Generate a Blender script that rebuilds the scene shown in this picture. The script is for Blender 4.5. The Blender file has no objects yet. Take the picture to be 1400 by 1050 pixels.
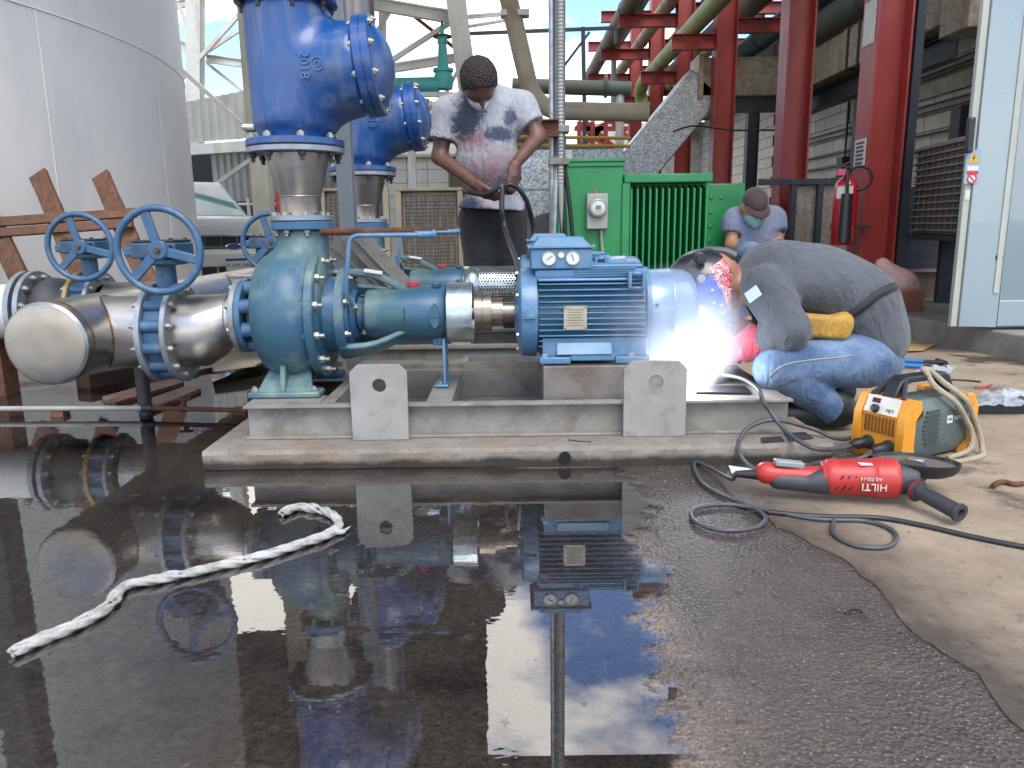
import bpy, bmesh, math, random
import numpy as np
from mathutils import Vector, Matrix, noise as mnoise
R = math.radians
SC = bpy.context.scene
COL = SC.collection
random.seed(7)
RNG = np.random.default_rng(5)

# ------------------------------------------------------------------ camera
F_PX, CAM_H, PITCH, ROLL = 1051.0, 0.70, R(11.6), 0.013
cam_d = bpy.data.cameras.new('camera')
cam = bpy.data.objects.new('camera', cam_d); COL.objects.link(cam)
cam_d.sensor_width = 36.0; cam_d.lens = F_PX * 36.0 / 1400.0
cam_d.clip_start = 0.05; cam_d.clip_end = 2000
cam.matrix_world = (Matrix.Translation((0, 0, CAM_H)) @ Matrix.Rotation(R(90) - PITCH, 4, 'X') @ Matrix.Rotation(-ROLL, 4, 'Z'))
SC.camera = cam

# ------------------------------------------------------------------ world, sun, exposure
SUN_EL, SUN_AZ = R(54), R(168)       # azimuth measured clockwise from +Y
w = bpy.data.worlds.new('World'); SC.world = w; w.use_nodes = True
nt = w.node_tree; nt.nodes.clear()
def wn(t, **k):
    n = nt.nodes.new(t)
    for a, b in k.items(): setattr(n, a, b)
    return n
sky = wn('ShaderNodeTexSky', sky_type='NISHITA', sun_disc=False)
sky.sun_elevation = SUN_EL; sky.sun_rotation = SUN_AZ
sky.air_density = 1.0; sky.dust_density = 0.6; sky.ozone_density = 1.6
tcw = wn('ShaderNodeTexCoord')
mapw = wn('ShaderNodeMapping'); mapw.inputs['Scale'].default_value = (1, 1, 1.9); mapw.inputs['Location'].default_value = (5.1, 3.3, 0.1)
n1 = wn('ShaderNodeTexNoise'); n1.inputs['Scale'].default_value = 1.7; n1.inputs['Detail'].default_value = 8; n1.inputs['Roughness'].default_value = 0.55
rampw = wn('ShaderNodeValToRGB'); rampw.color_ramp.elements[0].position = 0.485; rampw.color_ramp.elements[1].position = 0.55
mixw = wn('ShaderNodeMix', data_type='RGBA')
mixw.inputs[7].default_value = (14.0, 13.1, 12.0, 1)
tint = wn('ShaderNodeMix', data_type='RGBA', blend_type='MULTIPLY'); tint.inputs[0].default_value = 1.0; tint.inputs[7].default_value = (1.15, 1.4, 1.75, 1)
bgw = wn('ShaderNodeBackground'); bgw.inputs['Strength'].default_value = 0.13
outw = wn('ShaderNodeOutputWorld')
L = nt.links.new
L(tcw.outputs['Generated'], mapw.inputs[0]); L(mapw.outputs[0], n1.inputs['Vector']); L(n1.outputs['Fac'], rampw.inputs[0])
L(rampw.outputs[0], mixw.inputs[0]); L(sky.outputs[0], tint.inputs[6]); L(tint.outputs[2], mixw.inputs[6]); L(mixw.outputs[2], bgw.inputs[0]); L(bgw.outputs[0], outw.inputs[0])
sd = bpy.data.lights.new('sun', 'SUN'); sd.energy = 1.5; sd.angle = R(32); sd.color = (1, 0.93, 0.82)
sun = bpy.data.objects.new('sun', sd); COL.objects.link(sun)
sdir = Vector((math.sin(SUN_AZ) * math.cos(SUN_EL), math.cos(SUN_AZ) * math.cos(SUN_EL), math.sin(SUN_EL)))
sun.rotation_euler = sdir.to_track_quat('Z', 'Y').to_euler(); sun.location = (0, 0, 12)
SC.view_settings.view_transform = 'Standard'; SC.view_settings.look = 'None'
SC.view_settings.gamma = 1.0; SC.view_settings.use_curve_mapping = False
SC.view_settings.exposure = 0.85
SC.cycles.use_denoising = True
SC.cycles.max_bounces = 6; SC.cycles.volume_bounces = 1; SC.cycles.transparent_max_bounces = 12
SC.cycles.sample_clamp_indirect = 6.0; SC.cycles.caustics_reflective = False; SC.cycles.caustics_refractive = False

# ------------------------------------------------------------------ pixel ray -> point in the place (used for measuring positions)
def ray(px, py):
    x, y = px - 700.0, 525.0 - py
    c, s = math.cos(ROLL), math.sin(ROLL)
    x, y = c * x + s * y, -s * x + c * y
    u, v = x / F_PX, y / F_PX
    return u, math.cos(PITCH) + v * math.sin(PITCH), -math.sin(PITCH) + v * math.cos(PITCH)
def at(px, py, Y):
    a, b, c = ray(px, py); t = Y / b
    return Vector((a * t, Y, CAM_H + c * t))
def onz(px, py, z=0.0):
    a, b, c = ray(px, py); t = (z - CAM_H) / c
    return Vector((a * t, b * t, z))

# ------------------------------------------------------------------ materials
def lin(h):
    h = h.lstrip('#'); r = [int(h[i:i + 2], 16) / 255 for i in (0, 2, 4)]
    return tuple((c / 12.92 if c <= 0.04045 else ((c + 0.055) / 1.055) ** 2.4) for c in r) + (1.0,)
MATS = {}
class NB:
    """small node-building helper"""
    def __init__(s, name):
        s.m = bpy.data.materials.new(name); s.m.use_nodes = True; s.t = s.m.node_tree
        s.b = s.t.nodes['Principled BSDF']; s.out = s.t.nodes['Material Output']
        s.tc = s.t.nodes.new('ShaderNodeTexCoord')
    def n(s, t, **k):
        n = s.t.nodes.new(t)
        for a, b in k.items(): setattr(n, a, b)
        return n
    def l(s, a, b): s.t.links.new(a, b)
    def coord(s, scale=(1, 1, 1), rot=(0, 0, 0), loc=(0, 0, 0), kind='Object'):
        mp = s.n('ShaderNodeMapping'); mp.inputs['Scale'].default_value = scale
        mp.inputs['Rotation'].default_value = rot; mp.inputs['Location'].default_value = loc
        s.l(s.tc.outputs[kind], mp.inputs[0]); return mp.outputs[0]
    def noise(s, scale, detail=5, rough=0.6, vec=None, dist=0.0):
        n = s.n('ShaderNodeTexNoise'); n.inputs['Scale'].default_value = scale; n.inputs['Detail'].default_value = detail
        n.inputs['Roughness'].default_value = rough; n.inputs['Distortion'].default_value = dist
        s.l(vec if vec is not None else s.coord(), n.inputs['Vector']); return n.outputs['Fac']
    def ramp(s, v, a, b, c0=(0, 0, 0, 1), c1=(1, 1, 1, 1)):
        r = s.n('ShaderNodeValToRGB'); r.color_ramp.elements[0].position = a; r.color_ramp.elements[1].position = b
        r.color_ramp.elements[0].color = c0; r.color_ramp.elements[1].color = c1
        s.l(v, r.inputs[0]); return r.outputs[0]
    def mix(s, f, a, b, mode='MIX'):
        m = s.n('ShaderNodeMix', data_type='RGBA', blend_type=mode)
        for v, i in ((f, 0), (a, 6), (b, 7)):
            if isinstance(v, (int, float)): m.inputs[i].default_value = v
            elif isinstance(v, tuple): m.inputs[i].default_value = v
            else: s.l(v, m.inputs[i])
        return m.outputs[2]
    def math(s, op, a, b=0.0, clamp=False):
        m = s.n('ShaderNodeMath', operation=op, use_clamp=clamp)
        for v, i in ((a, 0), (b, 1)):
            if isinstance(v, (int, float)): m.inputs[i].default_value = v
            else: s.l(v, m.inputs[i])
        return m.outputs[0]
    def bump(s, h, strength, dist=0.01, prev=None):
        b = s.n('ShaderNodeBump'); b.inputs['Strength'].default_value = strength; b.inputs['Distance'].default_value = dist
        s.l(h, b.inputs['Height'])
        if prev is not None: s.l(prev, b.inputs['Normal'])
        s.l(b.outputs[0], s.b.inputs['Normal']); return b.outputs[0]
    def set(s, k, v):
        if isinstance(v, (int, float, tuple)): s.b.inputs[k].default_value = v
        else: s.l(v, s.b.inputs[k])
def mat(name, c1, c2=None, scale=6.0, rough=0.5, metal=0.0, bump=0.0, bscale=80.0, bdist=0.004, stain=None, stretch=(1, 1, 1), rvar=0.12, speck=None, coat=0.0):
    """colour mottled between c1 and c2, optional stains (colour, amount, scale, stretch) and specks"""
    if name in MATS: return MATS[name]
    if isinstance(c1, str): c1 = lin(c1)
    if c2 is None: c2 = tuple(min(1, x * 0.78) for x in c1[:3]) + (1.0,)
    if isinstance(c2, str): c2 = lin(c2)
    q = NB(name); co = q.coord(stretch)
    nz = q.noise(scale, 6, 0.62, co)
    col = q.mix(q.ramp(nz, 0.32, 0.70), c1, c2)
    if speck:
        col = q.mix(q.ramp(q.noise(speck[1], 2, 0.5, co), speck[2], speck[2] + 0.05), col, speck[0] if not isinstance(speck[0], str) else lin(speck[0]))
    if stain:
        sc = stain[0] if not isinstance(stain[0], str) else lin(stain[0])
        sv = q.noise(stain[2], 7, 0.65, q.coord(stain[3] if len(stain) > 3 else (1, 1, 1), loc=(3.1, 1.7, 9.2)))
        col = q.mix(q.math('MULTIPLY', q.ramp(sv, 0.5, 0.68), stain[1]), col, sc)
    q.set('Base Color', col)
    r2 = q.noise(scale * 2.3, 5, 0.6, co)
    q.set('Roughness', q.math('ADD', q.math('MULTIPLY', q.math('SUBTRACT', r2, 0.5), rvar * 2), rough, True))
    q.set('Metallic', metal)
    if coat: q.set('Coat Weight', coat)
    if bump:
        q.bump(q.noise(bscale, 4, 0.6, co), bump, bdist)
    MATS[name] = q.m
    return q.m
def emis(name, col, strength):
    q = NB(name); q.set('Base Color', (0, 0, 0, 1)); q.set('Emission Color', col); q.set('Emission Strength', strength); MATS[name] = q.m; return q.m

# ------------------------------------------------------------------ mesh building
def frame(d):
    d = Vector(d).normalized()
    a = Vector((0, 0, 1)) if abs(d.z) < 0.95 else Vector((1, 0, 0))
    u = d.cross(a).normalized(); v = d.cross(u).normalized()
    return u, v, d
class MB:
    def __init__(s): s.v = []; s.f = []; s.mi = []; s.cur = 0
    def add(s, vs, fs):
        o = len(s.v); s.v += [Vector(p) for p in vs]
        for f in fs: s.f.append(tuple(i + o for i in f)); s.mi.append(s.cur)
        return s
    def box(s, lo, hi, m=None):
        x0, y0, z0 = lo; x1, y1, z1 = hi
        vs = [Vector(p) for p in ((x0, y0, z0), (x1, y0, z0), (x1, y1, z0), (x0, y1, z0), (x0, y0, z1), (x1, y0, z1), (x1, y1, z1), (x0, y1, z1))]
        if m is not None: vs = [m @ p for p in vs]
        return s.add(vs, [(0, 3, 2, 1), (4, 5, 6, 7), (0, 1, 5, 4), (1, 2, 6, 5), (2, 3, 7, 6), (3, 0, 4, 7)])
    def cbox(s, c, size, m=None):
        c = Vector(c); h = Vector(size) / 2
        return s.box(c - h, c + h, m)
    def beam(s, a, b, wd, ht, up=(0, 0, 1)):
        """rectangular bar from a to b, wd across, ht along 'up'"""
        a, b = Vector(a), Vector(b); d = (b - a).normalized(); up = Vector(up)
        if abs(d.dot(up)) > 0.98: up = Vector((0, 1, 0))
        sx = d.cross(up).normalized(); u = sx.cross(d).normalized()
        vs = []
        for p in (a, b):
            for i, j in ((-1, -1), (1, -1), (1, 1), (-1, 1)): vs.append(p + sx * (i * wd / 2) + u * (j * ht / 2))
        return s.add(vs, [(0, 1, 2, 3), (7, 6, 5, 4), (0, 4, 5, 1), (1, 5, 6, 2), (2, 6, 7, 3), (3, 7, 4, 0)])
    def hbeam(s, a, b, wd, ht, up=(0, 0, 1), t=0.012):
        """H section: flanges at +-ht/2 along up, web between"""
        a, b = Vector(a), Vector(b); d = (b - a).normalized(); up = Vector(up)
        if abs(d.dot(up)) > 0.98: up = Vector((0, 1, 0))
        sx = d.cross(up).normalized(); u = sx.cross(d).normalized()
        s.beam(a + u * (ht / 2 - t / 2), b + u * (ht / 2 - t / 2), wd, t, u)
        s.beam(a - u * (ht / 2 - t / 2), b - u * (ht / 2 - t / 2), wd, t, u)
        s.beam(a, b, t, ht - 2 * t, u); return s
    def prism(s, poly, a, b):
        """poly: list of 3D points (planar); extruded by vector b-a"""
        d = Vector(b) - Vector(a); n = len(poly); p = [Vector(q) for q in poly]
        vs = p + [q + d for q in p]
        return s.add(vs, [tuple(range(n))[::-1], tuple(range(n, 2 * n))] + [(i, (i + 1) % n, n + (i + 1) % n, n + i) for i in range(n)])
    def lathe(s, o, ax, prof, n=32, cap=True, arc=None):
        """prof: list of (distance along axis, radius)"""
        o = Vector(o); u, v, d = frame(ax); vs = []; fs = []
        m = n if arc is None else n + 1
        for t, r in prof:
            for i in range(m):
                an = 2 * math.pi * i / n if arc is None else arc[0] + (arc[1] - arc[0]) * i / n
                vs.append(o + d * t + u * (r * math.cos(an)) + v * (r * math.sin(an)))
        for k in range(len(prof) - 1):
            for i in range(n):
                j = (i + 1) % m
                fs.append((k * m + i, (k + 1) * m + i, (k + 1) * m + j, k * m + j))
        if cap and arc is None:
            fs.append(tuple(range(m))); q = (len(prof) - 1) * m; fs.append(tuple(range(q, q + m))[::-1])
        return s.add(vs, fs)
    def cyl(s, a, b, r, r2=None, n=24, cap=True):
        a, b = Vector(a), Vector(b)
        return s.lathe(a, b - a, [(0, r), ((b - a).length, r if r2 is None else r2)], n, cap)
    def ring(s, o, ax, r0, r1, t, n=40):
        """annulus centred on o, thickness t"""
        return s.lathe(Vector(o) - Vector(ax).normalized() * t / 2, ax, [(0, r0), (0, r1), (t, r1), (t, r0), (0, r0)], n, False)
    def torus(s, o, ax, r, rr, n=40, m=10):
        o = Vector(o); u, v, d = frame(ax); vs = []; fs = []
        for i in range(n):
            a = 2 * math.pi * i / n; c = u * math.cos(a) + v * math.sin(a)
            for j in range(m):
                b = 2 * math.pi * j / m
                vs.append(o + c * (r + rr * math.cos(b)) + d * (rr * math.sin(b)))
        for i in range(n):
            for j in range(m):
                k = (i + 1) % n; q = (j + 1) % m
                fs.append((i * m + j, k * m + j, k * m + q, i * m + q))
        return s.add(vs, fs)
    def tube(s, pts, r, n=10, smooth=0, cap=True):
        pts = [Vector(p) for p in pts]
        if smooth: pts = spline(pts, smooth)
        rr = r if callable(r) else (lambda t: r)
        vs = []; fs = []; N = len(pts)
        u = None
        for i, p in enumerate(pts):
            d = (pts[min(i + 1, N - 1)] - pts[max(i - 1, 0)]).normalized()
            if u is None: u = frame(d)[0]
            else:
                u = (u - d * u.dot(d)); u = u.normalized() if u.length > 1e-6 else frame(d)[0]
            v = d.cross(u); q = rr(i / max(1, N - 1))
            for k in range(n):
                a = 2 * math.pi * k / n; vs.append(p + u * (q * math.cos(a)) + v * (q * math.sin(a)))
        for i in range(N - 1):
            for k in range(n):
                j = (k + 1) % n; fs.append((i * n + k, i * n + j, (i + 1) * n + j, (i + 1) * n + k))
        if cap: fs.append(tuple(range(n))[::-1]); fs.append(tuple(range((N - 1) * n, N * n)))
        return s.add(vs, fs)
    def sphere(s, c, r, n=16, sc=(1, 1, 1)):
        c = Vector(c); pr = []
        vs = []; fs = []; m = n // 2
        for i in range(m + 1):
            t = math.pi * i / m
            for j in range(n):
                a = 2 * math.pi * j / n
                vs.append(c + Vector((r * sc[0] * math.sin(t) * math.cos(a), r * sc[1] * math.sin(t) * math.sin(a), r * sc[2] * math.cos(t))))
        for i in range(m):
            for j in range(n):
                k = (j + 1) % n; fs.append((i * n + j, (i + 1) * n + j, (i + 1) * n + k, i * n + k))
        return s.add(vs, fs)
    def bolt(s, o, ax, r=0.012, h=0.010, stud=0.0, back=0.0):
        """hex nut with a round stud end"""
        o = Vector(o); d = Vector(ax).normalized()
        s.lathe(o - d * back, d, [(0, r), (h * 0.85 + back, r), (h + back, r * 0.86)], 6)
        if stud: s.cyl(o + d * h * 0.9, o + d * (h + stud), r * 0.55, n=8)
        return s
def spline(pts, sub):
    out = []; n = len(pts)
    for i in range(n - 1):
        p0, p1, p2, p3 = pts[max(i - 1, 0)], pts[i], pts[i + 1], pts[min(i + 2, n - 1)]
        for k in range(sub):
            t = k / sub
            out.append(0.5 * ((2 * p1) + (p2 - p0) * t + (2 * p0 - 5 * p1 + 4 * p2 - p3) * t * t + (3 * p1 - p0 - 3 * p2 + p3) * t ** 3))
    out.append(pts[-1]); return out
def build(name, b, m, parent=None, bevel=0.0, smooth=35, world=True, seg=2, solid=0.0, keep=None):
    """link the collected geometry as ONE mesh object; coordinates are in the place (world) unless world=False"""
    me = bpy.data.meshes.new(name)
    vs = b.v
    if parent is not None and world:
        inv = parent['_inv'] if False else INV[parent.name]
        vs = [inv @ p for p in vs]
    me.from_pydata([tuple(p) for p in vs], [], b.f)
    bm = bmesh.new(); bm.from_mesh(me); bmesh.ops.remove_doubles(bm, verts=bm.verts, dist=1e-6)
    if keep is None: bmesh.ops.recalc_face_normals(bm, faces=bm.faces)
    if len(bm.faces) == len(b.f) and max(b.mi or [0]) > 0:
        bm.faces.ensure_lookup_table()
        for f, i in zip(bm.faces, b.mi): f.material_index = i
    bm.to_mesh(me); bm.free()
    for mm in (m if isinstance(m, (list, tuple)) else [m]): me.materials.append(mm)
    if smooth:
        me.polygons.foreach_set('use_smooth', [True] * len(me.polygons))
        me.set_sharp_from_angle(angle=R(smooth))
    o = bpy.data.objects.new(name, me); COL.objects.link(o)
    if parent is not None: o.parent = parent
    if bevel:
        md = o.modifiers.new('edge', 'BEVEL'); md.width = bevel; md.segments = seg; md.limit_method = 'ANGLE'; md.angle_limit = R(40); md.harden_normals = False
    if solid:
        md = o.modifiers.new('thick', 'SOLIDIFY'); md.thickness = solid; md.offset = 0
    return o
INV = {}
def tag(o, label=None, cat=None, group=None, kind=None):
    if label: o['label'] = label
    if cat: o['category'] = cat
    if group: o['group'] = group
    if kind: o['kind'] = kind
    return o
def thing(name, label, cat, loc=(0, 0, 0), group=None):
    o = bpy.data.objects.new(name, None); COL.objects.link(o); o.location = loc; o.empty_display_size = 0.05
    INV[o.name] = Matrix.Translation(-Vector(loc))
    return tag(o, label, cat, group)
def sub(o):
    """register a mesh part as a parent for its own sub-parts (shares the thing's frame)"""
    INV[o.name] = INV[o.parent.name]; return o
def struct(name, b, m, **k):
    return tag(build(name, b, m, **k), kind='structure')
def dup(root, off, label=None, group=None):
    def rec(o, par):
        c = o.copy(); COL.objects.link(c); c.parent = par
        for ch in list(o.children): rec(ch, c)
        return c
    r = rec(root, None); r.location = Vector(root.location) + Vector(off)
    if label: r['label'] = label
    if group: r['group'] = group
    return r
def text(name, body, size, m, o, right, up, parent=None, depth=0.001, align='CENTER', spacing=1.0):
    """flat lettering as a mesh; 'right' and 'up' give its plane, o its centre"""
    cu = bpy.data.curves.new(name, 'FONT'); cu.body = body; cu.size = size; cu.extrude = depth / 2
    cu.align_x = align; cu.align_y = 'CENTER'; cu.resolution_u = 3; cu.space_character = spacing
    ob = bpy.data.objects.new(name + '_curve', cu); COL.objects.link(ob)
    dg = bpy.context.evaluated_depsgraph_get(); me = bpy.data.meshes.new_from_object(ob.evaluated_get(dg))
    bpy.data.objects.remove(ob); bpy.data.curves.remove(cu)
    r = Vector(right).normalized(); u = Vector(up); u = (u - r * u.dot(r)).normalized(); n = r.cross(u)
    M = Matrix(((r.x, u.x, n.x, o[0]), (r.y, u.y, n.y, o[1]), (r.z, u.z, n.z, o[2]), (0, 0, 0, 1)))
    if parent is not None: M = INV[parent.name] @ M
    me.transform(M); me.name = name; me.materials.clear(); me.materials.append(m)
    q = bpy.data.objects.new(name, me); COL.objects.link(q)
    if parent is not None: q.parent = parent
    return q

from mathutils.bvhtree import BVHTree
_bvh = {}
def hit(o, px, py, off=0.0):
    """where the line of sight through a measured point meets a finished part, with its surface normal"""
    if o.name not in _bvh: _bvh[o.name] = BVHTree.FromPolygons([v.co for v in o.data.vertices], [tuple(p.vertices) for p in o.data.polygons])
    inv = INV[o.parent.name]; a = inv @ Vector((0, 0, CAM_H)); d = Vector(ray(px, py)).normalized()
    p, n, i, ds = _bvh[o.name].ray_cast(a, d)
    if p is None: return None, None
    if n.dot(d) > 0: n = -n
    return inv.inverted() @ p + n * off, n
# ------------------------------------------------------------------ smooth-blended solids (surface nets) for bodies, cloth and castings
def rotm(ax, ang): return np.array(Matrix.Rotation(ang, 3, ax))
def sdf(name, prims, m, parent=None, res=0.01, k=0.02, cuts=(), wob=0.0, wscale=9.0, smooth_it=1, world=True, subs=()):
    """prims: ('c',p,q,r1,r2[,k]) round cone | ('f',p,q,r1,r2[,k]) flat-ended cone | ('e',centre,radii,rot3x3|None[,k]) ellipsoid | ('b',centre,half,rot,round[,k]) box"""
    def bb(p):
        if p[0] in 'cf':
            a, b = np.array(p[1], float), np.array(p[2], float); r = max(p[3], p[4])
            return np.minimum(a, b) - r, np.maximum(a, b) + r
        rr = np.array(p[2], float)
        if p[3] is not None: rr = np.abs(p[3]) @ rr
        if p[0] == 'b': rr = rr + p[4]
        c = np.array(p[1], float); return c - rr, c + rr
    boxes = [bb(p) for p in prims]
    mg = k * 1.2 + 3 * res + wob
    lo = np.min([b[0] for b in boxes], axis=0) - mg; hi = np.max([b[1] for b in boxes], axis=0) + mg
    dim = np.ceil((hi - lo) / res).astype(int) + 1
    D = np.full(dim, 1e3, np.float32)
    ax = [lo[i] + res * np.arange(dim[i]) for i in range(3)]
    def ev(p, X, Y, Z):
        if p[0] in 'cf':
            a, b = np.array(p[1], float), np.array(p[2], float); ba = b - a; L2 = max(ba @ ba, 1e-12)
            t = ((X - a[0]) * ba[0] + (Y - a[1]) * ba[1] + (Z - a[2]) * ba[2]) / L2
            tc = np.clip(t, 0, 1)
            if p[0] == 'c':
                dx = X - a[0] - tc * ba[0]; dy = Y - a[1] - tc * ba[1]; dz = Z - a[2] - tc * ba[2]
                return np.sqrt(dx * dx + dy * dy + dz * dz) - (p[3] + (p[4] - p[3]) * tc)
            dx = X - a[0] - t * ba[0]; dy = Y - a[1] - t * ba[1]; dz = Z - a[2] - t * ba[2]
            return np.maximum(np.sqrt(dx * dx + dy * dy + dz * dz) - (p[3] + (p[4] - p[3]) * tc), (np.abs(t - 0.5) - 0.5) * math.sqrt(L2))
        c = np.array(p[1], float); x, y, z = X - c[0], Y - c[1], Z - c[2]
        if p[3] is not None:
            M = p[3]; x, y, z = M[0][0] * x + M[1][0] * y + M[2][0] * z, M[0][1] * x + M[1][1] * y + M[2][1] * z, M[0][2] * x + M[1][2] * y + M[2][2] * z
        h = p[2]
        if p[0] == 'e':
            k0 = np.sqrt((x / h[0]) ** 2 + (y / h[1]) ** 2 + (z / h[2]) ** 2)
            k1 = np.sqrt((x / h[0] ** 2) ** 2 + (y / h[1] ** 2) ** 2 + (z / h[2] ** 2) ** 2)
            return k0 * (k0 - 1) / np.maximum(k1, 1e-6)
        qx, qy, qz = np.abs(x) - h[0], np.abs(y) - h[1], np.abs(z) - h[2]
        return np.sqrt(np.maximum(qx, 0) ** 2 + np.maximum(qy, 0) ** 2 + np.maximum(qz, 0) ** 2) + np.minimum(np.maximum(qx, np.maximum(qy, qz)), 0) - p[4]
    def sl(b, extra):
        i0 = np.maximum(0, np.floor((b[0] - extra - lo) / res).astype(int)); i1 = np.minimum(dim, np.ceil((b[1] + extra - lo) / res).astype(int) + 1)
        return tuple(slice(a, c) for a, c in zip(i0, i1))
    for p, b in zip(prims, boxes):
        nb = {'c': 5, 'f': 5, 'e': 4, 'b': 5}[p[0]]
        kk = p[nb] if len(p) > nb else k
        S = sl(b, mg + kk); X, Y, Z = np.meshgrid(ax[0][S[0]], ax[1][S[1]], ax[2][S[2]], indexing='ij', sparse=True)
        d = ev(p, X, Y, Z).astype(np.float32); o = D[S]
        if kk > 0:
            hh = np.maximum(kk - np.abs(o - d), 0) / kk; D[S] = np.minimum(o, d) - hh * hh * kk * 0.25
        else: D[S] = np.minimum(o, d)
    for p in subs:                        # carve away
        S = sl(bb(p), mg); X, Y, Z = np.meshgrid(ax[0][S[0]], ax[1][S[1]], ax[2][S[2]], indexing='ij', sparse=True)
        D[S] = np.maximum(D[S], -ev(p, X, Y, Z))
    X, Y, Z = np.meshgrid(*ax, indexing='ij', sparse=True)
    if wob:
        s = wscale
        W = np.sin(X * s * 6.1 + 2.1 * np.sin(Z * s * 2.3 + Y * s)) + np.sin(Z * s * 5.3 + 1.7 * np.sin(X * s * 3.1 - Y * s * 2.2)) + np.sin(Y * s * 5.7 + Z * s * 2.9 + 1.3 * np.sin(X * s * 2.7))
        D = D + (wob / 3 * W).astype(np.float32)
    for n, pt, *lim in cuts:              # keep the side the normal points away from
        n = Vector(n).normalized(); pl = (X - pt[0]) * n[0] + (Y - pt[1]) * n[1] + (Z - pt[2]) * n[2]
        if lim: pl = np.where((X - pt[0]) ** 2 + (Y - pt[1]) ** 2 + (Z - pt[2]) ** 2 < lim[0] ** 2, pl, -1e3)
        D = np.maximum(D, pl)
    ins = D < 0
    nx, ny, nz = D.shape
    cs = np.zeros((nx - 1, ny - 1, nz - 1), np.int8)
    for a in (0, 1):
        for b in (0, 1):
            for c in (0, 1): cs += ins[a:nx - 1 + a, b:ny - 1 + b, c:nz - 1 + c]
    act = (cs > 0) & (cs < 8)
    ids = np.full(act.shape, -1, np.int64); ii = np.argwhere(act); ids[act] = np.arange(len(ii))
    acc = np.zeros((len(ii), 3)); cnt = np.zeros(len(ii))
    corners = [(a, b, c) for a in (0, 1) for b in (0, 1) for c in (0, 1)]
    for c0 in corners:
        for axi in range(3):
            if c0[axi]: continue
            c1 = list(c0); c1[axi] = 1
            d0 = D[ii[:, 0] + c0[0], ii[:, 1] + c0[1], ii[:, 2] + c0[2]]; d1 = D[ii[:, 0] + c1[0], ii[:, 1] + c1[1], ii[:, 2] + c1[2]]
            cr = (d0 < 0) != (d1 < 0)
            t = np.where(cr, d0 / np.where(cr, d0 - d1, 1), 0)
            pos = np.array(c0, float)[None].repeat(len(ii), 0); pos[:, axi] += t
            acc[cr] += pos[cr]; cnt[cr] += 1
    V = lo + res * (ii + acc / np.maximum(cnt, 1)[:, None])
    faces = []
    for axi in range(3):
        o1, o2 = (axi + 1) % 3, (axi + 2) % 3
        sl0 = [slice(None)] * 3; sl1 = [slice(None)] * 3; sl0[axi] = slice(0, -1); sl1[axi] = slice(1, None)
        cr = ins[tuple(sl0)] != ins[tuple(sl1)]
        e = np.argwhere(cr); e = e[(e[:, o1] > 0) & (e[:, o2] > 0) & (e[:, o1] < dim[o1] - 1) & (e[:, o2] < dim[o2] - 1)]
        if not len(e): continue
        def idx(a, b):
            q = e.copy(); q[:, o1] -= a; q[:, o2] -= b; return ids[q[:, 0], q[:, 1], q[:, 2]]
        quad = np.stack([idx(1, 1), idx(0, 1), idx(0, 0), idx(1, 0)], 1)
        fl = ins[e[:, 0], e[:, 1], e[:, 2]]
        quad[~fl] = quad[~fl][:, ::-1]
        faces.append(quad)
    Fq = np.concatenate(faces); Fq = Fq[(Fq >= 0).all(1)]
    for _ in range(smooth_it):            # one light relaxation
        s = np.zeros_like(V); c = np.zeros(len(V))
        for a in range(4):
            b = (a + 1) % 4
            np.add.at(s, Fq[:, a], V[Fq[:, b]]); np.add.at(c, Fq[:, a], 1); np.add.at(s, Fq[:, b], V[Fq[:, a]]); np.add.at(c, Fq[:, b], 1)
        V = V * 0.5 + 0.5 * s / np.maximum(c, 1)[:, None]
    if parent is not None and world: V = V + np.array(INV[parent.name].to_translation())
    me = bpy.data.meshes.new(name); me.from_pydata(V.tolist(), [], Fq.tolist()); me.materials.append(m)
    me.polygons.foreach_set('use_smooth', [True] * len(me.polygons))
    o = bpy.data.objects.new(name, me); COL.objects.link(o)
    if parent is not None: o.parent = parent
    return o
# ================================================================== materials shared by the scene
M = {}
M['galv'] = mat('galvanised', '#a9adae', '#85898b', 22, 0.42, 0.75, 0.08, 90, stain=('#6a6a66', 0.5, 5))
M['zinc'] = mat('zinc_flange', '#9aa1a6', '#7c848a', 14, 0.5, 0.55, 0.1, 120, stain=('#6d6557', 0.4, 9))
M['stainless'] = mat('stainless', '#b3b0aa', '#95928c', 5, 0.38, 1.0, 0.008, 140, stain=('#7a5f4a', 0.35, 7), stretch=(1, 1, 3), rvar=0.1)
M['bolt'] = mat('zinc_bolt', '#b4b2a6', '#8c8a80', 40, 0.4, 0.8)
M['pump_blue'] = mat('pump_blue_paint', lin('#2b5272'), lin('#395c5b'), 4, 0.42, 0.0, 0.12, 120, 0.002, stain=('#74887a', 0.9, 3.6))
M['pump_blue2'] = mat('pump_blue_clean', lin('#345f82'), lin('#2c5472'), 9, 0.4, 0.0, 0.1, 140, 0.002, stain=('#7f8f86', 0.25, 8))
M['valve_blue'] = mat('valve_blue_paint', lin('#174a86'), lin('#133e74'), 5, 0.33, 0.0, 0.1, 60, 0.003, stain=('#8a8a66', 0.28, 5, (3, 3, 0.6)), coat=0.2)
M['motor_blue'] = mat('motor_blue_paint', lin('#4f7b9d'), lin('#446c8a'), 10, 0.36, 0.0, 0.05, 150, 0.002, stain=('#8e9a92', 0.25, 12), coat=0.15)
M['wheel_blue'] = mat('handwheel_blue_paint', lin('#355b7c'), lin('#2d4f6b'), 12, 0.42, 0.0, 0.12, 90, 0.003, stain=('#6f8088', 0.4, 16))
M['concrete'] = mat('plinth_concrete', '#8f8a7f', '#77726a', 9, 0.85, 0, 0.5, 110, 0.006, stain=('#4a453b', 0.6, 6), speck=('#5d584f', 190, 0.62))
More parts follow.
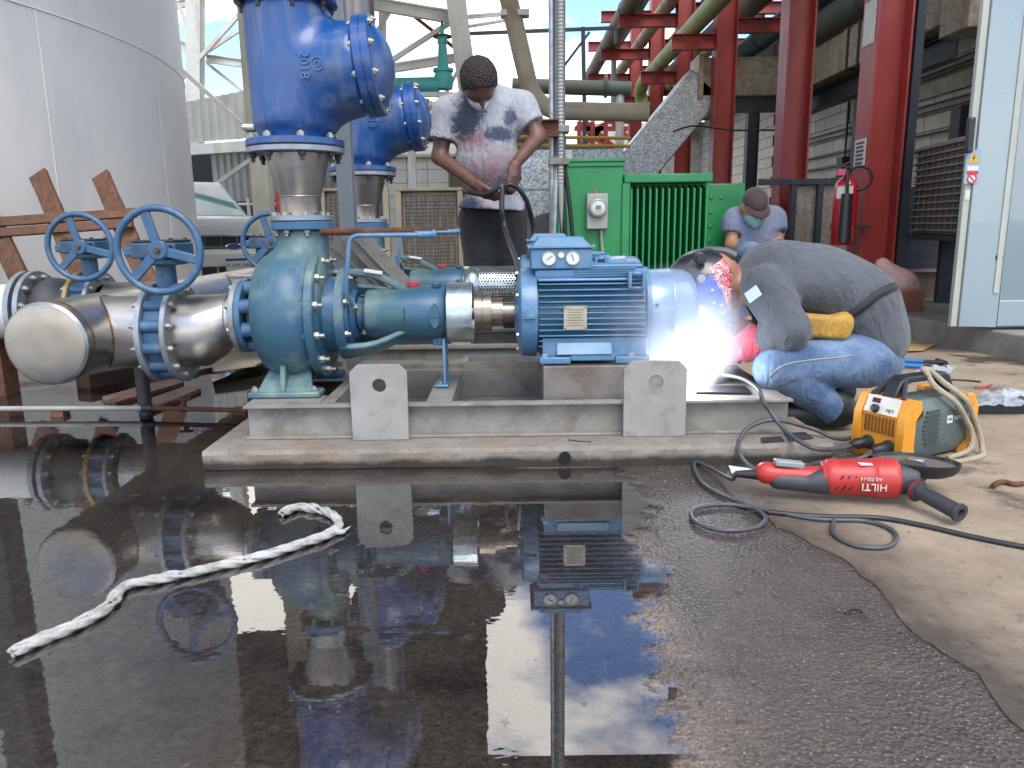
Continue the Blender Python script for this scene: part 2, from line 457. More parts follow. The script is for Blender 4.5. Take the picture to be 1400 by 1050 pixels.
M['cement_grey'] = mat('painted_skid_steel', '#8e8b84', '#777469', 11, 0.62, 0.15, 0.18, 140, 0.002, stain=('#5c4f42', 0.6, 12))
M['lug_grey'] = mat('lug_plate_steel', '#9c9a95', '#8a8882', 6, 0.55, 0.2, 0.12, 120, 0.002, stain=('#726a60', 0.5, 18))
M['black_rubber'] = mat('black_rubber', '#1b1c1e', '#141517', 30, 0.55, 0, 0.2, 200)
M['black_plastic'] = mat('black_plastic', '#232427', '#1a1b1d', 20, 0.42, 0, 0.1, 300)
M['red_steel'] = mat('red_oxide_steel', lin('#a03c33'), lin('#86302a'), 3, 0.5, 0.0, 0.08, 60, 0.003, stain=('#5b2320', 0.5, 4, (1, 1, 0.3)))
M['white_steel'] = mat('white_painted_steel', '#cfd0c9', '#bcbdb4', 2, 0.6, 0, 0.05, 40, stain=('#a08658', 0.55, 3.1, (1, 1, 0.35)))
M['dark_steel'] = mat('dark_steel', '#3a3c40', '#2b2c2f', 8, 0.55, 0.2, 0.1, 60)
M['wood'] = mat('weathered_timber', '#75503a', '#4d3323', 7, 0.8, 0, 0.6, 70, 0.004, stain=('#3a2a20', 0.6, 9), stretch=(5, 5, 1))
M['wood_x'] = mat('weathered_plank', '#7c5843', '#573b2b', 8, 0.8, 0, 0.6, 60, 0.004, stain=('#43302a', 0.6, 9), stretch=(1, 5, 5))
M['paper'] = mat('white_paper', '#cfcdc6', '#b9b6ad', 12, 0.8)
M['white_plastic'] = mat('white_plastic', '#c9c9c4', '#b5b5ae', 10, 0.5)
M['tank_white'] = mat('tank_white_paint', '#e6e2da', '#dad7d0', 0.8, 0.55, 0.0, 0.05, 3, 0.02, stain=('#adb1b3', 0.5, 0.7, (1, 1, 0.25)))
M['yellow'] = mat('yellow_paint', '#c7a23c', '#a98a35', 9, 0.55)
M['rust'] = mat('rusty_steel', '#6d4630', '#42291e', 25, 0.85, 0.1, 0.5, 150, 0.004)
# spangled galvanised sheet
q = NB('spangled_sheet'); v = q.n('ShaderNodeTexVoronoi'); v.inputs['Scale'].default_value = 75; q.l(q.coord(), v.inputs['Vector'])
g = q.n('ShaderNodeSeparateColor'); q.l(v.outputs['Color'], g.inputs[0])
cc = q.mix(g.outputs[0], lin('#70777a'), lin('#c2c8ca')); st = q.ramp(q.noise(2.2, 7, 0.7, q.coord((1, 1, 0.5))), 0.56, 0.72)
q.set('Base Color', q.mix(st, cc, lin('#8a6a4a'))); q.set('Roughness', 0.42); q.set('Metallic', 0.35); M['spangle'] = q.m
q = NB('weathered_duct'); v = q.n('ShaderNodeTexVoronoi'); v.inputs['Scale'].default_value = 30; q.l(q.coord(), v.inputs['Vector'])
g = q.n('ShaderNodeSeparateColor'); q.l(v.outputs['Color'], g.inputs[0])
cc = q.mix(g.outputs[0], lin('#7a7465'), lin('#9c937d')); st = q.ramp(q.noise(1.6, 7, 0.7, q.coord((1.5, 1.5, 0.3))), 0.5, 0.66)
q.set('Base Color', q.mix(st, cc, lin('#80532f'))); q.set('Roughness', 0.6); q.set('Metallic', 0.2); M['old_duct'] = q.m

# ================================================================== ground, slab, water
q = NB('wet_yard_concrete')
co = q.coord()
big = q.noise(1.1, 6, 0.65, co); mid = q.noise(5.5, 7, 0.7, co); fine = q.noise(70, 4, 0.65, co); gr = q.noise(190, 3, 0.6, co)
c = q.mix(q.ramp(mid, 0.38, 0.62), lin('#342d28'), lin('#4d433b'))
c = q.mix(q.math('MULTIPLY', q.ramp(big, 0.46, 0.62), 0.8), c, lin('#544a41')); c = q.mix(q.math('MULTIPLY', q.ramp(q.noise(2.4, 7, .72, q.coord(loc=(7, 3, 0))), 0.5, 0.64), 0.7), c, lin('#494240')); c = q.mix(q.math('MULTIPLY', q.ramp(fine, 0.55, 0.7), 0.5), c, lin('#2b2724'))
c = q.mix(q.ramp(gr, 0.60, 0.68), c, lin('#9a9186'))
sx = q.n('ShaderNodeSeparateXYZ'); q.l(co, sx.inputs[0])
# dry far yard: beyond y = 4 m and far left
dry = q.math('MULTIPLY', q.ramp(q.math('ADD', q.math('MULTIPLY', sx.outputs[1], 0.12), q.math('MULTIPLY', q.math('SUBTRACT', mid, 0.5), 0.25)), 0.42, 0.52), 1.0)
dryc = q.mix(q.ramp(mid, 0.3, 0.7), lin('#8b857a'), lin('#6f6a61')); dryc = q.mix(q.ramp(fine, 0.58, 0.66), dryc, lin('#575249'))
silt_lift = q.math('MULTIPLY', q.ramp(q.math('ADD', q.math('SUBTRACT', 0.35, sx.outputs[0]), q.math('MULTIPLY', q.math('SUBTRACT', big, 0.5), 0.5)), 0.0, 0.35), q.ramp(q.noise(3.7, 7, 0.74, q.coord(loc=(2, 9, 0))), 0.32, 0.52))
c = q.mix(q.math('MULTIPLY', silt_lift, 0.9), c, q.mix(q.ramp(fine, 0.42, 0.6), lin('#b5a390'), lin('#94826f')))      # pale sediment, lightened in colour to offset dim light on the puddle floor
q.set('Base Color', q.mix(dry, c, dryc))
q.set('Roughness', q.mix(dry, q.ramp(mid, 0.3, 0.75, (0.30,) * 3 + (1,), (0.52,) * 3 + (1,)), (0.85, 0.85, 0.85, 1)))
pv_ = q.n('ShaderNodeTexVoronoi'); pv_.inputs['Scale'].default_value = 120; q.l(q.coord(), pv_.inputs['Vector'])
b0 = q.bump(pv_.outputs['Distance'], 0.9, 0.006); b1 = q.bump(q.math('ADD', fine, q.math('MULTIPLY', gr, 0.7)), 0.7, 0.008, b0)
M['ground'] = q.m
b = MB(); S = 300
b.add([(-S, -S, 0), (S, -S, 0), (S, S, 0), (-S, S, 0)], [(0, 1, 2, 3)])
struct('ground', b, M['ground'], smooth=0)

q = NB('dry_slab_concrete'); co = q.coord()
mid = q.noise(3.2, 7, 0.68, co); fine = q.noise(38, 6, 0.7, co); gr = q.noise(160, 3, 0.6, co); sw = q.noise(7, 6, 0.6, q.coord((1, 4, 1), (0, 0, 0.5)))
c = q.mix(q.ramp(mid, 0.33, 0.68), lin('#9e8f79'), lin('#7c6f5e'))
c = q.mix(q.math('MULTIPLY', q.ramp(sw, 0.48, 0.7), 0.55), c, lin('#8a7560'))
c = q.mix(q.math('MULTIPLY', q.ramp(fine, 0.56, 0.68), 0.6), c, lin('#665e54'))
c = q.mix(q.math('MULTIPLY', q.ramp(gr, 0.64, 0.7), 0.5), c, lin('#4e4840'))
# damp stains
dm = q.ramp(q.noise(1.7, 6, 0.7, q.coord(loc=(4.3, 2.2, 0))), 0.56, 0.64)
sxy = q.n('ShaderNodeSeparateXYZ'); q.l(co, sxy.inputs[0])
eg = q.math('SUBTRACT', q.math('ADD', sxy.outputs[0], q.math('MULTIPLY', sxy.outputs[1], 0.166)), 0.882)      # distance from the wet edge
eg = q.math('ADD', eg, q.math('MULTIPLY', q.math('SUBTRACT', q.noise(6, 6, 0.7, co), 0.5), 0.30))
dm = q.math('MAXIMUM', dm, q.ramp(eg, 0.02, 0.30, (1, 1, 1, 1), (0, 0, 0, 1)))
c = q.mix(q.math('MULTIPLY', dm, 0.92), c, q.mix(q.ramp(fine, .4, .62), lin('#463d35'), lin('#332d28')))
q.set('Base Color', c); q.set('Roughness', q.mix(dm, (0.88,) * 3 + (1,), (0.42,) * 3 + (1,)))
q.bump(q.math('ADD', fine, q.math('MULTIPLY', gr, 0.5)), 0.4, 0.005); M['slab'] = q.m
edge = [onz(*p) for p in ((1400, 1002), (1330, 925), (1255, 862), (1195, 810), (1150, 765), (1105, 735), (1062, 722), (1035, 700), (1005, 690), (985, 662), (992, 641))]
pts = []
for i in range(len(edge) - 1):
    for k in range(6):
        t = k / 6; p = edge[i].lerp(edge[i + 1], t); j = mnoise.noise(p * 9) * 0.022 + mnoise.noise(p * 31) * 0.008
        pts.append(Vector((p.x + j, p.y + j * 0.5, 0.0028)))
ring = [Vector((0.95, 0.2, 0.0028))] + pts + [Vector((0.95, 2.22, 0.0028)), Vector((0.95, 3.3, 0.0028)), Vector((1.0, 5.4, 0.0028)), Vector((8, 5.4, 0.0028)), Vector((8, 0.2, 0.0028))]
b = MB(); n = len(ring); b.v = ring + [p - Vector((0, 0, 0.05)) for p in ring]; b.f = [tuple(range(n))] + [(i, (i + 1) % n, n + (i + 1) % n, n + i) for i in range(n)]; b.mi = [0] * len(b.f)
struct('concrete_slab', b, M['slab'], smooth=0)

# standing water: a thin sheet, broken film towards the right and far edges
q = NB('standing_water'); co = q.coord()
sx = q.n('ShaderNodeSeparateXYZ'); q.l(co, sx.inputs[0])
e = q.math('SUBTRACT', q.math('ADD', 0.20, q.math('MULTIPLY', sx.outputs[1], 0.085)), sx.outputs[0])      # right shore
nz = q.math('MULTIPLY', q.math('SUBTRACT', q.noise(26, 6, 0.7, co), 0.5), 0.30); nz2 = q.math('MULTIPLY', q.math('SUBTRACT', q.noise(3.0, 4, 0.6, co), 0.5), 0.36)
cov = q.ramp(q.math('ADD', q.math('ADD', e, nz), nz2), 0.02, 0.06)
hole = q.ramp(q.noise(16, 7, 0.74, q.coord(loc=(1.3, 0.7, 0))), 0.62, 0.68)
near = q.ramp(sx.outputs[1], 0.45, 0.62)
cov = q.math('MULTIPLY', cov, q.math('SUBTRACT', 1.0, q.math('MULTIPLY', hole, 0.55)))
fr = q.n('ShaderNodeFresnel'); fr.inputs['IOR'].default_value = 2.2
gl = q.n('ShaderNodeBsdfGlossy'); gl.inputs['Roughness'].default_value = 0.004; gl.inputs['Color'].default_value = (0.97, 0.98, 1, 1)
rip = q.noise(9, 3, 0.5, q.coord((1, 2.2, 1))); ripm = q.ramp(sx.outputs[0], -1.2, -0.2, (1, 1, 1, 1), (0, 0, 0, 1))
bp = q.n('ShaderNodeBump'); bp.inputs['Distance'].default_value = 0.002; q.l(rip, bp.inputs['Height']); q.l(q.math('ADD', 0.005, q.math('MULTIPLY', ripm, 0.13)), bp.inputs['Strength'])
q.l(bp.outputs[0], gl.inputs['Normal']); q.l(bp.outputs[0], fr.inputs['Normal'])
tr = q.n('ShaderNodeBsdfTransparent'); tr.inputs['Color'].default_value = (0.97, 0.955, 0.93, 1)
tr2 = q.n('ShaderNodeBsdfTransparent')
mx = q.n('ShaderNodeMixShader'); q.l(fr.outputs[0], mx.inputs[0]); q.l(tr.outputs[0], mx.inputs[1]); q.l(gl.outputs[0], mx.inputs[2])
m2 = q.n('ShaderNodeMixShader'); q.l(cov, m2.inputs[0]); q.l(tr2.outputs[0], m2.inputs[1]); q.l(mx.outputs[0], m2.inputs[2]); q.l(m2.outputs[0], q.out.inputs['Surface'])
M['water'] = q.m
shore = [(-3.2, 0.3), (0.42, 0.3), (0.46, 1.0), (0.52, 1.6), (0.55, 2.17), (-0.9, 2.19), (-0.93, 3.2), (-0.7, 3.6), (-1.3, 3.95), (-1.9, 3.62), (-2.4, 3.35), (-3.0, 3.05), (-3.6, 2.75)]
pts = []
for i in range(len(shore)):
    a, c2 = Vector(shore[i] + (0,)), Vector(shore[(i + 1) % len(shore)] + (0,))
    for k in range(10):
        p = a.lerp(c2, k / 10); j = mnoise.noise(p * 4) * 0.05 + mnoise.noise(p * 17) * 0.02
        pts.append(Vector((p.x + j, p.y + j * 0.6, 0.005)))
b = MB(); b.add(pts, [tuple(range(len(pts)))])
struct('puddle_water', b, M['water'], smooth=0, keep=True)

# raised kerb platform at the right
k1, k2 = onz(1233, 463), onz(1400, 495); d = (k2 - k1).normalized(); a0 = k1 - d * 2.2; a1 = k2 + d * 3
b = MB(); poly = [a0, a1, Vector((9, a1.y, 0)), Vector((9, a0.y, 0))]
b.prism([p + Vector((0, 0, -0.05)) for p in poly], (0, 0, 0), (0, 0, 0.185))
struct('kerb', b, mat('kerb_concrete', '#8e8a80', '#75716a', 5, 0.88, 0, 0.4, 60, 0.006, stain=('#5a554c', 0.6, 3.5)), bevel=0.012)

# ================================================================== canopy roof over the yard (mirrored in the water)
ZR = 5.0
b = MB()
def sheet(poly, z0=ZR, z1=ZR + 0.06): b.prism([Vector((x, y, z0)) for x, y in poly], (0, 0, 0), (0, 0, z1 - z0))
sheet([(-2.6, 3.4), (7, 3.4), (7, 7.35), (-2.6, 7.35)])
c_root = thing('canopy_roof', 'high flat sheet metal canopy sheltering the wet yard, mirrored dark in the puddle', 'roof', (0, 6, ZR))
build('roof_sheet', b, mat('roof_underside', '#5d5a55', '#4a4743', 2, 0.7), c_root, smooth=0)
for yy in (3.5, 5.2, 7.1):
    b = MB(); b.hbeam((-2.6, yy, ZR - 0.11), (7, yy, ZR - 0.11), 0.12, 0.2); build('roof_beam', b, M['dark_steel'], c_root)
b = MB()
sheet([(-4.6, 7.42), (-0.32, 7.42), (-0.55, 14.0), (-2.6, 14.0), (-2.6, 10.4), (-4.6, 10.4)], 5.1, 5.16)
o = build('canopy_roof', b, MATS['roof_underside'], None, smooth=0); tag(o, 'sheet metal roof strip above the brown condenser units', 'roof')
# posts of the canopy stand outside the picture
for x, y in ((-2.5, 3.5), (6.85, 3.5)):
    b = MB(); b.cbox((x, y, ZR / 2), (0.15, 0.15, ZR)); build('roof_post', b, M['dark_steel'], c_root)
for x, y in ((6.85, 7.1),):
    b = MB(); b.cbox((x, y, ZR / 2), (0.15, 0.15, ZR)); build('roof_post', b, M['dark_steel'], c_root)

# ================================================================== storage tank
TC, TR = Vector((-7.24, 6.25, 0)), 4.42
t = thing('storage_tank', 'huge white cylindrical storage tank with weld seams', 'tank', TC)
b = MB(); b.lathe(TC, (0, 0, 1), [(0, TR), (9, TR)], 128, True); build('shell', b, M['tank_white'], t, smooth=30)
b = MB(); b.lathe(TC, (0, 0, 1), [(0, TR + 0.16), (0.10, TR + 0.16), (0.10, TR - 0.1)], 96, False); build('base_ring', b, M['concrete'], t)
zs = at(10, 0, 5.0).z
def on_tank(px, py):
    a, bb_, cc_ = ray(px, py); a, bb_ = a, bb_
    A = a * a + bb_ * bb_; B = -2 * (a * TC.x + bb_ * TC.y); C = TC.x ** 2 + TC.y ** 2 - TR * TR
    ds = B * B - 4 * A * C; tt = (-B - math.sqrt(max(ds, 0))) / (2 * A)
    return Vector((a * tt, bb_ * tt, CAM_H + cc_ * tt))
b = MB(); b.torus(TC + Vector((0, 0, zs)), (0, 0, 1), TR + 0.001, 0.005, 160, 6); build('weld_seam', b, M['tank_white'], t)
for px in (62, 215):
    p = on_tank(px, 120); b = MB(); b.tube([Vector((p.x, p.y, 0.1)), Vector((p.x, p.y, zs))], 0.0035, 6); build('weld_seam', b, M['tank_white'], t)

# broken timber frame leaning against the tank
t = thing('timber_frame', 'broken brown wooden frame leaning on the white tank', 'timber', (at(120, 330, 4.3).x, 4.2, 0))
def plank(p, q, wd=0.095, th=0.028, nm='plank', m='wood', par=t, split=0):
    p, q = Vector(p), Vector(q); d = (q - p); n = Vector((0, -1, 0.25)); s_ = d.cross(n).normalized(); n = s_.cross(d).normalized()
    b = MB(); N = 7; vs = []; fs = []
    rr = random.Random(int(abs(p.x * 997 + q.z * 313)))
    for i in range(N + 1):
        c_ = p + d * (i / N); e1 = wd / 2 * (1 + rr.uniform(-.07, .05)); e2 = wd / 2 * (1 + rr.uniform(-.07, .05))
        if split and i in (0, N): c_ = c_ + d.normalized() * rr.uniform(-.02, .02)
        for a_, h_ in ((-e1, -th / 2), (e2, -th / 2), (e2, th / 2), (-e1, th / 2)): vs.append(c_ + s_ * a_ + n * h_)
    for i in range(N):
        for k in range(4): fs.append((i * 4 + k, i * 4 + (k + 1) % 4, i * 4 + 4 + (k + 1) % 4, i * 4 + 4 + k))
    fs += [(0, 1, 2, 3), (N * 4 + 3, N * 4 + 2, N * 4 + 1, N * 4)]; b.add(vs, fs)
    return build(nm, b, M[m], par, bevel=0.003, smooth=0)
plank(at(52, 238, 4.62), at(130, 425, 3.95), 0.105)
plank(at(137, 240, 4.62), at(232, 450, 3.90), 0.105)
plank(at(-30, 262, 4.55), at(45, 418, 4.0), 0.105)
plank(at(-10, 304, 4.30), at(182, 291, 4.30), 0.05, m='wood_x', split=1)
plank(at(-10, 319, 4.29), at(180, 305, 4.29), 0.05, m='wood_x', split=1)

# ================================================================== truck
tx = at(322, 345, 10.0)
tx = at(312, 345, 10.0)
t = thing('pickup_truck', 'white pickup truck with chrome barred grille and licence plate', 'truck', (tx.x, 10.0, 0))
cw = mat('car_white_paint', '#c9cbc8', '#bfc1be', 1, 0.25, 0, coat=0.6); chrome = mat('chrome', '#c8cacc', '#b0b2b5', 3, 0.12, 1.0)
X0, X1 = tx.x - 0.98, tx.x + 0.98; YF = 10.0
prims = [('b', ((X0 + X1) / 2, YF + 1.0, 0.62), (0.90, 0.92, 0.16), None, 0.08), ('b', ((X0 + X1) / 2, YF + 0.05, 0.30), (0.88, 0.12, 0.12), None, 0.05),
         ('b', ((X0 + X1) / 2, YF + 3.0, 0.60), (0.90, 1.5, 0.22), None, 0.08)]
sdf('body', prims, cw, t, 0.035, 0.05)
cab = MB(); xc = (X0 + X1) / 2
for (z, y, hw) in ((0, 0, 0),): pass
va = [(xc - 0.86, YF + 1.6, 0.84), (xc + 0.86, YF + 1.6, 0.84), (xc + 0.86, YF + 3.6, 0.84), (xc - 0.86, YF + 3.6, 0.84), (xc - 0.68, YF + 2.35, 1.42), (xc + 0.68, YF + 2.35, 1.42), (xc + 0.68, YF + 3.4, 1.42), (xc - 0.68, YF + 3.4, 1.42)]
cab.add(va, [(0, 3, 2, 1), (4, 5, 6, 7), (0, 1, 5, 4), (1, 2, 6, 5), (2, 3, 7, 6), (3, 0, 4, 7)]); build('cab', cab, cw, t, bevel=0.06, seg=3)
glass = mat('tinted_windscreen', '#5f8f8a', '#4b7a80', 2, 0.05, 0.0, coat=1.0)
b = MB(); f0, f1 = 0.10, 0.92
def lerpv(a_, b_, t_): return Vector(a_).lerp(Vector(b_), t_)
nn = Vector((0, -0.012, 0.010))
b.prism([lerpv(va[0], va[1], 0.06).lerp(lerpv(va[4], va[5], 0.06), f0) + nn, lerpv(va[0], va[1], 0.94).lerp(lerpv(va[4], va[5], 0.94), f0) + nn, lerpv(va[0], va[1], 0.94).lerp(lerpv(va[4], va[5], 0.94), f1) + nn, lerpv(va[0], va[1], 0.06).lerp(lerpv(va[4], va[5], 0.06), f1) + nn], (0, 0, 0), (0, 0.01, -0.008))
build('windscreen', b, glass, t, smooth=0)
g0 = at(285, 325, YF - .07); g1 = at(362, 356, YF - .07)
gx0, gx1, gz1, gz0 = xc - 0.50, xc + 0.50, g0.z + 0.02, g1.z + 0.05
b = MB(); b.box((gx0, YF - 0.06, gz0), (gx1, YF + 0.1, gz1)); gr = sub(build('grille', b, mat('grille_black', '#1c1e22', '#141518', 9, 0.5), t, bevel=0.02))
for zz in (gz0, (gz0 + gz1) / 2, gz1):
    b = MB(); b.cbox(((gx0 + gx1) / 2, YF - 0.075, zz), (gx1 - gx0 + 0.06, 0.04, 0.024)); build('grille_bar', b, chrome, gr, bevel=0.006)
for i in range(6):
    b = MB(); b.cbox((gx0 + (gx1 - gx0) * i / 5, YF - 0.07, (gz0 + gz1) / 2), (0.018, 0.03, gz1 - gz0)); build('grille_bar', b, chrome, gr)
pc = at(312, 337, YF - 0.1)
b = MB(); b.lathe(pc + Vector((0, 0.01, 0)), (0, -1, 0), [(0, 1.0), (0.018, 1.0), (0.022, 0.92)], 32)
for v_ in b.v:
    v_.x = pc.x + (v_.x - pc.x) * 0.10; v_.z = pc.z + (v_.z - pc.z) * 0.042
bd = sub(build('badge', b, chrome, t)); b = MB(); b.lathe(pc + Vector((0, -0.008, 0)), (0, -1, 0), [(0, 1.0), (0.008, 1.0)], 32)
for v_ in b.v:
    v_.x = pc.x + (v_.x - pc.x) * 0.085; v_.z = pc.z + (v_.z - pc.z) * 0.033
build('badge_field', b, mat('badge_blue', '#2a4a7a', '#223f6c', 9, 0.3), bd)
text('badge_lettering', 'Ford', 0.062, chrome, pc + Vector((0, -0.019, 0)), (1, 0, 0), (0, 0, 1), bd)
pl = at(312, 362, YF - 0.2); b = MB(); b.cbox(pl, (0.32, 0.012, 0.16)); pp = sub(build('licence_plate', b, mat('plate_white', '#c9ccd0', '#babdc2', 6, 0.5), t, bevel=0.004))
text('plate_lettering', 'H AM1346', 0.068, mat('plate_ink', '#15181c', '#101214', 5, 0.6), pl + Vector((0, -0.008, -0.012)), (1, 0, 0), (0, 0, 1), pp)
b = MB(); b.cbox(pl + Vector((0, -0.007, 0.062)), (0.31, 0.003, 0.03)); build('plate_band', b, MATS['badge_blue'], pp)
b = MB(); b.cbox((xc, YF - 0.14, 0.33), (1.86, 0.10, 0.20)); bp_ = sub(build('bumper', b, cw, t, bevel=0.03))
for i in range(4):
    b = MB(); b.cbox((xc - 0.30 + i * 0.20, YF - 0.195, 0.20), (0.17, 0.02, 0.10)); build('intake_opening', b, MATS['grille_black'], bp_)
b = MB(); b.cbox((xc, YF - 0.12, 0.19), (1.3, 0.10, 0.16)); build('air_dam', b, cw, t, bevel=0.03)
for s_ in (-1, 1):
    b = MB(); b.cbox((xc + s_ * 0.73, YF - 0.02, (gz0 + gz1) / 2), (0.34, 0.14, 0.17)); build('headlight', b, mat('lamp_lens', '#b9bfc4', '#9aa1a8', 9, 0.1, 0.3, coat=1), t, bevel=0.03)
    b = MB(); b.lathe((xc + s_ * 0.93 - 0.11, YF + 0.85, 0.36), (1, 0, 0), [(0, 0.2), (0, 0.36), (0.22, 0.36), (0.22, 0.2)], 28, False); wl = sub(build('wheel', b, M['black_rubber'], t)); b = MB(); b.cyl((xc + s_ * 0.93 - 0.09, YF + 0.85, 0.36), (xc + s_ * 0.93 + 0.09, YF + 0.85, 0.36), 0.21); build('rim', b, chrome, wl)
    b = MB(); b.sphere((xc + s_ * 1.0, YF + 1.7, 0.95), 0.12, 12, (1, 0.5, 0.8)); build('mirror', b, M['dark_steel'], t)
    b = MB(); b.lathe((xc + s_ * 0.93 - 0.11, YF + 3.9, 0.36), (1, 0, 0), [(0, 0.2), (0, 0.36), (0.22, 0.36), (0.22, 0.2)], 28, False); wl = sub(build('wheel', b, M['black_rubber'], t)); b = MB(); b.cyl((xc + s_ * 0.93 - 0.09, YF + 3.9, 0.36), (xc + s_ * 0.93 + 0.09, YF + 3.9, 0.36), 0.21); build('rim', b, chrome, wl)

t.rotation_euler = (0, 0, R(36))
# ================================================================== corrugated shed at the back left
def corr(p, q, z0, z1, pitch=0.19, dep=0.035):
    """trapezoidal sheet between plan points p, q"""
    p, q = Vector(p), Vector(q); d = (q - p); Ln = d.length; d.normalize(); n = Vector((d.y, -d.x, 0)); b = MB(); pr = []
    k = 0; x = 0
    while x < Ln:
        for f_, h_ in ((0, 0), (.35, 0), (.5, 1), (.85, 1)): pr.append((x + f_ * pitch, h_ * dep))
        x += pitch
    pr = [a for a in pr if a[0] <= Ln] + [(Ln, 0)]
    zf = (lambda t_: z1) if not callable(z1) else z1
    vs = [p + d * a + n * h_ + Vector((0, 0, z0)) for a, h_ in pr] + [p + d * a + n * h_ + Vector((0, 0, zf(a / Ln))) for a, h_ in pr]
    m_ = len(pr); b.add(vs, [(i, i + 1, m_ + i + 1, m_ + i) for i in range(m_ - 1)]); return b
sheetm = mat('corrugated_white', '#b4b5ae', '#9fa19b', 2, 0.6, 0.1, stain=('#8f7f5e', 0.6, 1.2, (1, 1, 0.3)))
pA, pB = at(215, 200, 14.6), at(545, 200, 12.6); pA.z = pB.z = 0
t = thing('corrugated_shed', 'pale corrugated metal shed with dark open bay behind the truck', 'shed', (pA + pB) / 2)
zt0, zt1 = at(243, 146, 14.4).z, at(350, 124, 13.7).z; zb = at(300, 192, 14).z
o = build('wall_sheet', corr(pA, pB, zb, lambda t_: zt0 + (zt1 - zt0) * t_ * 2.6), sheetm, t, smooth=0, solid=0.01)
b = MB(); za, zc = at(300, 196, 14).z, at(300, 210, 14).z
b.beam(pA + Vector((0, -0.08, (za + zc) / 2)), pB + Vector((0, -0.08, (za + zc) / 2)), 0.12, za - zc); build('lintel_beam', b, M['white_steel'], t)
pM = at(291, 240, 14.12); pM.z = 0; pN = at(345, 240, 13.75); pN.z = 0
o = build('wall_sheet', corr(pM, pB, at(310, 276, 14).z, zc, 0.16), mat('corrugated_grey', '#8d8f8d', '#7a7c7a', 2, 0.6, 0.2), t, smooth=0, solid=0.01)
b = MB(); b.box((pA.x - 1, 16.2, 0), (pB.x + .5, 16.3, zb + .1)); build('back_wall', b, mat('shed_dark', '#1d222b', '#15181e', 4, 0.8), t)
# chain-link screen
t = thing('chain_link_fence', 'chain link fence panel beneath the grey corrugated sheet', 'fence', (at(320, 300, 13.6).x, 13.6, 0))
b = MB(); fa, fb = at(292, 280, 13.6), at(392, 280, 13.6); zz0, zz1 = 0.1, fa.z; Ln = fb.x - fa.x
i = -zz1
while i < Ln:
    for s_ in (1, -1):
        x0 = fa.x + i if s_ > 0 else fa.x + i + zz1
        a_ = Vector((x0, 13.6, zz0)); c_ = Vector((x0 + s_ * (zz1 - zz0), 13.6 + .004 * s_, zz1))
        if min(a_.x, c_.x) > fa.x - .02 and max(a_.x, c_.x) < fb.x + 0.02: b.beam(a_, c_, 0.008, 0.008, (0, 1, 0))
    i += 0.075
tag(build('wire_mesh', b, M['galv'], t, smooth=0), kind='stuff')
for px in (292, 340, 392):
    b = MB(); x = at(px, 290, 13.6).x; b.cyl((x, 13.62, 0), (x, 13.62, zz1 + .1), 0.03, n=12); build('post', b, M['white_steel'], t)
b = MB(); b.cyl((fa.x, 13.62, zz1), (fb.x, 13.62, zz1), 0.025, n=12); build('rail', b, M['white_steel'], t)

# cream column behind the near check valve
t0 = at(358, 250, 8.2)
b = MB(); b.cbox((t0.x, 8.2, 2.4), (0.185, 0.16, 4.8)); b.cbox((t0.x, 8.2, 0.01), (0.32, 0.3, 0.03))
tag(build('steel_column', b, mat('cream_steel', '#cdc8b4', '#bdb7a0', 2, 0.6, stain=('#8f7a4c', 0.6, 2.2, (1, 1, .3))), bevel=0.01), 'cream painted square column behind the near blue check valve', 'column')
t = at(384, 262, 7.4); b = MB(); p0 = [at(374, 232, 7.4), at(392, 290, 7.4), at(379, 291, 7.4)]
b.prism(p0, (0, 0, 0), (0, 0.03, 0)); b.cyl((t.x, 7.43, 0), (t.x, 7.43, t.z), 0.02, n=10)
tag(build('warning_pennant', b, mat('red_sign', '#c02a33', '#ad222c', 5, 0.5)), 'small red triangular panel on a stake beside the cream column', 'sign')

# ================================================================== white lattice towers
def lattice(root, items, Y, wide=True):
    for kind, (xa, ya), (xb, yb), wpx, dy in items:
        a_, c_ = at(xa, ya, Y + dy), at(xb, yb, Y + dy); w_ = wpx / F_PX * (Y + dy)
        b = MB()
        if kind == 'column': b.hbeam(a_, c_, w_, w_, (0, 1, 0), 0.02)
        elif kind == 'beam': b.hbeam(a_, c_, w_ * 0.6, w_, (0, 0, 1), 0.02)
        else: b.beam(a_, c_, w_, w_ * 0.8)
        build(kind, b, M['white_steel'] if kind != 'rust_brace' else M['rust'], root, smooth=0)
t = thing('steel_tower', 'white steel lattice tower with crossed braces beyond the corrugated shed', 'tower', (at(267, 100, 17).x, 17, 0))
x_ = at(267, 100, 17)
lattice(t, [('column', (267, -60), (267, 305), 18, 0), ('beam', (228, 52), (268, 74), 13, 0.2), ('beam', (282, 80), (372, 92), 10, 0.1), ('brace', (240, 116), (340, 6), 6, -.1), ('brace', (284, 70), (372, 12), 5, .3),
            ('brace', (283, 86), (350, 140), 5, .3), ('brace', (244, 4), (266, 66), 5, .3), ('beam', (230, 10), (270, 0), 9, .4)], 17)
b = MB(); b.box((x_.x - .15, 16.88, 0), (x_.x + .15, 17.12, 0.9)); build('foot', b, M['white_steel'], t)
t = thing('steel_brace', 'long thin white diagonal brace in front of the corrugated shed', 'brace', (at(348, 190, 12.4).x, 12.4, 0))
for a_, c_ in (((238, 86), (350, 187)), ((350, 213), (262, 276))):
    b = MB(); b.beam(at(*a_, 12.4), at(*c_, 12.4), 0.07, 0.06); build('bar', b, M['white_steel'], t)
b = MB(); x_ = at(352, 200, 12.4).x; b.cbox((x_, 12.4, 1.1), (0.1, 0.1, 2.2)); build('post', b, M['white_steel'], t)
t = thing('steel_tower', 'white steel frame with a rust streaked inclined leg behind the standing worker', 'tower', (at(640, 260, 9).x, 9, 0))
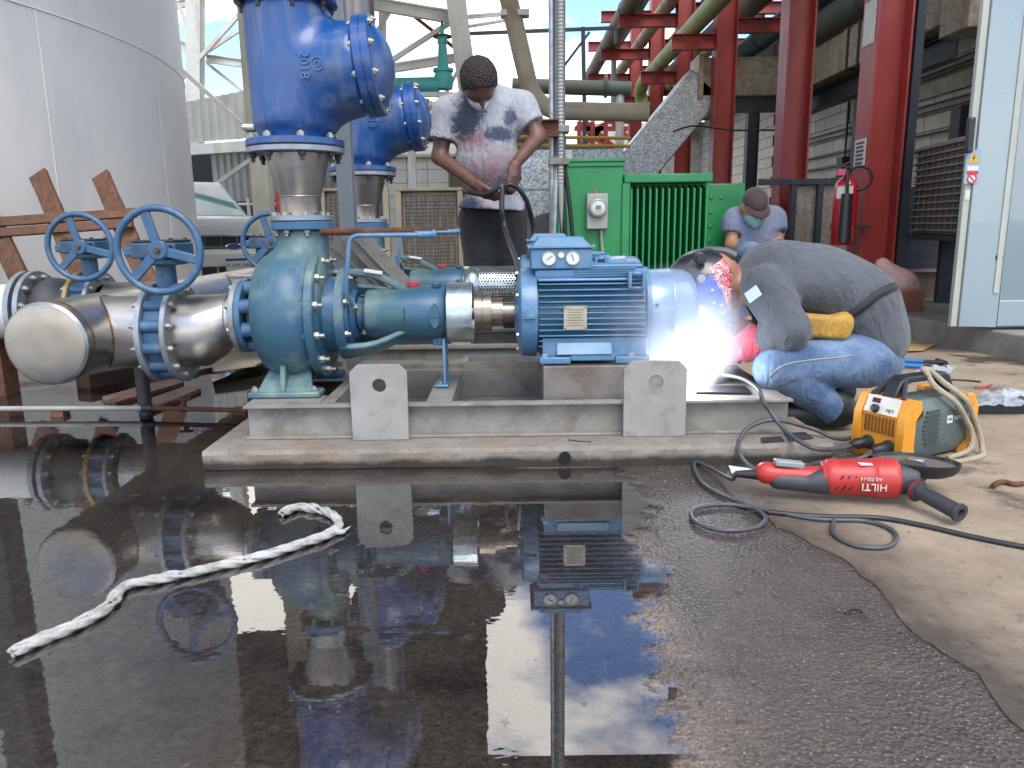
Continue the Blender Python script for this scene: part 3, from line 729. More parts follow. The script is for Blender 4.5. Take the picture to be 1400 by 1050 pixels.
lattice(t, [('column', (613, -80), (652, 215), 24, 0), ('beam', (505, 4), (632, 26), 15, 0.15), ('beam', (520, 96), (632, 78), 11, 0.15), ('brace', (530, 86), (620, 28), 7, 0.35), ('rust_brace', (558, 16), (622, 66), 5, 0.45),
            ('brace', (512, 50), (536, 10), 6, .3), ('column', (523, -40), (523, 300), 9, 1.8), ('brace', (606, 135), (632, 85), 5, .3), ('beam', (628, 24), (716, 17), 5, .3), ('brace', (630, 38), (690, 28), 4, .4)], 9)
b = MB(); p_ = at(652, 215, 9); b.hbeam(p_, Vector((p_.x + 0.25, 9, 0)), .2, .2, (0, 1, 0)); build('column', b, M['white_steel'], t, smooth=0)
# ================================================================== middle background
beige = mat('beige_pipe_paint', '#a79c84', '#8f846d', 3, 0.65, 0, 0.1, 40, stain=('#7d6546', 0.6, 3))
teal = mat('teal_pipe_paint', '#4aa79b', '#3d8f86', 3, 0.55, 0, 0.05, 40, stain=('#7a8a78', 0.5, 4))
agedteal = mat('aged_teal_pipe', '#4f6f66', '#5f5a4c', 1.6, 0.65, 0, 0.1, 40, stain=('#7a4f36', 0.8, 1.2))
brownp = mat('brown_pipe', '#6a6154', '#544c42', 2, 0.7, 0, 0.1, 40, stain=('#7a5a44', 0.5, 2))
olive = mat('olive_pipe', '#9aa163', '#7f8453', 2.2, 0.65, 0, 0.1, 40, stain=('#7c5f4a', 0.7, 2.6))
greyp = mat('grey_white_pipe', '#a5a59e', '#8b8b85', 3, 0.55, 0.2, stain=('#6f685c', 0.4, 4))
def arc_pts(p, q, r_, rad, n=6):
    """corner at p..q..r_ rounded by rad"""
    a = (Vector(p) - Vector(q)).normalized(); c = (Vector(r_) - Vector(q)).normalized(); q = Vector(q)
    s, e = q + a * rad, q + c * rad
    return [s.lerp(q, t) .lerp(q.lerp(e, t), t) for t in [i / n for i in range(n + 1)]]
# inclined beige pipe that elbows to a level run, with flange clamp
Y = 7.6
t = thing('elbow_pipe', 'beige pipe running down at a slant and elbowing level above the transformer', 'pipe', (at(720, 150, Y).x, Y, 0))
p, q_, r_ = at(682, -60, Y), at(731, 151, Y), at(886, 154, Y)
b = MB(); b.tube([p] + arc_pts(p, q_, r_, 0.28, 8) + [r_], 0.085, 20); build('pipe', b, beige, t, smooth=60)
b = MB(); c = at(704, 19, Y); b.cbox(c, (0.26, 0.14, 0.05)); build('clamp', b, M['white_steel'], t)
b = MB(); c = at(766, 152, Y); b.cyl(Vector((c.x, Y, 0)), c, 0.05, n=12); build('support', b, M['dark_steel'], t)
# level teal / grey pipe behind it
Y = 9.5
t = thing('level_pipe', 'weathered teal level pipe crossing behind the conduit pole', 'pipe', (at(800, 120, Y).x, Y, 0))
b = MB(); b.tube([at(700, 117, Y), at(862, 122, Y)], 0.085, 20); build('pipe', b, agedteal, t)
b = MB(); c = at(828, 118, Y); b.ring(c, (1, 0, 0), 0.05, 0.13, 0.03, 24); build('flange', b, brownp, t)
b = MB(); c = at(848, 118, Y); b.cyl((c.x, Y, 0), c, 0.05, n=12); build('support', b, M['white_steel'], t)
# dark gantry of angle iron
Y = 10.5
t = thing('steel_gantry', 'thin dark steel frame standing against the sky beside the conduit pole', 'frame', (at(797, 100, Y).x, Y, 0))
for a_, c_, wd in (((640, 46), (845, 38), .04), ((797, 37), (799, 150), .05), ((806, 44), (745, 125), .03), ((842, 38), (842, 60), .035)):
    b = MB(); b.beam(at(*a_, Y), at(*c_, Y), wd, wd); build('bar', b, M['dark_steel'], t)
b = MB(); c = at(799, 150, Y); b.beam(c, Vector((c.x, Y, 0)), .05, .05); build('bar', b, M['dark_steel'], t)
# teal gate valve
Y = 8.0
t = thing('gate_valve', 'teal gate valve with rising stem and handwheel on a teal pipe', 'valve', (at(607, 110, Y).x, Y, 0))
b = MB(); b.tube([at(500, 118, Y), at(600, 116, Y)], 0.075, 20); build('pipe', b, teal, t)
c = at(606, 100, Y); b = MB(); b.lathe(Vector((c.x, Y, at(606, 122, Y).z)), (0, 0, 1), [(0, .09), (.1, .10), (.16, .08), (.16, .10), (.19, .10), (.19, .055), (.42, .04), (.42, .05), (.5, .05), (.5, .02), (.58, .02)], 20); build('body', b, teal, t)
zt = at(605, 47, Y).z; b = MB(); b.cyl((c.x, Y, zt - .25), (c.x, Y, zt + .12), .012, n=8); build('stem', b, M['rust'], t)
b = MB(); b.torus((c.x, Y, zt - .02), (0, 0, 1), .085, .009, 28, 6); b.cyl((c.x - .085, Y, zt - .02), (c.x + .085, Y, zt - .02), .007, n=6); build('handwheel', b, M['rust'], t)
b = MB(); b.beam(at(540, 127, Y), at(640, 131, Y), .06, .05); build('support_beam', b, M['white_steel'], t)
b = MB(); c2 = at(582, 135, Y); b.cyl(c2, at(582, 148, Y), .03, n=12); b.cyl(at(576, 148, Y), at(610, 146, Y), .02, n=10); build('drain_pipe', b, greyp, t)
b = MB(); c2 = at(560, 127, Y); b.cbox((c2.x, Y, c2.z / 2), (.07, .07, c2.z)); build('support_leg', b, M['white_steel'], t)

# white clad building with sloping roof
Y = 9.0
t = thing('panel_building', 'low white panelled building with rust stains and a pale roof', 'building', (at(575, 230, Y).x, Y, 0))
x0, x1 = at(500, 230, Y).x, at(612, 230, Y).x; z0, z1 = 0, at(570, 214, Y).z
wp = mat('clad_white', '#cfcdc2', '#c2bfb2', 2, 0.6, stain=('#b08a4c', 0.75, 1.7, (1, 1, .35)))
b = MB(); b.box((x0, Y + .02, 0), (x1, Y + 1.6, z1)); build('wall', b, wp, t)
px_ = [x0 + (x1 - x0) * k / 4 for k in range(5)]; pz = [z1 - k * 0.145 for k in range(5)]
for i in range(4):
    for k in range(4):
        b = MB(); b.box((px_[i] + .004, Y, pz[k + 1] + .004), (px_[i + 1] - .004, Y + .03, pz[k] - .004)); build('panel', b, wp, t)
b = MB(); b.add([(x0, Y - .12, z1), (x1 + .1, Y - .12, z1), (x1 + .1, Y + 1.7, z1 + .32), (x0, Y + 1.7, z1 + .32)], [(0, 1, 2, 3)]); build('roof', b, M['white_steel'], t, smooth=0, solid=.03)
b = MB(); b.box((x1, Y + .3, 0), (x1 + .35, Y + 1.5, z1 - .1)); build('end_wall', b, mat('clad_brown', '#7d776b', '#6b655a', 3, .8), t)
t2 = thing('roof_truss', 'dark sloping roof truss with pale timbers behind the far check valve', 'truss', (at(595, 190, 10.5).x, 10.5, 0))
for a_, c_, m_, wd in (((560, 132), (640, 168), 'white_steel', .12), ((565, 174), (650, 190), 'white_steel', .16)):
    b = MB(); b.beam(at(*a_, 10.5), at(*c_, 10.5), .08, wd); build('rafter', b, M[m_], t2)
b = MB(); c0, c1 = at(556, 146, 10.7), at(760, 205, 10.7); b.box((c0.x, 10.7, 0), (c1.x, 11.6, at(600, 168, 10.7).z)); build('wall', b, mat('brown_wall', '#4a4038', '#3a322c', 3, .85), t2)

# condenser units with dusty fin coils
fin = NB('dusty_coil'); vx = fin.coord(); wv = fin.n('ShaderNodeTexWave', bands_direction='X'); wv.inputs['Scale'].default_value = 22; fin.l(vx, wv.inputs[0])
wz = fin.n('ShaderNodeTexWave', bands_direction='Z'); wz.inputs['Scale'].default_value = 22; fin.l(vx, wz.inputs[0])
strk = fin.noise(7, 6, .7, fin.coord((6, 1, .35)))
cc = fin.mix(fin.math('MULTIPLY', fin.math('MAXIMUM', wv.outputs['Fac'], wz.outputs['Fac']), .55), lin('#3e3b36'), lin('#7f786b')); cc = fin.mix(fin.ramp(strk, .5, .66), cc, lin('#a39a88'))
fin.set('Base Color', cc); fin.set('Roughness', .8); fin.bump(fin.math('MAXIMUM', wv.outputs['Fac'], wz.outputs['Fac']), .5, .01); fin = fin.m
tan = mat('tan_sheet', '#a3967f', '#8d816c', 3, .6, 0, .05, 40, stain=('#6e5f49', .5, 5))
def condenser(xa, xb, ya, yb, Y, label):
    p, q_ = at(xa, ya, Y), at(xb, yb, Y); t = thing('condenser_unit', label, 'condenser', ((p.x + q_.x) / 2, Y, 0), 'condenser units behind the pumps')
    z0 = 0.06
    b = MB(); b.box((p.x, Y + .02, z0), (q_.x, Y + .5, p.z)); build('casing', b, tan, t, bevel=.01)
    b = MB(); b.box((p.x + .03, Y, z0 + .05), (q_.x - .03, Y + .03, p.z - .03)); cl = sub(build('coil_panel', b, fin, t))
    W_, H_ = q_.x - p.x - .06, p.z - z0 - .08
    b = MB()
    for i in range(int(W_ / .022)): x = p.x + .04 + i * .022; b.box((x, Y - .006, z0 + .06), (x + .004, Y - .001, p.z - .04))
    tag(build('fin_wires', b, mat('dust_wire', '#8d8475', '#6e665a', 20, .8), cl, smooth=0), kind='stuff')
    b = MB()
    for i in range(int(H_ / .028)): z = z0 + .06 + i * .028; b.box((p.x + .04, Y - .010, z), (q_.x - .04, Y - .0065, z + .003))
    tag(build('cross_wires', b, MATS['dust_wire'], cl, smooth=0), kind='stuff')
    for x in (p.x, q_.x):
        b = MB(); b.cbox((x, Y - .01, p.z / 2), (.04, .05, p.z)); build('corner_post', b, tan, t)
    b = MB(); b.box((p.x - .02, Y - .04, p.z), (q_.x + .02, Y + .52, p.z + .025)); build('lid', b, tan, t, bevel=.006)
    for x in (p.x + .1, q_.x - .1):
        b = MB(); b.cbox((x, Y + .25, .03), (.1, .4, .06)); build('foot', b, M['dark_steel'], t)
condenser(441, 519, 262, 380, 6.3, 'dusty brown condenser unit half hidden behind the grey square post')
condenser(545, 632, 262, 380, 6.2, 'dusty brown condenser unit right behind the standing worker')
b = MB(); x = at(529, 300, 6.15).x; b.cbox((x, 6.15, .5), (.045, .05, 1.0)); tag(build('fence_post', b, tan, bevel=.004), 'tan post standing between the two condenser units', 'post')

# grey square post and stainless riser near the check valves
p = at(472, 230, 3.15)
t = thing('square_post', 'grey square steel post between the two blue check valves', 'post', (p.x, 3.15, 0))
b = MB(); b.box((p.x - .031, 3.12, 0), (p.x + .031, 3.18, 2.2)); build('tube', b, mat('grey_post', '#7d8487', '#6d7477', 3, .5, .2, stain=('#5d6062', .5, 6, (1, 1, .3))), t, bevel=.004)
b = MB(); b.box((p.x - .08, 3.06, 0), (p.x + .08, 3.24, .012)); build('base_plate', b, M['cement_grey'], t)
# slanted channel braces beside the near pump
t = thing('channel_brace', 'slanted grey steel channel standing behind the near pump bracket', 'channel', (-.42, 3.05, 0))
for a_, c_, d1, d2 in (((452, 334), (505, 378), 3.05, 3.05), ((487, 326), (555, 397), 3.0, 3.0)):
    b = MB(); pa, pc = at(*a_, d1), at(*c_, d2); pc = pa + (pc - pa) * 1.9; b.beam(pa, pc, .012, .085); 
    up = Vector((0, 1, 0)); dd = (pc - pa).normalized(); sx_ = dd.cross(up).normalized()
    b.beam(pa + sx_ * .0, pc, .05, .008, Vector((-dd.z, 0, dd.x))); build('channel', b, M['cement_grey'], t)
b = MB(); b.cbox((-.36, 3.05, .085), (.5, .1, .17)); build('foot_beam', b, M['cement_grey'], t)

# conduit pole bundle
Y = 4.95
p = at(763, 200, Y)
t = thing('conduit_pole', 'galvanised conduit pole with ribbed flexible conduit and strut clamp', 'conduit', (p.x, Y, 0))
b = MB(); b.tube([Vector((p.x, Y, 0)), Vector((p.x, Y, 5.5))], .045, 20); build('rigid_conduit', b, mat('dull_galv', '#8e9294', '#757a7d', 20, .5, .5, .1, 60, speck=('#a9adae', 120, .6)), t)
b = MB(); N = 260; x = at(766, 100, Y - .06)
b.lathe((p.x + .012, Y - .062, .95), (0, 0, 1), [(i * .0105, .0215 if i % 2 else .0180) for i in range(N)], 14)
build('flexible_conduit', b, greyp, t, smooth=0)
b = MB(); b.tube([Vector((p.x + .012, Y - .062, .96)), Vector((p.x + .02, Y - .06, .75)), Vector((p.x + .05, Y - .03, .55)), Vector((p.x + .07, Y, .3))], .0185, 12, 5); build('flexible_conduit', b, greyp, t)
b = MB(); b.tube([Vector((p.x - .043, Y - .05, .5)), Vector((p.x - .043, Y - .05, 5.4))], .016, 12); build('rigid_conduit', b, M['galv'], t)
c = at(758, 178, Y); b = MB()
for dz, dx in ((0, 0),):
    b.box((c.x - .12, Y - .13, c.z - .05), (c.x + .02, Y - .085, c.z - .042)); b.box((c.x - .12, Y - .13, c.z + .042), (c.x + .02, Y - .085, c.z + .05)); b.box((c.x - .12, Y - .094, c.z - .042), (c.x + .02, Y - .085, c.z + .042))
build('strut', b, M['rust'], t)
for z in (at(762, 178, Y).z, at(762, 222, Y).z):
    b = MB(); b.box((p.x - .06, Y - .09, z - .02), (p.x + .065, Y + .05, z + .02)); build('clamp', b, M['cement_grey'], t, bevel=.004)
for dx, m_, nm in ((-.03, 'galv', 'rigid_conduit'), (.035, 'black_rubber', 'cable'), (.075, 'black_rubber', 'cable')):
    b = MB(); zt = at(760, 215, Y).z; b.tube([Vector((p.x + dx * .4, Y - .03, zt)), Vector((p.x + dx, Y - .07, .75)), Vector((p.x + dx * 1.4, Y - .08, .3)), Vector((p.x + dx * 1.5, Y - .05, .02))], .014 if m_ != 'galv' else .022, 10, 6); build(nm, b, M[m_], t)
b = MB(); zt = at(760, 232, Y).z; b.tube([Vector((p.x - .0, Y - .04, zt)), Vector((p.x + .002, Y - .05, .4)), Vector((p.x, Y - .03, .02))], .010, 10, 6); build('green_hose', b, mat('green_hose', '#2f9a6d', '#268059', 8, .4), t)

# spangled sheet cabinet between worker and pole
Y = 5.7; a_, c_ = at(706, 206, Y), at(764, 360, Y)
t = thing('sheet_cabinet', 'spangled galvanised sheet housing behind the standing worker', 'housing', ((a_.x + c_.x) / 2, Y, 0))
b = MB(); b.box((a_.x - .1, Y, 0), (c_.x + .1, Y + .5, a_.z)); build('casing', b, M['spangle'], t, bevel=.006)
b = MB(); z = at(735, 258, Y).z; b.box((a_.x - .1, Y - .008, z - .006), (c_.x + .1, Y - .001, z + .006)); build('seam', b, M['galv'], t)
b = MB(); b.lathe((a_.x + .22, Y - .03, .62), (0, 1, 0), [(0, .16), (.02, .17)], 30); build('round_cover', b, mat('cover_grey', '#4a4c4d', '#3d3f40', 7, .6), t)
# low pipes and guard rail between pole and rack
t = thing('guard_rail', 'low yellow guard rail running behind the transformer', 'rail', (at(770, 195, 8.6).x, 8.6, 0))
for y in (188, 199):
    b = MB(); b.cyl(at(690, y - 1, 8.6), at(862, y + 1, 8.6), .018, n=10); build('rail', b, M['yellow'], t)
for px in (700, 772):
    b = MB(); c = at(px, 187, 8.6); b.cyl((c.x, 8.6, 0), c, .02, n=10); build('post', b, M['yellow'], t)
t = thing('low_duct', 'low spangled sheet duct lying level behind the transformer', 'duct', (at(830, 210, 8.2).x, 8.2, 0))
a_, c_ = at(720, 205, 8.2), at(852, 240, 8.2); b = MB(); b.box((a_.x, 8.2, 0), (c_.x, 8.6, a_.z)); build('casing', b, M['spangle'], t)
b = MB(); b.box((a_.x - .3, 9.3, 0), (c_.x, 9.6, at(760, 199, 9.3).z)); build('backing_wall', b, mat('slate_wall', '#59636b', '#4a535b', 2, .7), t)

# ================================================================== green transformer
Y = 5.35
grn = mat('transformer_green', lin('#1c8a4c'), lin('#177541'), 2, .4, 0, .05, 80, stain=('#2c6a45', .5, 3))
p0, p1 = at(772, 222, Y), at(850, 370, Y)
t = thing('transformer', 'bright green transformer with cooling fins, cabinet and bolted side panel', 'transformer', (at(880, 360, Y).x, Y, 0))
zt = p0.z; b = MB(); b.box((p0.x, Y, 0.08), (p1.x, Y + .8, zt)); build('cabinet', b, grn, t, bevel=.008)
b = MB(); b.box((p0.x - .015, Y - .02, zt), (p1.x + .015, Y + .82, zt + .02)); b.box((p0.x - .005, Y - .012, zt - .03), (p1.x + .005, Y - .004, zt)); build('lid', b, grn, t, bevel=.005)
a_, c_ = at(846, 238, Y - .01), at(968, 370, Y - .01); zt2 = a_.z
b = MB(); b.box((p1.x + .004, Y + .14, .08), (c_.x + .01, Y + .8, zt2 - .02)); build('oil_tank', b, grn, t, bevel=.01)
b = MB(); b.box((p1.x + .004, Y - .02, zt2 - .06), (c_.x + .01, Y + .82, zt2)); build('top_header', b, grn, t, bevel=.008)
fx0, fx1 = at(862, 300, Y).x, at(964, 300, Y).x; z0 = .12; z1 = at(900, 252, Y).z
N = 13
for i in range(N):
    x = fx0 + (fx1 - fx0) * i / (N - 1); b = MB()
    b.add([(x - .007, Y + .14, z0), (x + .007, Y + .14, z0), (x + .007, Y - .03, z0 + .02), (x - .007, Y - .03, z0 + .02), (x - .007, Y + .14, z1), (x + .007, Y + .14, z1), (x + .007, Y - .03, z1 - .03), (x - .007, Y - .03, z1 - .03)], [(0, 1, 2, 3), (4, 7, 6, 5), (0, 4, 5, 1), (1, 5, 6, 2), (2, 6, 7, 3), (3, 7, 4, 0)])
    build('cooling_fin', b, grn, t, bevel=.003)
b = MB(); b.box((at(850, 300, Y).x, Y - .02, .1), (at(860, 300, Y).x, Y + .14, zt2 - .06)); build('fin_frame', b, grn, t)
a2, c2 = at(967, 251, Y + .25), at(1014, 370, Y + .25)
b = MB(); b.box((c_.x + .012, Y + .25, .08), (c2.x, Y + .75, a2.z)); sp = sub(build('side_panel', b, grn, t, bevel=.008))
for i in range(8):
    b = MB(); z = a2.z - .1 - i * .1; b.sphere((c_.x + .07, Y + .25, z), .016, 10, (1, .4, 1)); build('rivet', b, grn, sp)
b = MB(); b.sphere((c_.x + .14, Y + .25, a2.z - .1), .016, 10, (1, .4, 1)); build('rivet', b, grn, sp)
for x in (p0.x + .1, c_.x - .1):
    b = MB(); b.box((x - .05, Y + .1, 0), (x + .05, Y + .7, .09)); build('skid_foot', b, M['dark_steel'], t)
# electricity meter
a_, c_ = at(802, 265, Y - .03), at(830, 313, Y - .03)
t = thing('electric_meter', 'round glass electricity meter on a grey box fixed to the green cabinet', 'meter', ((a_.x + c_.x) / 2, Y - .03, c_.z))
b = MB(); b.box((a_.x, Y - .07, c_.z), (c_.x, Y - .002, a_.z)); build('box', b, mat('meter_grey', '#a2a59f', '#8f928c', 5, .5, .1), t, bevel=.006)
c = at(817, 285, Y - .08); b = MB(); b.lathe(c + Vector((0, .01, 0)), (0, -1, 0), [(0, .058), (.025, .058), (.025, .05), (.05, .046), (.055, .03)], 28); dl = sub(build('dial', b, mat('meter_dial', '#c2c4bf', '#aeb0aa', 9, .2, 0, coat=1), t))
b = MB(); b.cbox(c + Vector((0, -.048, .008)), (.034, .004, .022)); build('display', b, mat('lcd', '#6f776d', '#60675f', 9, .3), dl)
b = MB(); b.torus(c + Vector((0, -.012, 0)), (0, 1, 0), .057, .006, 30, 8); build('bezel', b, M['galv'], dl)
b = MB(); e = at(822, 314, Y - .03); b.tube([e, e + Vector((.004, 0, -.08)), e + Vector((.012, 0, -.2)), e + Vector((.012, .02, -.4))], .011, 10, 5); build('cable', b, greyp, t)
b = MB(); b.sphere(at(815, 264, Y - .02), .018, 10); build('seal_knob', b, mat('orange_knob', '#b5622c', '#9c5225', 9, .5), t)

# ================================================================== red pipe rack
RX = 2.54
for i, (yy, lb) in enumerate(((5.5, 'red steel column carrying the fire extinguisher and paper notices'), (7.2, 'red steel column rising behind the seated man'), (9.6, 'red steel column standing right of the sloping duct'),
                              (11.8, 'slim red rack column behind the sloping spangled duct'), (14.0, 'slim red rack column beneath the thin grey pipe elbow'), (16.2, 'farthest slim red rack column beside the level pipe'))):
    t = thing('rack_column', lb, 'column', (RX, yy, 0), 'red columns of the pipe rack')
    b = MB(); b.hbeam((RX, yy, 0), (RX, yy, 5.05), .22, .24, (1, 0, 0), .016); build('post', b, M['red_steel'], t, smooth=0)
    b = MB(); b.box((RX - .18, yy - .17, 0), (RX + .18, yy + .17, .155)); build('base_block', b, M['concrete'], t)
    for z, ln in (((3.02, .62),) if i == 0 else ((2.78, .62), (3.55, .95), (4.15, .95))):
        b = MB(); b.hbeam((RX - .12, yy, z), (RX - ln, yy, z), .12, .17, (0, 0, 1), .012); build('bracket_arm', b, M['red_steel'], t, smooth=0)
    for z in ((3.35,) if i == 0 else (2.95, 3.7)):
        b = MB(); b.hbeam((RX + .12, yy, z), (RX + 1.6, yy, z), .1, .16, (0, 0, 1), .012); build('cross_arm', b, M['red_steel'], t, smooth=0)
    if i >= 2:
        b = MB(); b.hbeam((RX + 1.7, yy, 0), (RX + 1.7, yy, 4.4), .18, .2, (1, 0, 0), .014); build('rear_post', b, M['dark_steel'], t, smooth=0)
    if i == 0:
        b = MB(); b.box((RX + .135, yy - .12, .155), (RX + .19, yy - .05, 4.0)); build('door_jamb', b, M['dark_steel'], t)
# red stair / diagonal bracing far behind
t = thing('red_stair', 'far red steel stair with sloping stringers behind the transformer', 'stair', (at(815, 190, 18).x, 18, 0))
for a_, c_ in (((790, 168), (830, 200)), ((800, 168), (842, 205)), ((795, 200), (826, 170)), ((838, 165), (856, 188))):
    b = MB(); b.beam(at(*a_, 18), at(*c_, 18), .08, .14); build('stringer', b, M['red_steel'], t)
for px in (792, 810, 828, 846):
    b = MB(); c = at(px, 166, 18); b.beam(Vector((c.x, 18, 0)), c, .1, .1); build('post', b, M['red_steel'], t)
b = MB(); b.beam(at(785, 176, 18), at(860, 176, 18), .08, .1); build('landing', b, M['red_steel'], t)
# pipes on the rack, all running away from the yard
def run(name, label, X, dz, r, y0, y1, m, extra=None):
    t = thing(name, label, 'pipe', (X, (y0 + y1) / 2, dz + .7 - r)); z = dz + .7
    b = MB(); pts = [Vector((X, y0, z)), Vector((X, y1, z))]
    if extra: pts = [Vector((X, y0, z))] + extra
    b.tube(pts, r, 20); build('pipe', b, m, t, smooth=60)
    for k in range(int((y1 - y0) / 2.3)):
        b = MB(); yy = y0 + 1.4 + k * 2.3; b.torus((X, yy, z), (0, 1, 0), r + .002, .008, 28, 6); build('weld_band', b, m, t)
    return t
z = .7 + 2.28; e0, e1 = Vector((2.2, 13.3, z)), Vector((2.2, 13.55, z - .28))
run('rack_pipe', 'olive green pipe running along the left of the red columns', 2.2, 2.28, .105, 6.6, 13.3, olive, [Vector((2.2, 13.1, z)), Vector((2.2, 13.35, z - .03)), Vector((2.2, 13.5, z - .14)), Vector((2.24, 13.52, z - .3)), Vector((2.3, 13.4, z - .42))])
z = .7 + 3.02; run('rack_pipe', 'thin grey pipe dropping through an elbow at the far end', 1.9, 3.02, .05, 9.0, 14.3, greyp, [Vector((1.9, 14.2, z)), Vector((1.88, 14.38, z - .04)), Vector((1.87, 14.42, z - .15)), Vector((1.87, 14.42, z - .95))])
run('rack_pipe', 'brown pipe outermost on the left edge of the rack', 1.72, 3.05, .12, 10.5, 18, brownp)
run('rack_pipe', 'small brown pipe crossing behind the thin grey pipe', 2.32, 3.1, .10, 10.5, 18, beige)
run('rack_pipe', 'thick dark brown pipe just behind the second red column', 2.95, 2.62, .16, 7.4, 15, brownp)
run('rack_pipe', 'dark teal pipe deep under the rack roof', 3.45, 2.45, .14, 7.4, 15, mat('deep_teal', '#2f5f5c', '#2a4a48', 2, .6))
run('rack_pipe', 'rust brown pipe above the dark brown one', 2.85, 3.05, .11, 7.4, 16, M['rust'])
run('rack_pipe', 'pale grey pipe high over the second red column', 3.25, 3.0, .09, 7.4, 16, greyp)
run('rack_pipe', 'thin olive pipe between the red columns and the brown pipe', 2.74, 2.30, .06, 9.8, 16, olive)
tq = run('rack_pipe', 'aged teal and orange pipe lettered beside the extinguisher column', 3.5, 2.12, .15, 6.6, 13, agedteal)
c = at(1178, 27, 7.68); c = Vector((3.345, 7.75, 2.86)); text('pipe_lettering', 'AG', .15, M['black_rubber'], c, (0, -1, 0.0), (.2, 0, 1), tq)
b = MB(); c = Vector((2.3, 14.5, 1.5)); a_ = at(765, 150, 14.5)
# ducts
t = thing('air_duct', 'galvanised air duct sloping down to the transformer then running level along the rack', 'duct', (2.6, 9.9, 0))
Yd = 9.95
pa, pc = at(952, 128, Yd), at(852, 250, Yd)
dd = (pc - pa).normalized(); up = Vector((-dd.z, 0, dd.x))
b = MB(); b.beam(pa - dd * .12, pc, .42, .50, up); build('sloping_section', b, M['spangle'], t, bevel=.02)
b = MB(); b.beam(Vector((pc.x, Yd, .02)), pc + Vector((0, 0, .05)), .42, .5, (1, 0, 0)); build('drop_section', b, M['spangle'], t)
z0, z1 = 2.2, 2.64; x0 = at(953, 120, Yd).x
b = MB(); b.box((x0, Yd - .21, z0), (3.38, Yd + .21, z1)); build('level_section', b, M['old_duct'], t, bevel=.01)
b = MB(); b.box((x0 - .04, Yd - .24, z0 - .03), (x0 + .02, Yd + .24, z1 + .03)); build('joint_flange', b, M['old_duct'], t)
b = MB(); b.box((3.39, 6.4, z0), (3.85, Yd + .21, z1 - .06)); build('receding_section', b, M['old_duct'], t, bevel=.01)
for yy in (7.9, 8.15):
    b = MB(); b.box((3.375, yy, z0 - .015), (3.865, yy + .03, z1 - .045)); build('joint_flange', b, M['dark_steel'], t)
b = MB(); b.box((3.35, 6.0, z0 - .12), (6.2, 6.39, z1 - .2)); build('cross_section', b, M['old_duct'], t, bevel=.01)
b = MB(); b.hbeam((3.62, 6.6, z0 - .12), (3.62, Yd, z0 - .12), .12, .2); build('support_beam', b, M['dark_steel'], t)
for yy in (9.6,):
    b = MB(); b.hbeam((2.7, yy, z0 - .12), (3.55, yy, z0 - .12), .1, .18); build('support_arm', b, M['dark_steel'], t)
# hanging cable between duct and wall
b = MB(); b.tube([at(920, 180, 9.2), at(950, 172, 9), at(1000, 178, 8.6), at(1060, 178, 8.2), at(1100, 182, 8)], .010, 8, 6)
tag(build('slack_cable', b, M['black_rubber']), 'slack black cable strung beneath the rusty duct', 'cable')

# ================================================================== block wall of the plant building
WX = 5.3
blk = mat('painted_block', '#c2beb2', '#b0aca0', 2, .75, 0, .3, 40, .004, stain=('#6f675c', .7, 2.6, (1, 1, .6)))
t = thing('block_wall', 'painted concrete block wall with conduits and boxes at the building', 'wall', (WX, 12, 0))
b = MB(); b.box((WX + .02, 5, 0), (WX + .22, 22, 3.4)); wl = sub(build('mortar_core', b, mat('mortar', '#7c776c', '#6c675e', 5, .9, stain=('#4f4a42', .6, 3)), t))
bb_ = MB(); bb_.box((-.03, .006, .006), (.025, .394, .194)); blm = build('block', bb_, blk, t, bevel=0, smooth=0, world=False)
first = True
for row in range(15):
    for k in range(19):
        yy = 8.2 + k * .4 + (row % 2) * .2 - 12
        if first: o = blm; first = False
        else: o = blm.copy(); COL.objects.link(o); o.parent = t
        o.location = (0.0 + random.uniform(-.003, .003), yy, .2 + row * .2)
b = MB(); b.box((WX - .03, 16, 0), (WX + .015, 22, 3.4))
q = NB('far_blocks'); bt = q.n('ShaderNodeTexBrick'); bt.inputs['Scale'].default_value = 1.0; bt.inputs['Brick Width'].default_value = .4; bt.inputs['Row Height'].default_value = .2; bt.inputs['Mortar Size'].default_value = .008
bt.inputs['Color1'].default_value = lin('#c2beb2'); bt.inputs['Color2'].default_value = lin('#b3afa3'); bt.inputs['Mortar'].default_value = lin('#5d584f')
sp_ = q.n('ShaderNodeSeparateXYZ'); q.l(q.coord(), sp_.inputs[0]); cb_ = q.n('ShaderNodeCombineXYZ'); q.l(sp_.outputs[1], cb_.inputs[0]); q.l(sp_.outputs[2], cb_.inputs[1]); q.l(cb_.outputs[0], bt.inputs['Vector']); q.set('Base Color', bt.outputs[0]); q.set('Roughness', .8)
build('far_block_face', b, q.m, t, smooth=0)
b = MB(); b.box((1.9, 21.8, 0), (WX + .2, 22, 3.4)); build('end_wall', b, blk, t)
for z in (1.55, 1.75, 2.02, 2.1):
    b = MB(); b.tube([Vector((WX - .06, 8, z)), Vector((WX - .06, 15.5, z + .03))], .014, 8); build('conduit', b, M['dark_steel'], t)
for yy, z in ((12.3, 1.55), (12.0, 1.0), (11.2, 1.35)):
    b = MB(); b.box((WX - .16, yy, z - .16), (WX - .04, yy + .22, z + .14)); build('junction_box', b, M['dark_steel'], t, bevel=.008)
    b = MB(); b.tube([Vector((WX - .08, yy + .1, z + .1)), Vector((WX - .08, yy + .1, 2.6))], .02, 8); build('conduit', b, M['dark_steel'], t)
for k in range(3):
    b = MB(); b.tube([Vector((WX - .1, 11.7 + k * .07, 1.9)), Vector((WX - .15, 11.85 + k * .05, 1.5)), Vector((WX - .1, 12.05 + k * .03, 1.05))], .013, 8, 5); build('cable', b, M['black_rubber'], t)
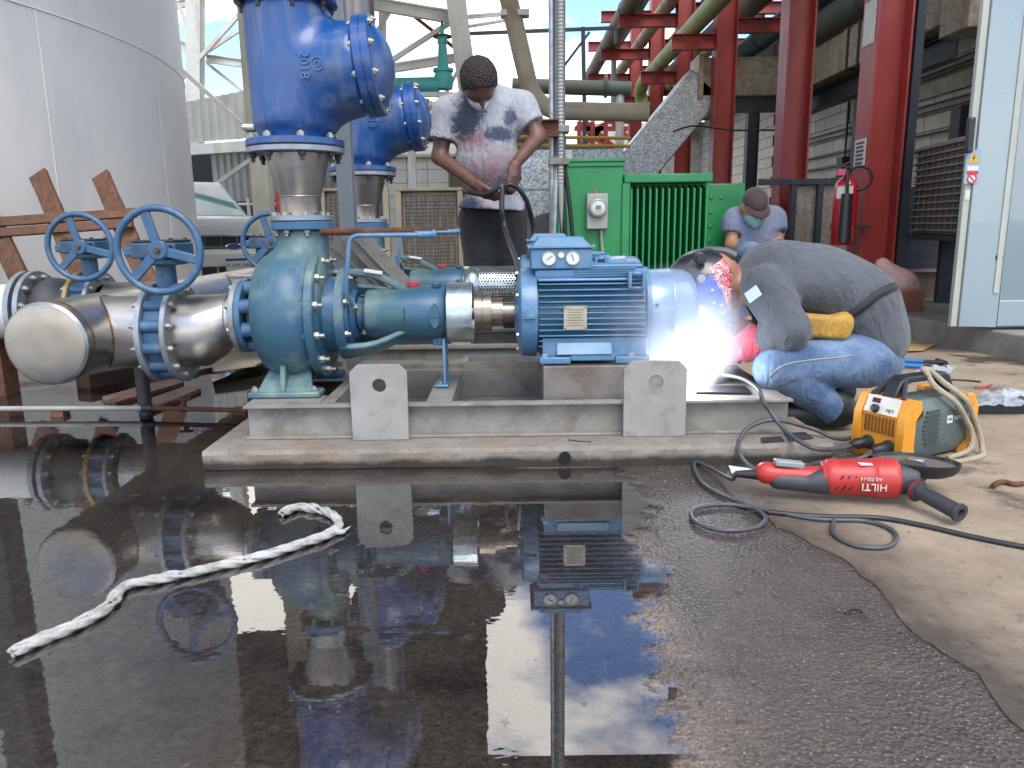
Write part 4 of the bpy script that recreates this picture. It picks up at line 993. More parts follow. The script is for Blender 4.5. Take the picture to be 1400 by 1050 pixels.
b = MB(); b.box((WX - .14, 9.2, 1.6), (WX - .035, 9.42, 1.98)); build('switch_box', b, M['dark_steel'], t, bevel=.01)
b = MB(); b.box((WX - .06, 5.2, 2.2), (WX - .03, 12.5, 2.5)); build('render_patch', b, mat('old_render', '#b0aa9b', '#938c7d', 4, .8, 0, .4, 30, .01, stain=('#6b6154', .7, 5)), t)
for z in (2.4, 2.45, 2.52):
    b = MB(); b.tube([Vector((WX - .09, 5.2, z + .05)), Vector((WX - .09, 12, z))], .012, 8); build('cable', b, M['black_rubber'], t)
t = thing('building_roof', 'dark low roof of the plant building above the ducts', 'roof', (6, 13, 3.5))
b = MB(); b.box((4.3, 5.2, 3.45), (9, 22, 3.55)); build('soffit', b, mat('roof_soffit', '#3c3a37', '#2e2c2a', 2, .85), t)
for i in range(5):
    b = MB(); x = 4.4 + i * .45; b.hbeam((x, 5.3, 3.33), (x, 20, 3.33), .1, .2); build('purlin', b, M['dark_steel'], t, smooth=0)
# mid-height rail and brown screens behind extinguisher
t = thing('screen_panel', 'tan stained screen panel with black frame beside the extinguisher', 'panel', (3.4, 7.0, 0))
a_, c_ = at(1082, 253, 7.0), at(1162, 400, 7.0)
b = MB(); b.box((a_.x, 7.0, .0), (c_.x + .3, 7.05, a_.z)); build('sheet', b, M['old_duct'], t)
for px in (1082, 1118):
    b = MB(); x = at(px, 300, 6.98).x; b.box((x - .025, 6.95, 0), (x + .025, 6.995, a_.z)); build('upright', b, M['dark_steel'], t)
b = MB(); b.box((a_.x - .3, 6.94, a_.z), (c_.x + .4, 7.0, a_.z + .05)); build('top_rail', b, M['dark_steel'], t)
t = thing('partition', 'black board partition above a brown stained dado beside the red column', 'partition', (3.2, 5.75, .135))
a_, c_, e_ = at(1200, 256, 5.75), at(1330, 366, 5.75), at(1200, 367, 5.75)
b = MB(); b.box((2.72, 5.75, c_.z), (4.2, 5.8, a_.z)); build('black_board', b, mat('black_board', '#26292c', '#1c1e21', 6, .6, 0, .1, 40, stain=('#3e4348', .6, 8)), t)
b = MB(); b.box((2.72, 5.70, c_.z - .025), (4.2, 5.82, c_.z - .001)); build('sill', b, mat('sill_tan', '#94897a', '#7d7365', 4, .7), t)
b = MB(); b.box((2.72, 5.74, .135), (4.2, 5.81, c_.z - .026)); build('dado', b, mat('brown_dado', '#6d5640', '#4d3d2f', 4, .75, stain=('#2f2822', .8, 3, (3, 3, .5))), t)

# air conditioner on a bracket
A0, A1 = at(1315, 250, 4.72), at(1246, 250, 5.5)
dx = (Vector((A1.x, A1.y, 0)) - Vector((A0.x, A0.y, 0))); Ln = dx.length; dx.normalize(); nx_ = Vector((dx.y, -dx.x, 0)) * 1.0
if nx_.x > 0: nx_ = -nx_
z0, z1 = at(1315, 322, 4.72).z, at(1315, 183, 4.72).z
t = thing('air_conditioner', 'grey outdoor air conditioner with wide louvre bars on a bracket', 'air conditioner', (A0.x + .3, 5.1, z0))
def abox(u0, u1, d0, d1, za, zb):
    o_ = Vector((A0.x, A0.y, 0)); vs = []
    for z in (za, zb):
        for u_, d_ in ((u0, d0), (u1, d0), (u1, d1), (u0, d1)): vs.append(o_ + dx * u_ - nx_ * d_ + Vector((0, 0, z)))
    return MB().add(vs, [(0, 3, 2, 1), (4, 5, 6, 7), (0, 1, 5, 4), (1, 2, 6, 5), (2, 3, 7, 6), (3, 0, 4, 7)])
acg = mat('ac_grey', '#8b8880', '#76736b', 4, .6, .1, stain=('#57534b', .6, 7))
build('casing', abox(0, Ln, .03, .32, z0, z1), acg, t, bevel=.012)
build('coil_face', abox(.03, Ln - .03, .02, .034, z0 + .03, z1 - .03), mat('ac_coil', '#55504a', '#46423c', 40, .8), t)
for i in range(13):
    z = z0 + .03 + (z1 - z0 - .06) * i / 12
    build('louvre_bar', abox(.02, Ln - .02, 0, .022, z - .005, z + .005), acg, t, smooth=0)
for i in range(9):
    u_ = .03 + (Ln - .06) * i / 8; build('guard_wire', abox(u_ - .002, u_ + .002, .012, .016, z0 + .03, z1 - .03), acg, t, smooth=0)
build('shelf_bracket', abox(-.02, Ln + .1, -.02, .36, z0 - .035, z0 - .002), M['dark_steel'], t)
build('bracket_leg', abox(.05, .1, .1, .34, .1, z0 - .036), M['dark_steel'], t)
build('bracket_leg', abox(Ln - .1, Ln - .05, .2, .34, .1, z0 - .036), M['dark_steel'], t)

# fire extinguisher on the near red column
Y = 5.28
a_, c_ = at(1152, 236, Y), at(1152, 335, Y); zt, zb = a_.z, c_.z; ex = at(1154, 300, Y).x; r = .078
exr = mat('extinguisher_red', lin('#b3172b'), lin('#96121f'), 6, .3, 0, coat=.5)
t = thing('fire_extinguisher', 'red fire extinguisher with black horn hung on the red column', 'extinguisher', (ex, Y, zb))
b = MB(); b.lathe((ex, Y, zb), (0, 0, 1), [(0, r * .9), (.012, r), (.40 * (zt - zb) / .5, r), (.44 * (zt - zb) / .5, r * .8), (.47 * (zt - zb) / .5, r * .35), (zt - zb, .02)], 28); cy = sub(build('cylinder', b, exr, t, smooth=50))
b = MB(); b.cyl((ex - .035, Y - .10, zb + .02), (ex - .03, Y - .09, zt - .14), .040, .036, 18); build('discharge_horn', b, M['black_plastic'], t)
b = MB(); b.cyl((ex, Y, zt - .01), (ex, Y, zt + .05), .018, n=12); b.beam((ex - .02, Y - .07, zt + .03), (ex - .01, Y + .05, zt + .05), .02, .012); b.beam((ex - .02, Y - .08, zt + .06), (ex, Y + .05, zt + .055), .02, .01); build('valve_handle', b, M['dark_steel'], t)
b = MB(); b.torus((ex + .055, Y - .06, zt - .04), (.25, 1, 0), .075, .010, 32, 8); build('hose', b, M['black_rubber'], t)
b = MB(); b.tube([(ex - .03, Y - .09, zt - .15), (ex - .035, Y - .09, zt - .05), (ex - .02, Y - .05, zt + .02)], .011, 8, 5); build('hose', b, M['black_rubber'], t)
b = MB(); b.lathe((ex, Y, zt - .17), (0, 0, 1), [(0, r + .0015), (.08, r + .0015)], 28, False, (math.pi * .62, math.pi * 1.05)); build('data_label', b, M['paper'], cy, smooth=0)
b = MB(); b.lathe((ex, Y, zb + .1), (0, 0, 1), [(0, r + .0015), (.2, r + .0015)], 28, False, (math.pi * .3, math.pi * .42)); build('data_label', b, M['paper'], cy, smooth=0)
b = MB(); b.cbox((ex - .055, Y - .03, zt - .0), (.05, .05, .04)); build('tag', b, mat('pink_tag', '#d0607a', '#bd506a', 5, .6), t)
b = MB(); b.box((ex - .05, Y + .078, zb + .1), (ex + .12, Y + .1, zb + .14)); b.box((ex + .05, Y + .06, zb + .11), (2.46, 5.42, zb + .13)); build('wall_bracket', b, M['dark_steel'], t)
# notices on the column
def notice(px0, py0, px1, py1, label, lines):
    X = RX - .122; 
    def onx(px, py):
        a, b_, c = ray(px, py); k = X / a; return Vector((X, b_ * k, CAM_H + c * k))
    p, q_ = onx(px0, py0), onx(px1, py1); yc = min(5.61, max(5.39, (p.y + q_.y) / 2))
    b = MB(); b.box((X - .003, 5.415, q_.z), (X, 5.585, p.z)); o = build('notice_sheet', b, M['paper']); tag(o, label, 'notice')
    INV[o.name] = Matrix.Identity(4)
    for k in range(lines):
        b = MB(); z = p.z - (p.z - q_.z) * (k + 1) / (lines + 1); b.box((X - .0045, 5.44 + .012 * (k % 2), z - .008), (X - .0031, 5.56, z + .008)); build('print_line', b, M['dark_steel'], o, smooth=0)
notice(1185, 5, 1190, 60, 'blank white strip notice high on the near red column', 0)
notice(1170, 192, 1178, 228, 'printed white notice on the red column above the extinguisher', 6)

# ================================================================== electrical cabinet at the right
Y = 4.0; a_ = at(1299, 448, Y); xl = a_.x; zb = a_.z
t = thing('electrical_cabinet', 'tall pale blue grey electrical cabinet with warning sticker', 'cabinet', (xl + .6, Y + .2, .135))
cb = mat('cabinet_grey', '#8a999d', '#839296', 1, .25, 0, .01, 30, coat=.6); cbl = mat('cabinet_rim', '#a9aca0', '#9b9e92', 3, .4)
XR = xl + 1.2; ZT = 2.35
b = MB(); b.box((xl + .46, Y + .035, zb), (XR, Y + .6, ZT)); build('body', b, cb, t, bevel=.006)
b = MB(); b.box((xl, Y, zb + .005), (xl + .035, Y + .03, ZT)); build('edge_trim', b, cbl, t, bevel=.003)
b = MB()
x0, x1 = xl + .036, XR; b.box((x0, Y - .012, zb + .005), (x0 + .20, Y + .028, ZT)); b.box((x0 + .20, Y - .012, zb + .005), (x1, Y + .028, zb + .14)); dr = sub(build('door_frame', b, cb, t, bevel=.004))
b = MB(); b.box((x0 + .2, Y + .002, zb + .14), (x1, Y + .026, ZT)); build('door_panel', b, mat('cabinet_panel', '#76868d', '#6f7f86', 1, .12, 0, coat=.9), dr)
b = MB(); b.box((x0 + .16, Y - .018, zb + .18), (x0 + .185, Y - .0125, ZT)); build('door_seal', b, cbl, dr)
c = at(1326, 185, Y - .03); b = MB(); b.cbox(c, (.035, .03, .17)); build('handle', b, M['black_plastic'], dr, bevel=.008)
c = at(1364, 352, Y); b = MB(); b.cyl(c + Vector((0, .01, 0)), c + Vector((0, -.012, 0)), .02); build('lock', b, M['black_plastic'], dr)
def sticker(px, py, w_, h_, par):
    c = at(px, py, Y - .014); b = MB(); b.cbox(c, (w_, .002, h_)); s = build('sticker_backing', b, mat('sticker_blue', '#8fa5b5', '#8298a8', 5, .5), par); INV[s.name] = INV[t.name]
    k = h_ / .165
    b = MB(); y = Y - .0165; zc = c.z + .04 * k; b.prism([Vector((c.x - .032 * k, y, zc - .022 * k)), Vector((c.x + .032 * k, y, zc - .022 * k)), Vector((c.x, y, zc + .034 * k))], (0, 0, 0), (0, .0012, 0)); tr_ = build('hazard_triangle', b, M['yellow'], par, smooth=0)
    b = MB(); b.prism([Vector((c.x - .004 * k, y - .002, zc - .012 * k)), Vector((c.x + .006 * k, y - .002, zc + .004 * k)), Vector((c.x, y - .002, zc + .004 * k)), Vector((c.x + .006 * k, y - .002, zc + .02 * k)), Vector((c.x - .008 * k, y - .002, zc)), Vector((c.x - .001 * k, y - .002, zc))], (0, 0, 0), (0, .001, 0)); build('hazard_bolt', b, M['black_plastic'], par, smooth=0)
    b = MB(); b.cbox((c.x, y, c.z - .008 * k), (.056 * k, .002, .022 * k)); build('sticker_text_panel', b, M['paper'], par)
    b = MB(); b.cbox((c.x, y, c.z - .029 * k), (.056 * k, .002, .014 * k)); build('sticker_red_band', b, mat('sign_red', '#c0202c', '#ac1a26', 6, .5), par)
    b = MB(); zc = c.z - .058 * k; b.cyl((c.x, y + .001, zc), (c.x, y - .0005, zc), .023 * k, n=24); build('prohibition_disc', b, M['paper'], par)
    b = MB(); b.ring((c.x, y - .001, zc), (0, 1, 0), .018 * k, .024 * k, .002, 28); b.beam((c.x - .014 * k, y - .0012, zc + .014 * k), (c.x + .014 * k, y - .0012, zc - .014 * k), .002, .006 * k, (1, 0, 1)); build('prohibition_ring', b, MATS['sign_red'], par)
sticker(1330, 228, .075, .165, dr)
c = at(1314, 250, Y); 
b = MB(); b.cbox((xl + .017, Y - .002, c.z + .03), (.026, .003, .05)); b.cbox((xl + .017, Y - .002, c.z - .06), (.026, .003, .045)); build('edge_sticker', b, M['paper'], t)
for x in (xl + .62, XR - .2):
    b = MB(); b.cyl((x, Y + .2, .13), (x, Y + .2, zb + .01), .07); build('foot', b, M['galv'], t)
b = MB(); b.box((xl + .5, Y + .1, .13), (XR - .05, Y + .55, zb)); build('plinth', b, M['dark_steel'], t)
# ================================================================== concrete plinth and skid of the near pump
D1 = 2.60; AZ = 0.416; DY2 = 1.16
def prof_ring(b, x, r0, r1, t, n=44): b.ring((x, D1, AZ), (1, 0, 0), r0, r1, t, n)
# plinth with chipped edges
b = MB(); X0, X1, Y0, Y1, ZT = -.916, .945, 2.18, 3.10, .061
NX = 90; top = []; bot = []
for i in range(NX + 1):
    x = X0 + (X1 - X0) * i / NX; j = mnoise.noise(Vector((x * 14, 0, 0))) * .006 + mnoise.noise(Vector((x * 45, 3, 0))) * .004
    top.append(Vector((x, Y0 + j + .006, ZT))); bot.append(Vector((x, Y0 + mnoise.noise(Vector((x * 9, 7, 0))) * .008, -.02)))
mid = [Vector((p.x, p.y - .007, ZT - .012)) for p in top]
bt_ = [Vector((p.x, Y1, ZT)) for p in top]; n = NX + 1
vs = bot + mid + top + bt_; fs = []
for r_ in range(3):
    for i in range(NX): fs.append((r_ * n + i, r_ * n + i + 1, (r_ + 1) * n + i + 1, (r_ + 1) * n + i))
b.add(vs, fs)
e = len(b.v); b.add([(X0, Y1, -.02), (X1, Y1, -.02)], []); b.f += [(0, n, 2 * n, 3 * n, e), (n - 1, e + 1, 4 * n - 1, 3 * n - 1, 2 * n - 1), (3 * n, 4 * n - 1, e + 1, e)]; b.mi += [0] * 3
q = NB('plinth_body'); co = q.coord(); sx = q.n('ShaderNodeSeparateXYZ'); q.l(co, sx.inputs[0])
mid_ = q.noise(9, 7, .68, co); fi = q.noise(75, 5, .7, co)
c = q.mix(q.ramp(mid_, .33, .68), lin('#8b8479'), lin('#6d665b')); c = q.mix(q.math('MULTIPLY', q.ramp(fi, .56, .66), .6), c, lin('#57524a'))
c = q.mix(q.math('MULTIPLY', q.ramp(q.noise(4, 6, .7, q.coord(loc=(2, 5, 1))), .52, .66), .55), c, lin('#8a6f52'))
wet = q.ramp(q.math('ADD', sx.outputs[2], q.math('MULTIPLY', q.math('SUBTRACT', mid_, .5), .045)), .020, .036, (1, 1, 1, 1), (0, 0, 0, 1))
q.set('Base Color', q.mix(wet, c, lin('#2f2c24'))); q.set('Roughness', .85); q.bump(fi, .6, .006)
pl = tag(build('concrete_plinth', b, q.m, smooth=30), 'low concrete plinth with a drain hole under the near pump skid', 'plinth')
INV[pl.name] = Matrix.Identity(4)
c = onz(772, 627, .028); b = MB(); b.cyl((.153, 2.174, .030), (.153, 2.22, .030), .018, n=16); build('drain_hole', b, mat('hole_black', '#0e0d0c', '#0a0a09', 9, .9), pl)

t = thing('pump_skid', 'grey welded channel steel skid with lifting lugs carrying pump and motor', 'skid', (0, 2.6, ZT))
def chan(y, face, nm):
    b = MB(); z0, z1 = ZT + .001, .168; w_ = .036
    b.box((-.825, y - .003, z0), (.86, y + .003, z1)); b.box((-.828, min(y, y + face * w_), z1 - .008), (.863, max(y, y + face * w_), z1 + .001)); b.box((-.825, min(y, y + face * w_), z0), (.86, max(y, y + face * w_), z0 + .008)); return build(nm, b, M['cement_grey'], t, bevel=.0015)
chan(2.335, -1, 'side_channel'); chan(2.875, 1, 'side_channel')
b = MB(); b.box((-.828, 2.338, .160), (-.60, 2.44, .1692)); b.box((-.828, 2.72, .160), (-.60, 2.872, .1692)); b.box((-.828, 2.4402, .160), (-.76, 2.7198, .1692)); build('pump_seat', b, M['cement_grey'], t)
for x0, x1 in ((-.825, -.79), (-.27, -.19), (-.6, -.56), (.82, .86)):
    b = MB(); b.box((x0, 2.3385, ZT), (x1, 2.8715, .166)); build('cross_beam', b, M['cement_grey'], t, bevel=.002)
b = MB(); b.box((.10, 2.40, ZT), (.46, 2.42, .262)); b.box((.10, 2.78, ZT), (.46, 2.80, .262)); b.box((.105, 2.4205, .22), (.455, 2.7795, .258)); build('motor_pedestal', b, mat('pedestal_steel', '#86817a', '#6b665f', 6, .55, .2, stain=('#55422f', .7, 7)), t, bevel=.003)
b = MB(); b.box((.46, 2.3385, .158), (.82, 2.8715, .1665)); build('deck_plate', b, M['cement_grey'], t)
b = MB(); cl = at(780, 528, 2.37); b.lathe((cl.x, 2.37, ZT), (0, 0, 1), [(0, .022), (.10, .022)], 20); build('drain_stub', b, M['rust'], t)
def lug(px0, px1, nm, hole, blind):
    Yl = 2.285; p0, p1 = at(px0, 497, Yl), at(px1, 602, Yl); z0, z1 = ZT + .001, .297; x0, x1 = p0.x, p1.x; ch = .024; th = .014
    cx, cz = (x0 + x1) / 2 + .002, .232; r = hole; N = 24
    out = [(x0, z0), (x1, z0), (x1, z1 - ch), (x1 - ch, z1), (x0 + ch, z1), (x0, z1 - ch)]
    # plate with a true round hole: bridge outline to circle
    b = MB(); circ = [(cx + r * math.cos(2 * math.pi * k / N), cz + r * math.sin(2 * math.pi * k / N)) for k in range(N)]
    me = bmesh.new()
    def ringv(pts, y): return [me.verts.new((x, y, z)) for x, z in pts]
    vo, vi = ringv(out, Yl - th / 2), ringv(circ, Yl - th / 2)
    es = [me.edges.new((vo[k], vo[(k + 1) % 6])) for k in range(6)] + [me.edges.new((vi[k], vi[(k + 1) % N])) for k in range(N)]
    r0 = bmesh.ops.triangle_fill(me, use_beauty=True, edges=es)
    fs = [g for g in r0['geom'] if isinstance(g, bmesh.types.BMFace)]
    ex = bmesh.ops.extrude_face_region(me, geom=fs); vv = [g for g in ex['geom'] if isinstance(g, bmesh.types.BMVert)]; bmesh.ops.translate(me, vec=(0, th, 0), verts=vv)
    me.verts.index_update(); b.add([v_.co.copy() for v_ in me.verts], [tuple(v_.index for v_ in f.verts) for f in me.faces]); me.free()
    o = sub(build('lifting_lug', b, M['lug_grey'], t, bevel=.0012, seg=1, smooth=20))
    if blind:
        b = MB(); b.cyl((cx, Yl - th / 2 + .003, cz), (cx, Yl + th / 2, cz), r - .001, n=24); build('hole_plug', b, M['cement_grey'], o)
lug(477, 560, 'a', .021, False); lug(853, 936, 'b', .021, True)
# perforated tread lying on the rear channel (hex holes as real openings)
def perforated(poly_origin, u, v, nu, nv, cell, r, b, curve=None):
    """grid of hexagonal-holed cells; u,v unit vectors"""
    for j in range(nv):
        for i in range(nu):
            c = (i + (.5 if j % 2 else 0)) * cell, j * cell * .866
            N = 6; vi = []; vo = []
            for k in range(N):
                a = math.pi / 3 * k + math.pi / 6
                vi.append((c[0] + r * math.cos(a), c[1] + r * math.sin(a))); vo.append((c[0] + cell * .5774 * math.cos(a), c[1] + cell * .5774 * math.sin(a)))
            P3 = [(curve(x, y) if curve else Vector(poly_origin) + u * x + v * y) for x, y in vi + vo]
            b.add(P3, [(k, N + k, N + (k + 1) % N, (k + 1) % N) for k in range(N)])
b = MB(); p0 = onz(636, 505, .2); perforated(Vector((-.16, 2.89, .195)), Vector((1, 0, 0)), Vector((0, 1, .0)), 17, 9, .0165, .0058, b)
tag(build('perforated_tread', b, M['galv'], t, smooth=0, solid=.003), kind='stuff')
b = MB(); b.box((-.185, 2.875, .169), (.14, 2.886, .197)); b.box((-.185, 3.02, .062), (.14, 3.03, .197)); b.box((-.19, 2.886, .062), (-.168, 3.02, .192)); build('tread_frame', b, M['cement_grey'], t)

# ================================================================== pump
def make_pump():
    t = thing('centrifugal_pump', 'weathered blue centrifugal pump at the left end of the near skid', 'pump', (-.6, D1, .17), 'blue end suction pumps')
    cx = -.728
    prims = []
    for k in range(20):                                  # volute: growing tube round the shaft axis
        a = 2 * math.pi * k / 20; rr = .072 + .018 * (k / 20)
        prims.append(('e', (cx, D1 + .135 * math.sin(a), AZ + .135 * math.cos(a)), (rr * 1.22, rr, rr), None))
    prims.append(('f', (cx - .075, D1, AZ), (cx + .10, D1, AZ), .155, .165))
    prims.append(('c', (cx + .02, D1 - .03, AZ + .12), (-.685, D1, .66), .095, .070))
    prims.append(('f', (-.685, D1, .60), (-.685, D1, .700), .070, .074))
    prims.append(('f', (-.872, D1, AZ), (cx, D1, AZ), .085, .11))
    cs = sub(sdf('casing', prims, M['pump_blue'], t, .0085, .035, smooth_it=2))
    b = MB(); b.lathe((-.685, D1, .696), (0, 0, 1), [(0, .098), (.004, .103), (.024, .103), (.028, .099)], 40); dfl = sub(build('discharge_flange', b, M['pump_blue2'], t, smooth=30))
    for k in range(8):
        a = 2 * math.pi * (k + .5) / 8; b = MB(); b.bolt((-.685 + .085 * math.cos(a), D1 + .085 * math.sin(a), .696), (0, 0, -1), .010, .010, .008); build('nut', b, M['bolt'], dfl, smooth=20)
    b = MB(); b.lathe((-.898, D1, AZ), (1, 0, 0), [(0, .121), (.003, .124), (.018, .124), (.020, .121)], 40); sf = sub(build('suction_flange', b, M['pump_blue2'], t, smooth=30))
    for k in range(8):
        a = 2 * math.pi * (k + .5) / 8; b = MB(); b.cyl((-.885, D1 + .100 * math.cos(a), AZ + .100 * math.sin(a)), (-.80, D1 + .100 * math.cos(a), AZ + .100 * math.sin(a)), .0245, n=16); build('bolt_boss', b, M['pump_blue2'], sf)
    # cover flange towards the bracket
    b = MB(); b.lathe((-.652, D1, AZ), (1, 0, 0), [(0, .205), (.004, .212), (.026, .212), (.030, .206), (.030, .15)], 56); cf = sub(build('cover_flange', b, M['pump_blue'], t, smooth=30))
    for k in range(12):
        a = 2 * math.pi * (k + .5) / 12; y, z = D1 + .186 * math.cos(a), AZ + .186 * math.sin(a)
        b = MB(); b.bolt((-.622, y, z), (1, 0, 0), .0125, .014, .016); build('nut', b, M['bolt'], cf, smooth=20)
        b = MB(); b.cyl((-.70, y, z), (-.651, y, z), .019, n=14); build('bolt_boss', b, M['pump_blue'], cf)
    b = MB(); b.cyl((-.622, D1, AZ), (-.53, D1, AZ), .128, .120, 40); build('seal_chamber', b, M['pump_blue2'], t)
    # lantern bracket: ring, curved arms, bearing housing
    b = MB(); b.lathe((-.568, D1, AZ), (1, 0, 0), [(0, .138), (0, .152), (.024, .152), (.030, .146), (.030, .100)], 48, False); br = sub(build('bracket_ring', b, M['pump_blue'], t, smooth=30))
    for k in range(8):
        a = 2 * math.pi * (k + .5) / 8; b = MB(); b.bolt((-.539, D1 + .134 * math.cos(a), AZ + .134 * math.sin(a)), (1, 0, 0), .0105, .012, .008); build('nut', b, M['bolt'], br, smooth=20)
    for a in (90, 232, 308, 180 - 25):
        a = R(a) ; u_ = Vector((0, -math.cos(a), math.sin(a)))
        w_ = Vector((1, 0, 0)).cross(u_); pts = [(-.560, .142), (-.52, .142), (-.48, .138), (-.445, .128), (-.41, .112), (-.375, .092), (-.34, .074)]; vs = []
        for k_, (x_, r_) in enumerate(pts):
            hw = .034 - .002 * k_
            for a_, h_ in ((-hw, -.012), (hw, -.012), (hw, .010), (-hw, .010)): vs.append(Vector((x_, D1, AZ)) + u_ * (r_ + h_) + w_ * a_)
        n_ = len(pts); b = MB(); b.add(vs, [(i_ * 4 + k_, i_ * 4 + (k_ + 1) % 4, i_ * 4 + 4 + (k_ + 1) % 4, i_ * 4 + 4 + k_) for i_ in range(n_ - 1) for k_ in range(4)] + [(3, 2, 1, 0), (n_ * 4 - 4, n_ * 4 - 3, n_ * 4 - 2, n_ * 4 - 1)]); build('bracket_arm', b, M['pump_blue'], t, bevel=.005, smooth=40)
    b = MB(); b.lathe((-.487, D1, AZ), (1, 0, 0), [(0, .05), (0, .074), (.006, .080), (.10, .086), (.18, .093), (.235, .093), (.252, .088), (.268, .080), (.268, .03)], 48); bh = sub(build('bearing_housing', b, M['pump_blue'], t, smooth=40))
    for a in (0, 90, 180, 270):
        a = R(a + 0); u_ = Vector((0, -math.cos(a), math.sin(a))); w_ = Vector((0, math.sin(a), math.cos(a)))
        b = MB(); c = Vector((-.250, D1, AZ)) + u_ * .088; pts = []
        for s_ in (-1, 1):
            for k in range(9):
                tt = -1 + 2 * k / 8; pts.append(c + Vector((s_ * .016 * math.sqrt(max(0, 1 - tt * tt)), 0, 0)) + w_ * (tt * s_ * .042))
        b.prism(pts, (0, 0, 0), u_ * .011); b.cbox(c + u_ * .006, (.03, .016, .006)); build('housing_rib', b, M['pump_blue'], bh, smooth=20)
    b = MB(); b.lathe((-.328, D1, AZ + .084), (0, 0, 1), [(0, .017), (.008, .017), (.008, .021), (.018, .021), (.020, .018)], 20); build('oil_cap', b, mat('red_cap', '#c4263a', '#b01f31', 6, .4), t, smooth=30)
    for dx_, r0, r1 in ((-.535, .078, .088), (-.512, .050, .058)):
        b = MB(); b.cyl((dx_, D1, AZ), (dx_ + .02, D1, AZ), r1, r0, 32); build('seal_gland', b, M['pump_blue2'], t)
    b = MB(); b.cyl((-.53, D1, AZ), (-.02, D1, AZ), .024, n=20); build('shaft', b, M['bolt'], t)
    # foot of the casing
    b = MB(); b.box((-.845, 2.725, .1700), (-.615, 2.805, .190)); build('casing_foot', b, M['pump_blue'], t, bevel=.006); b = MB(); b.box((-.845, 2.395, .1700), (-.615, 2.475, .190)); ft = sub(build('casing_foot', b, M['pump_blue'], t, bevel=.006))
    for y0, y1 in ((2.41, 2.54), (2.66, 2.79)):
        yo = y0 if y0 < 2.5 else y1
        yi = y1 if y0 < 2.5 else y0
        b = MB(); b.prism([Vector((-.82, yo, .188)), Vector((-.64, yo, .188)), Vector((-.675, yi, .285)), Vector((-.785, yi, .285))], (0, 0, 0), (0, (yi - yo) * .12, 0)); build('foot_web', b, M['pump_blue'], ft, bevel=.004)
        b = MB(); b.prism([Vector((-.745, yo, .189)), Vector((-.745, yi, .189)), Vector((-.745, yi, .36)), Vector((-.745, yo + (yi - yo) * .25, .31))], (0, 0, 0), (.018, 0, 0)); build('foot_rib', b, M['pump_blue'], ft, bevel=.003)
    for x in (-.825, -.635):
        for y in (2.415, 2.785):
            b = MB(); b.bolt((x, y, .190), (0, 0, 1), .012, .011, .006); build('anchor_bolt', b, M['bolt'], ft, smooth=20)
    # bearing support leg
    b = MB(); b.box((-.232, D1 - .055, .178), (-.222, D1 + .055, .335)); b.box((-.262, D1 - .06, .169), (-.216, D1 + .06, .179)); lg = sub(build('support_leg', b, M['motor_blue'], t, bevel=.003))
    b = MB(); b.box((-.265, D1 - .04, .31), (-.233, D1 + .04, .345)); build('leg_lug', b, M['pump_blue2'], t, bevel=.004)
    for y in (-.045, .045):
        b = MB(); b.bolt((-.243, D1 + y, .179), (0, 0, 1), .009, .009); build('anchor_bolt', b, M['bolt'], lg, smooth=20)
    # flushing pipe
    b = MB(); y = D1 - .165
    A = [at(482, 417, y), at(470, 392, y), at(476, 335, y)]; c0 = at(487, 322, y); c1 = at(578, 321, y)
    b.tube([at(484, 420, y + .06), at(472, 398, y), at(477, 340, y)] + arc_pts(at(477, 340, y), at(478, 322, y), c1, .03, 6) + [c1], .0075, 12); fp = sub(build('flush_pipe', b, M['motor_blue'], t, smooth=60))
    b = MB(); b.tube([at(572, 321, y), at(596, 320, y)], .012, 12); b.lathe(at(590, 320, y), (1, 0, 0), [(0, .010), (.004, .014), (.012, .014), (.016, .009)], 16); build('flush_fitting', b, M['motor_blue'], fp)
    b = MB(); b.lathe(at(484, 420, y + .06), Vector((.3, -.5, -.6)), [(-.008, .012), (.012, .012)], 6); build('flush_nut', b, M['bolt'], fp)
    # rusty threaded rod just above
    b = MB(); p = at(438, 317, D1 - .13); q_ = at(566, 316, D1 - .13); N = 64
    b.lathe(p, q_ - p, [((q_ - p).length * k / N, .0125 if k % 2 else .0105) for k in range(N + 1)], 14); build('threaded_rod', b, M['rust'], t, smooth=0)
    # name plates / cast lettering
    b = MB(); c = at(512, 382, D1 - .10); c = Vector((-.455, D1 - .03, AZ + .143)); b.beam(c - Vector((.03, 0, -.004)), c + Vector((.03, 0, -.006)), .022, .003, (0, -.4, 1)); build('name_plate', b, M['paper'], t)
    b = MB(); c = Vector((-.350, D1 - .0885, AZ)); b.beam(c + Vector((0, 0, .024)), c - Vector((0, 0, .024)), .004, .003, (0, 1, 0)); b.prism([c + Vector((-.007, 0, -.018)), c + Vector((.007, 0, -.018)), c + Vector((0, 0, -.032))], (0, 0, 0), (0, -.002, 0)); build('rotation_arrow', b, M['dark_steel'], bh, smooth=0)
    b = MB(); c = Vector((-.600, D1 - .205, AZ + .03)); 
    return t
pump = make_pump()
t = thing('coupling', 'machined steel shaft coupling between the near pump and motor', 'coupling', (-.07, D1, AZ - .07))
b = MB(); b.lathe((-.122, D1, AZ), (1, 0, 0), [(0, .05), (0, .066), (.024, .066), (.024, .060), (.030, .060), (.030, .066), (.056, .066), (.056, .046)], 36); build('hub', b, mat('bronzed_steel', '#9b8f80', '#7c7166', 10, .35, .9, stain=('#5f4a38', .5, 9)), t, smooth=30)
b = MB(); b.lathe((-.066, D1, AZ), (1, 0, 0), [(0, .03), (0, .048), (.038, .048), (.038, .034), (.088, .034), (.088, .02)], 30); build('sleeve', b, MATS['bronzed_steel'], t, smooth=30)
b = MB(); b.lathe((-.212, D1, AZ), (1, 0, 0), [(0, .097), (0, .101), (.084, .101), (.084, .095), (0, .095)], 48, False)
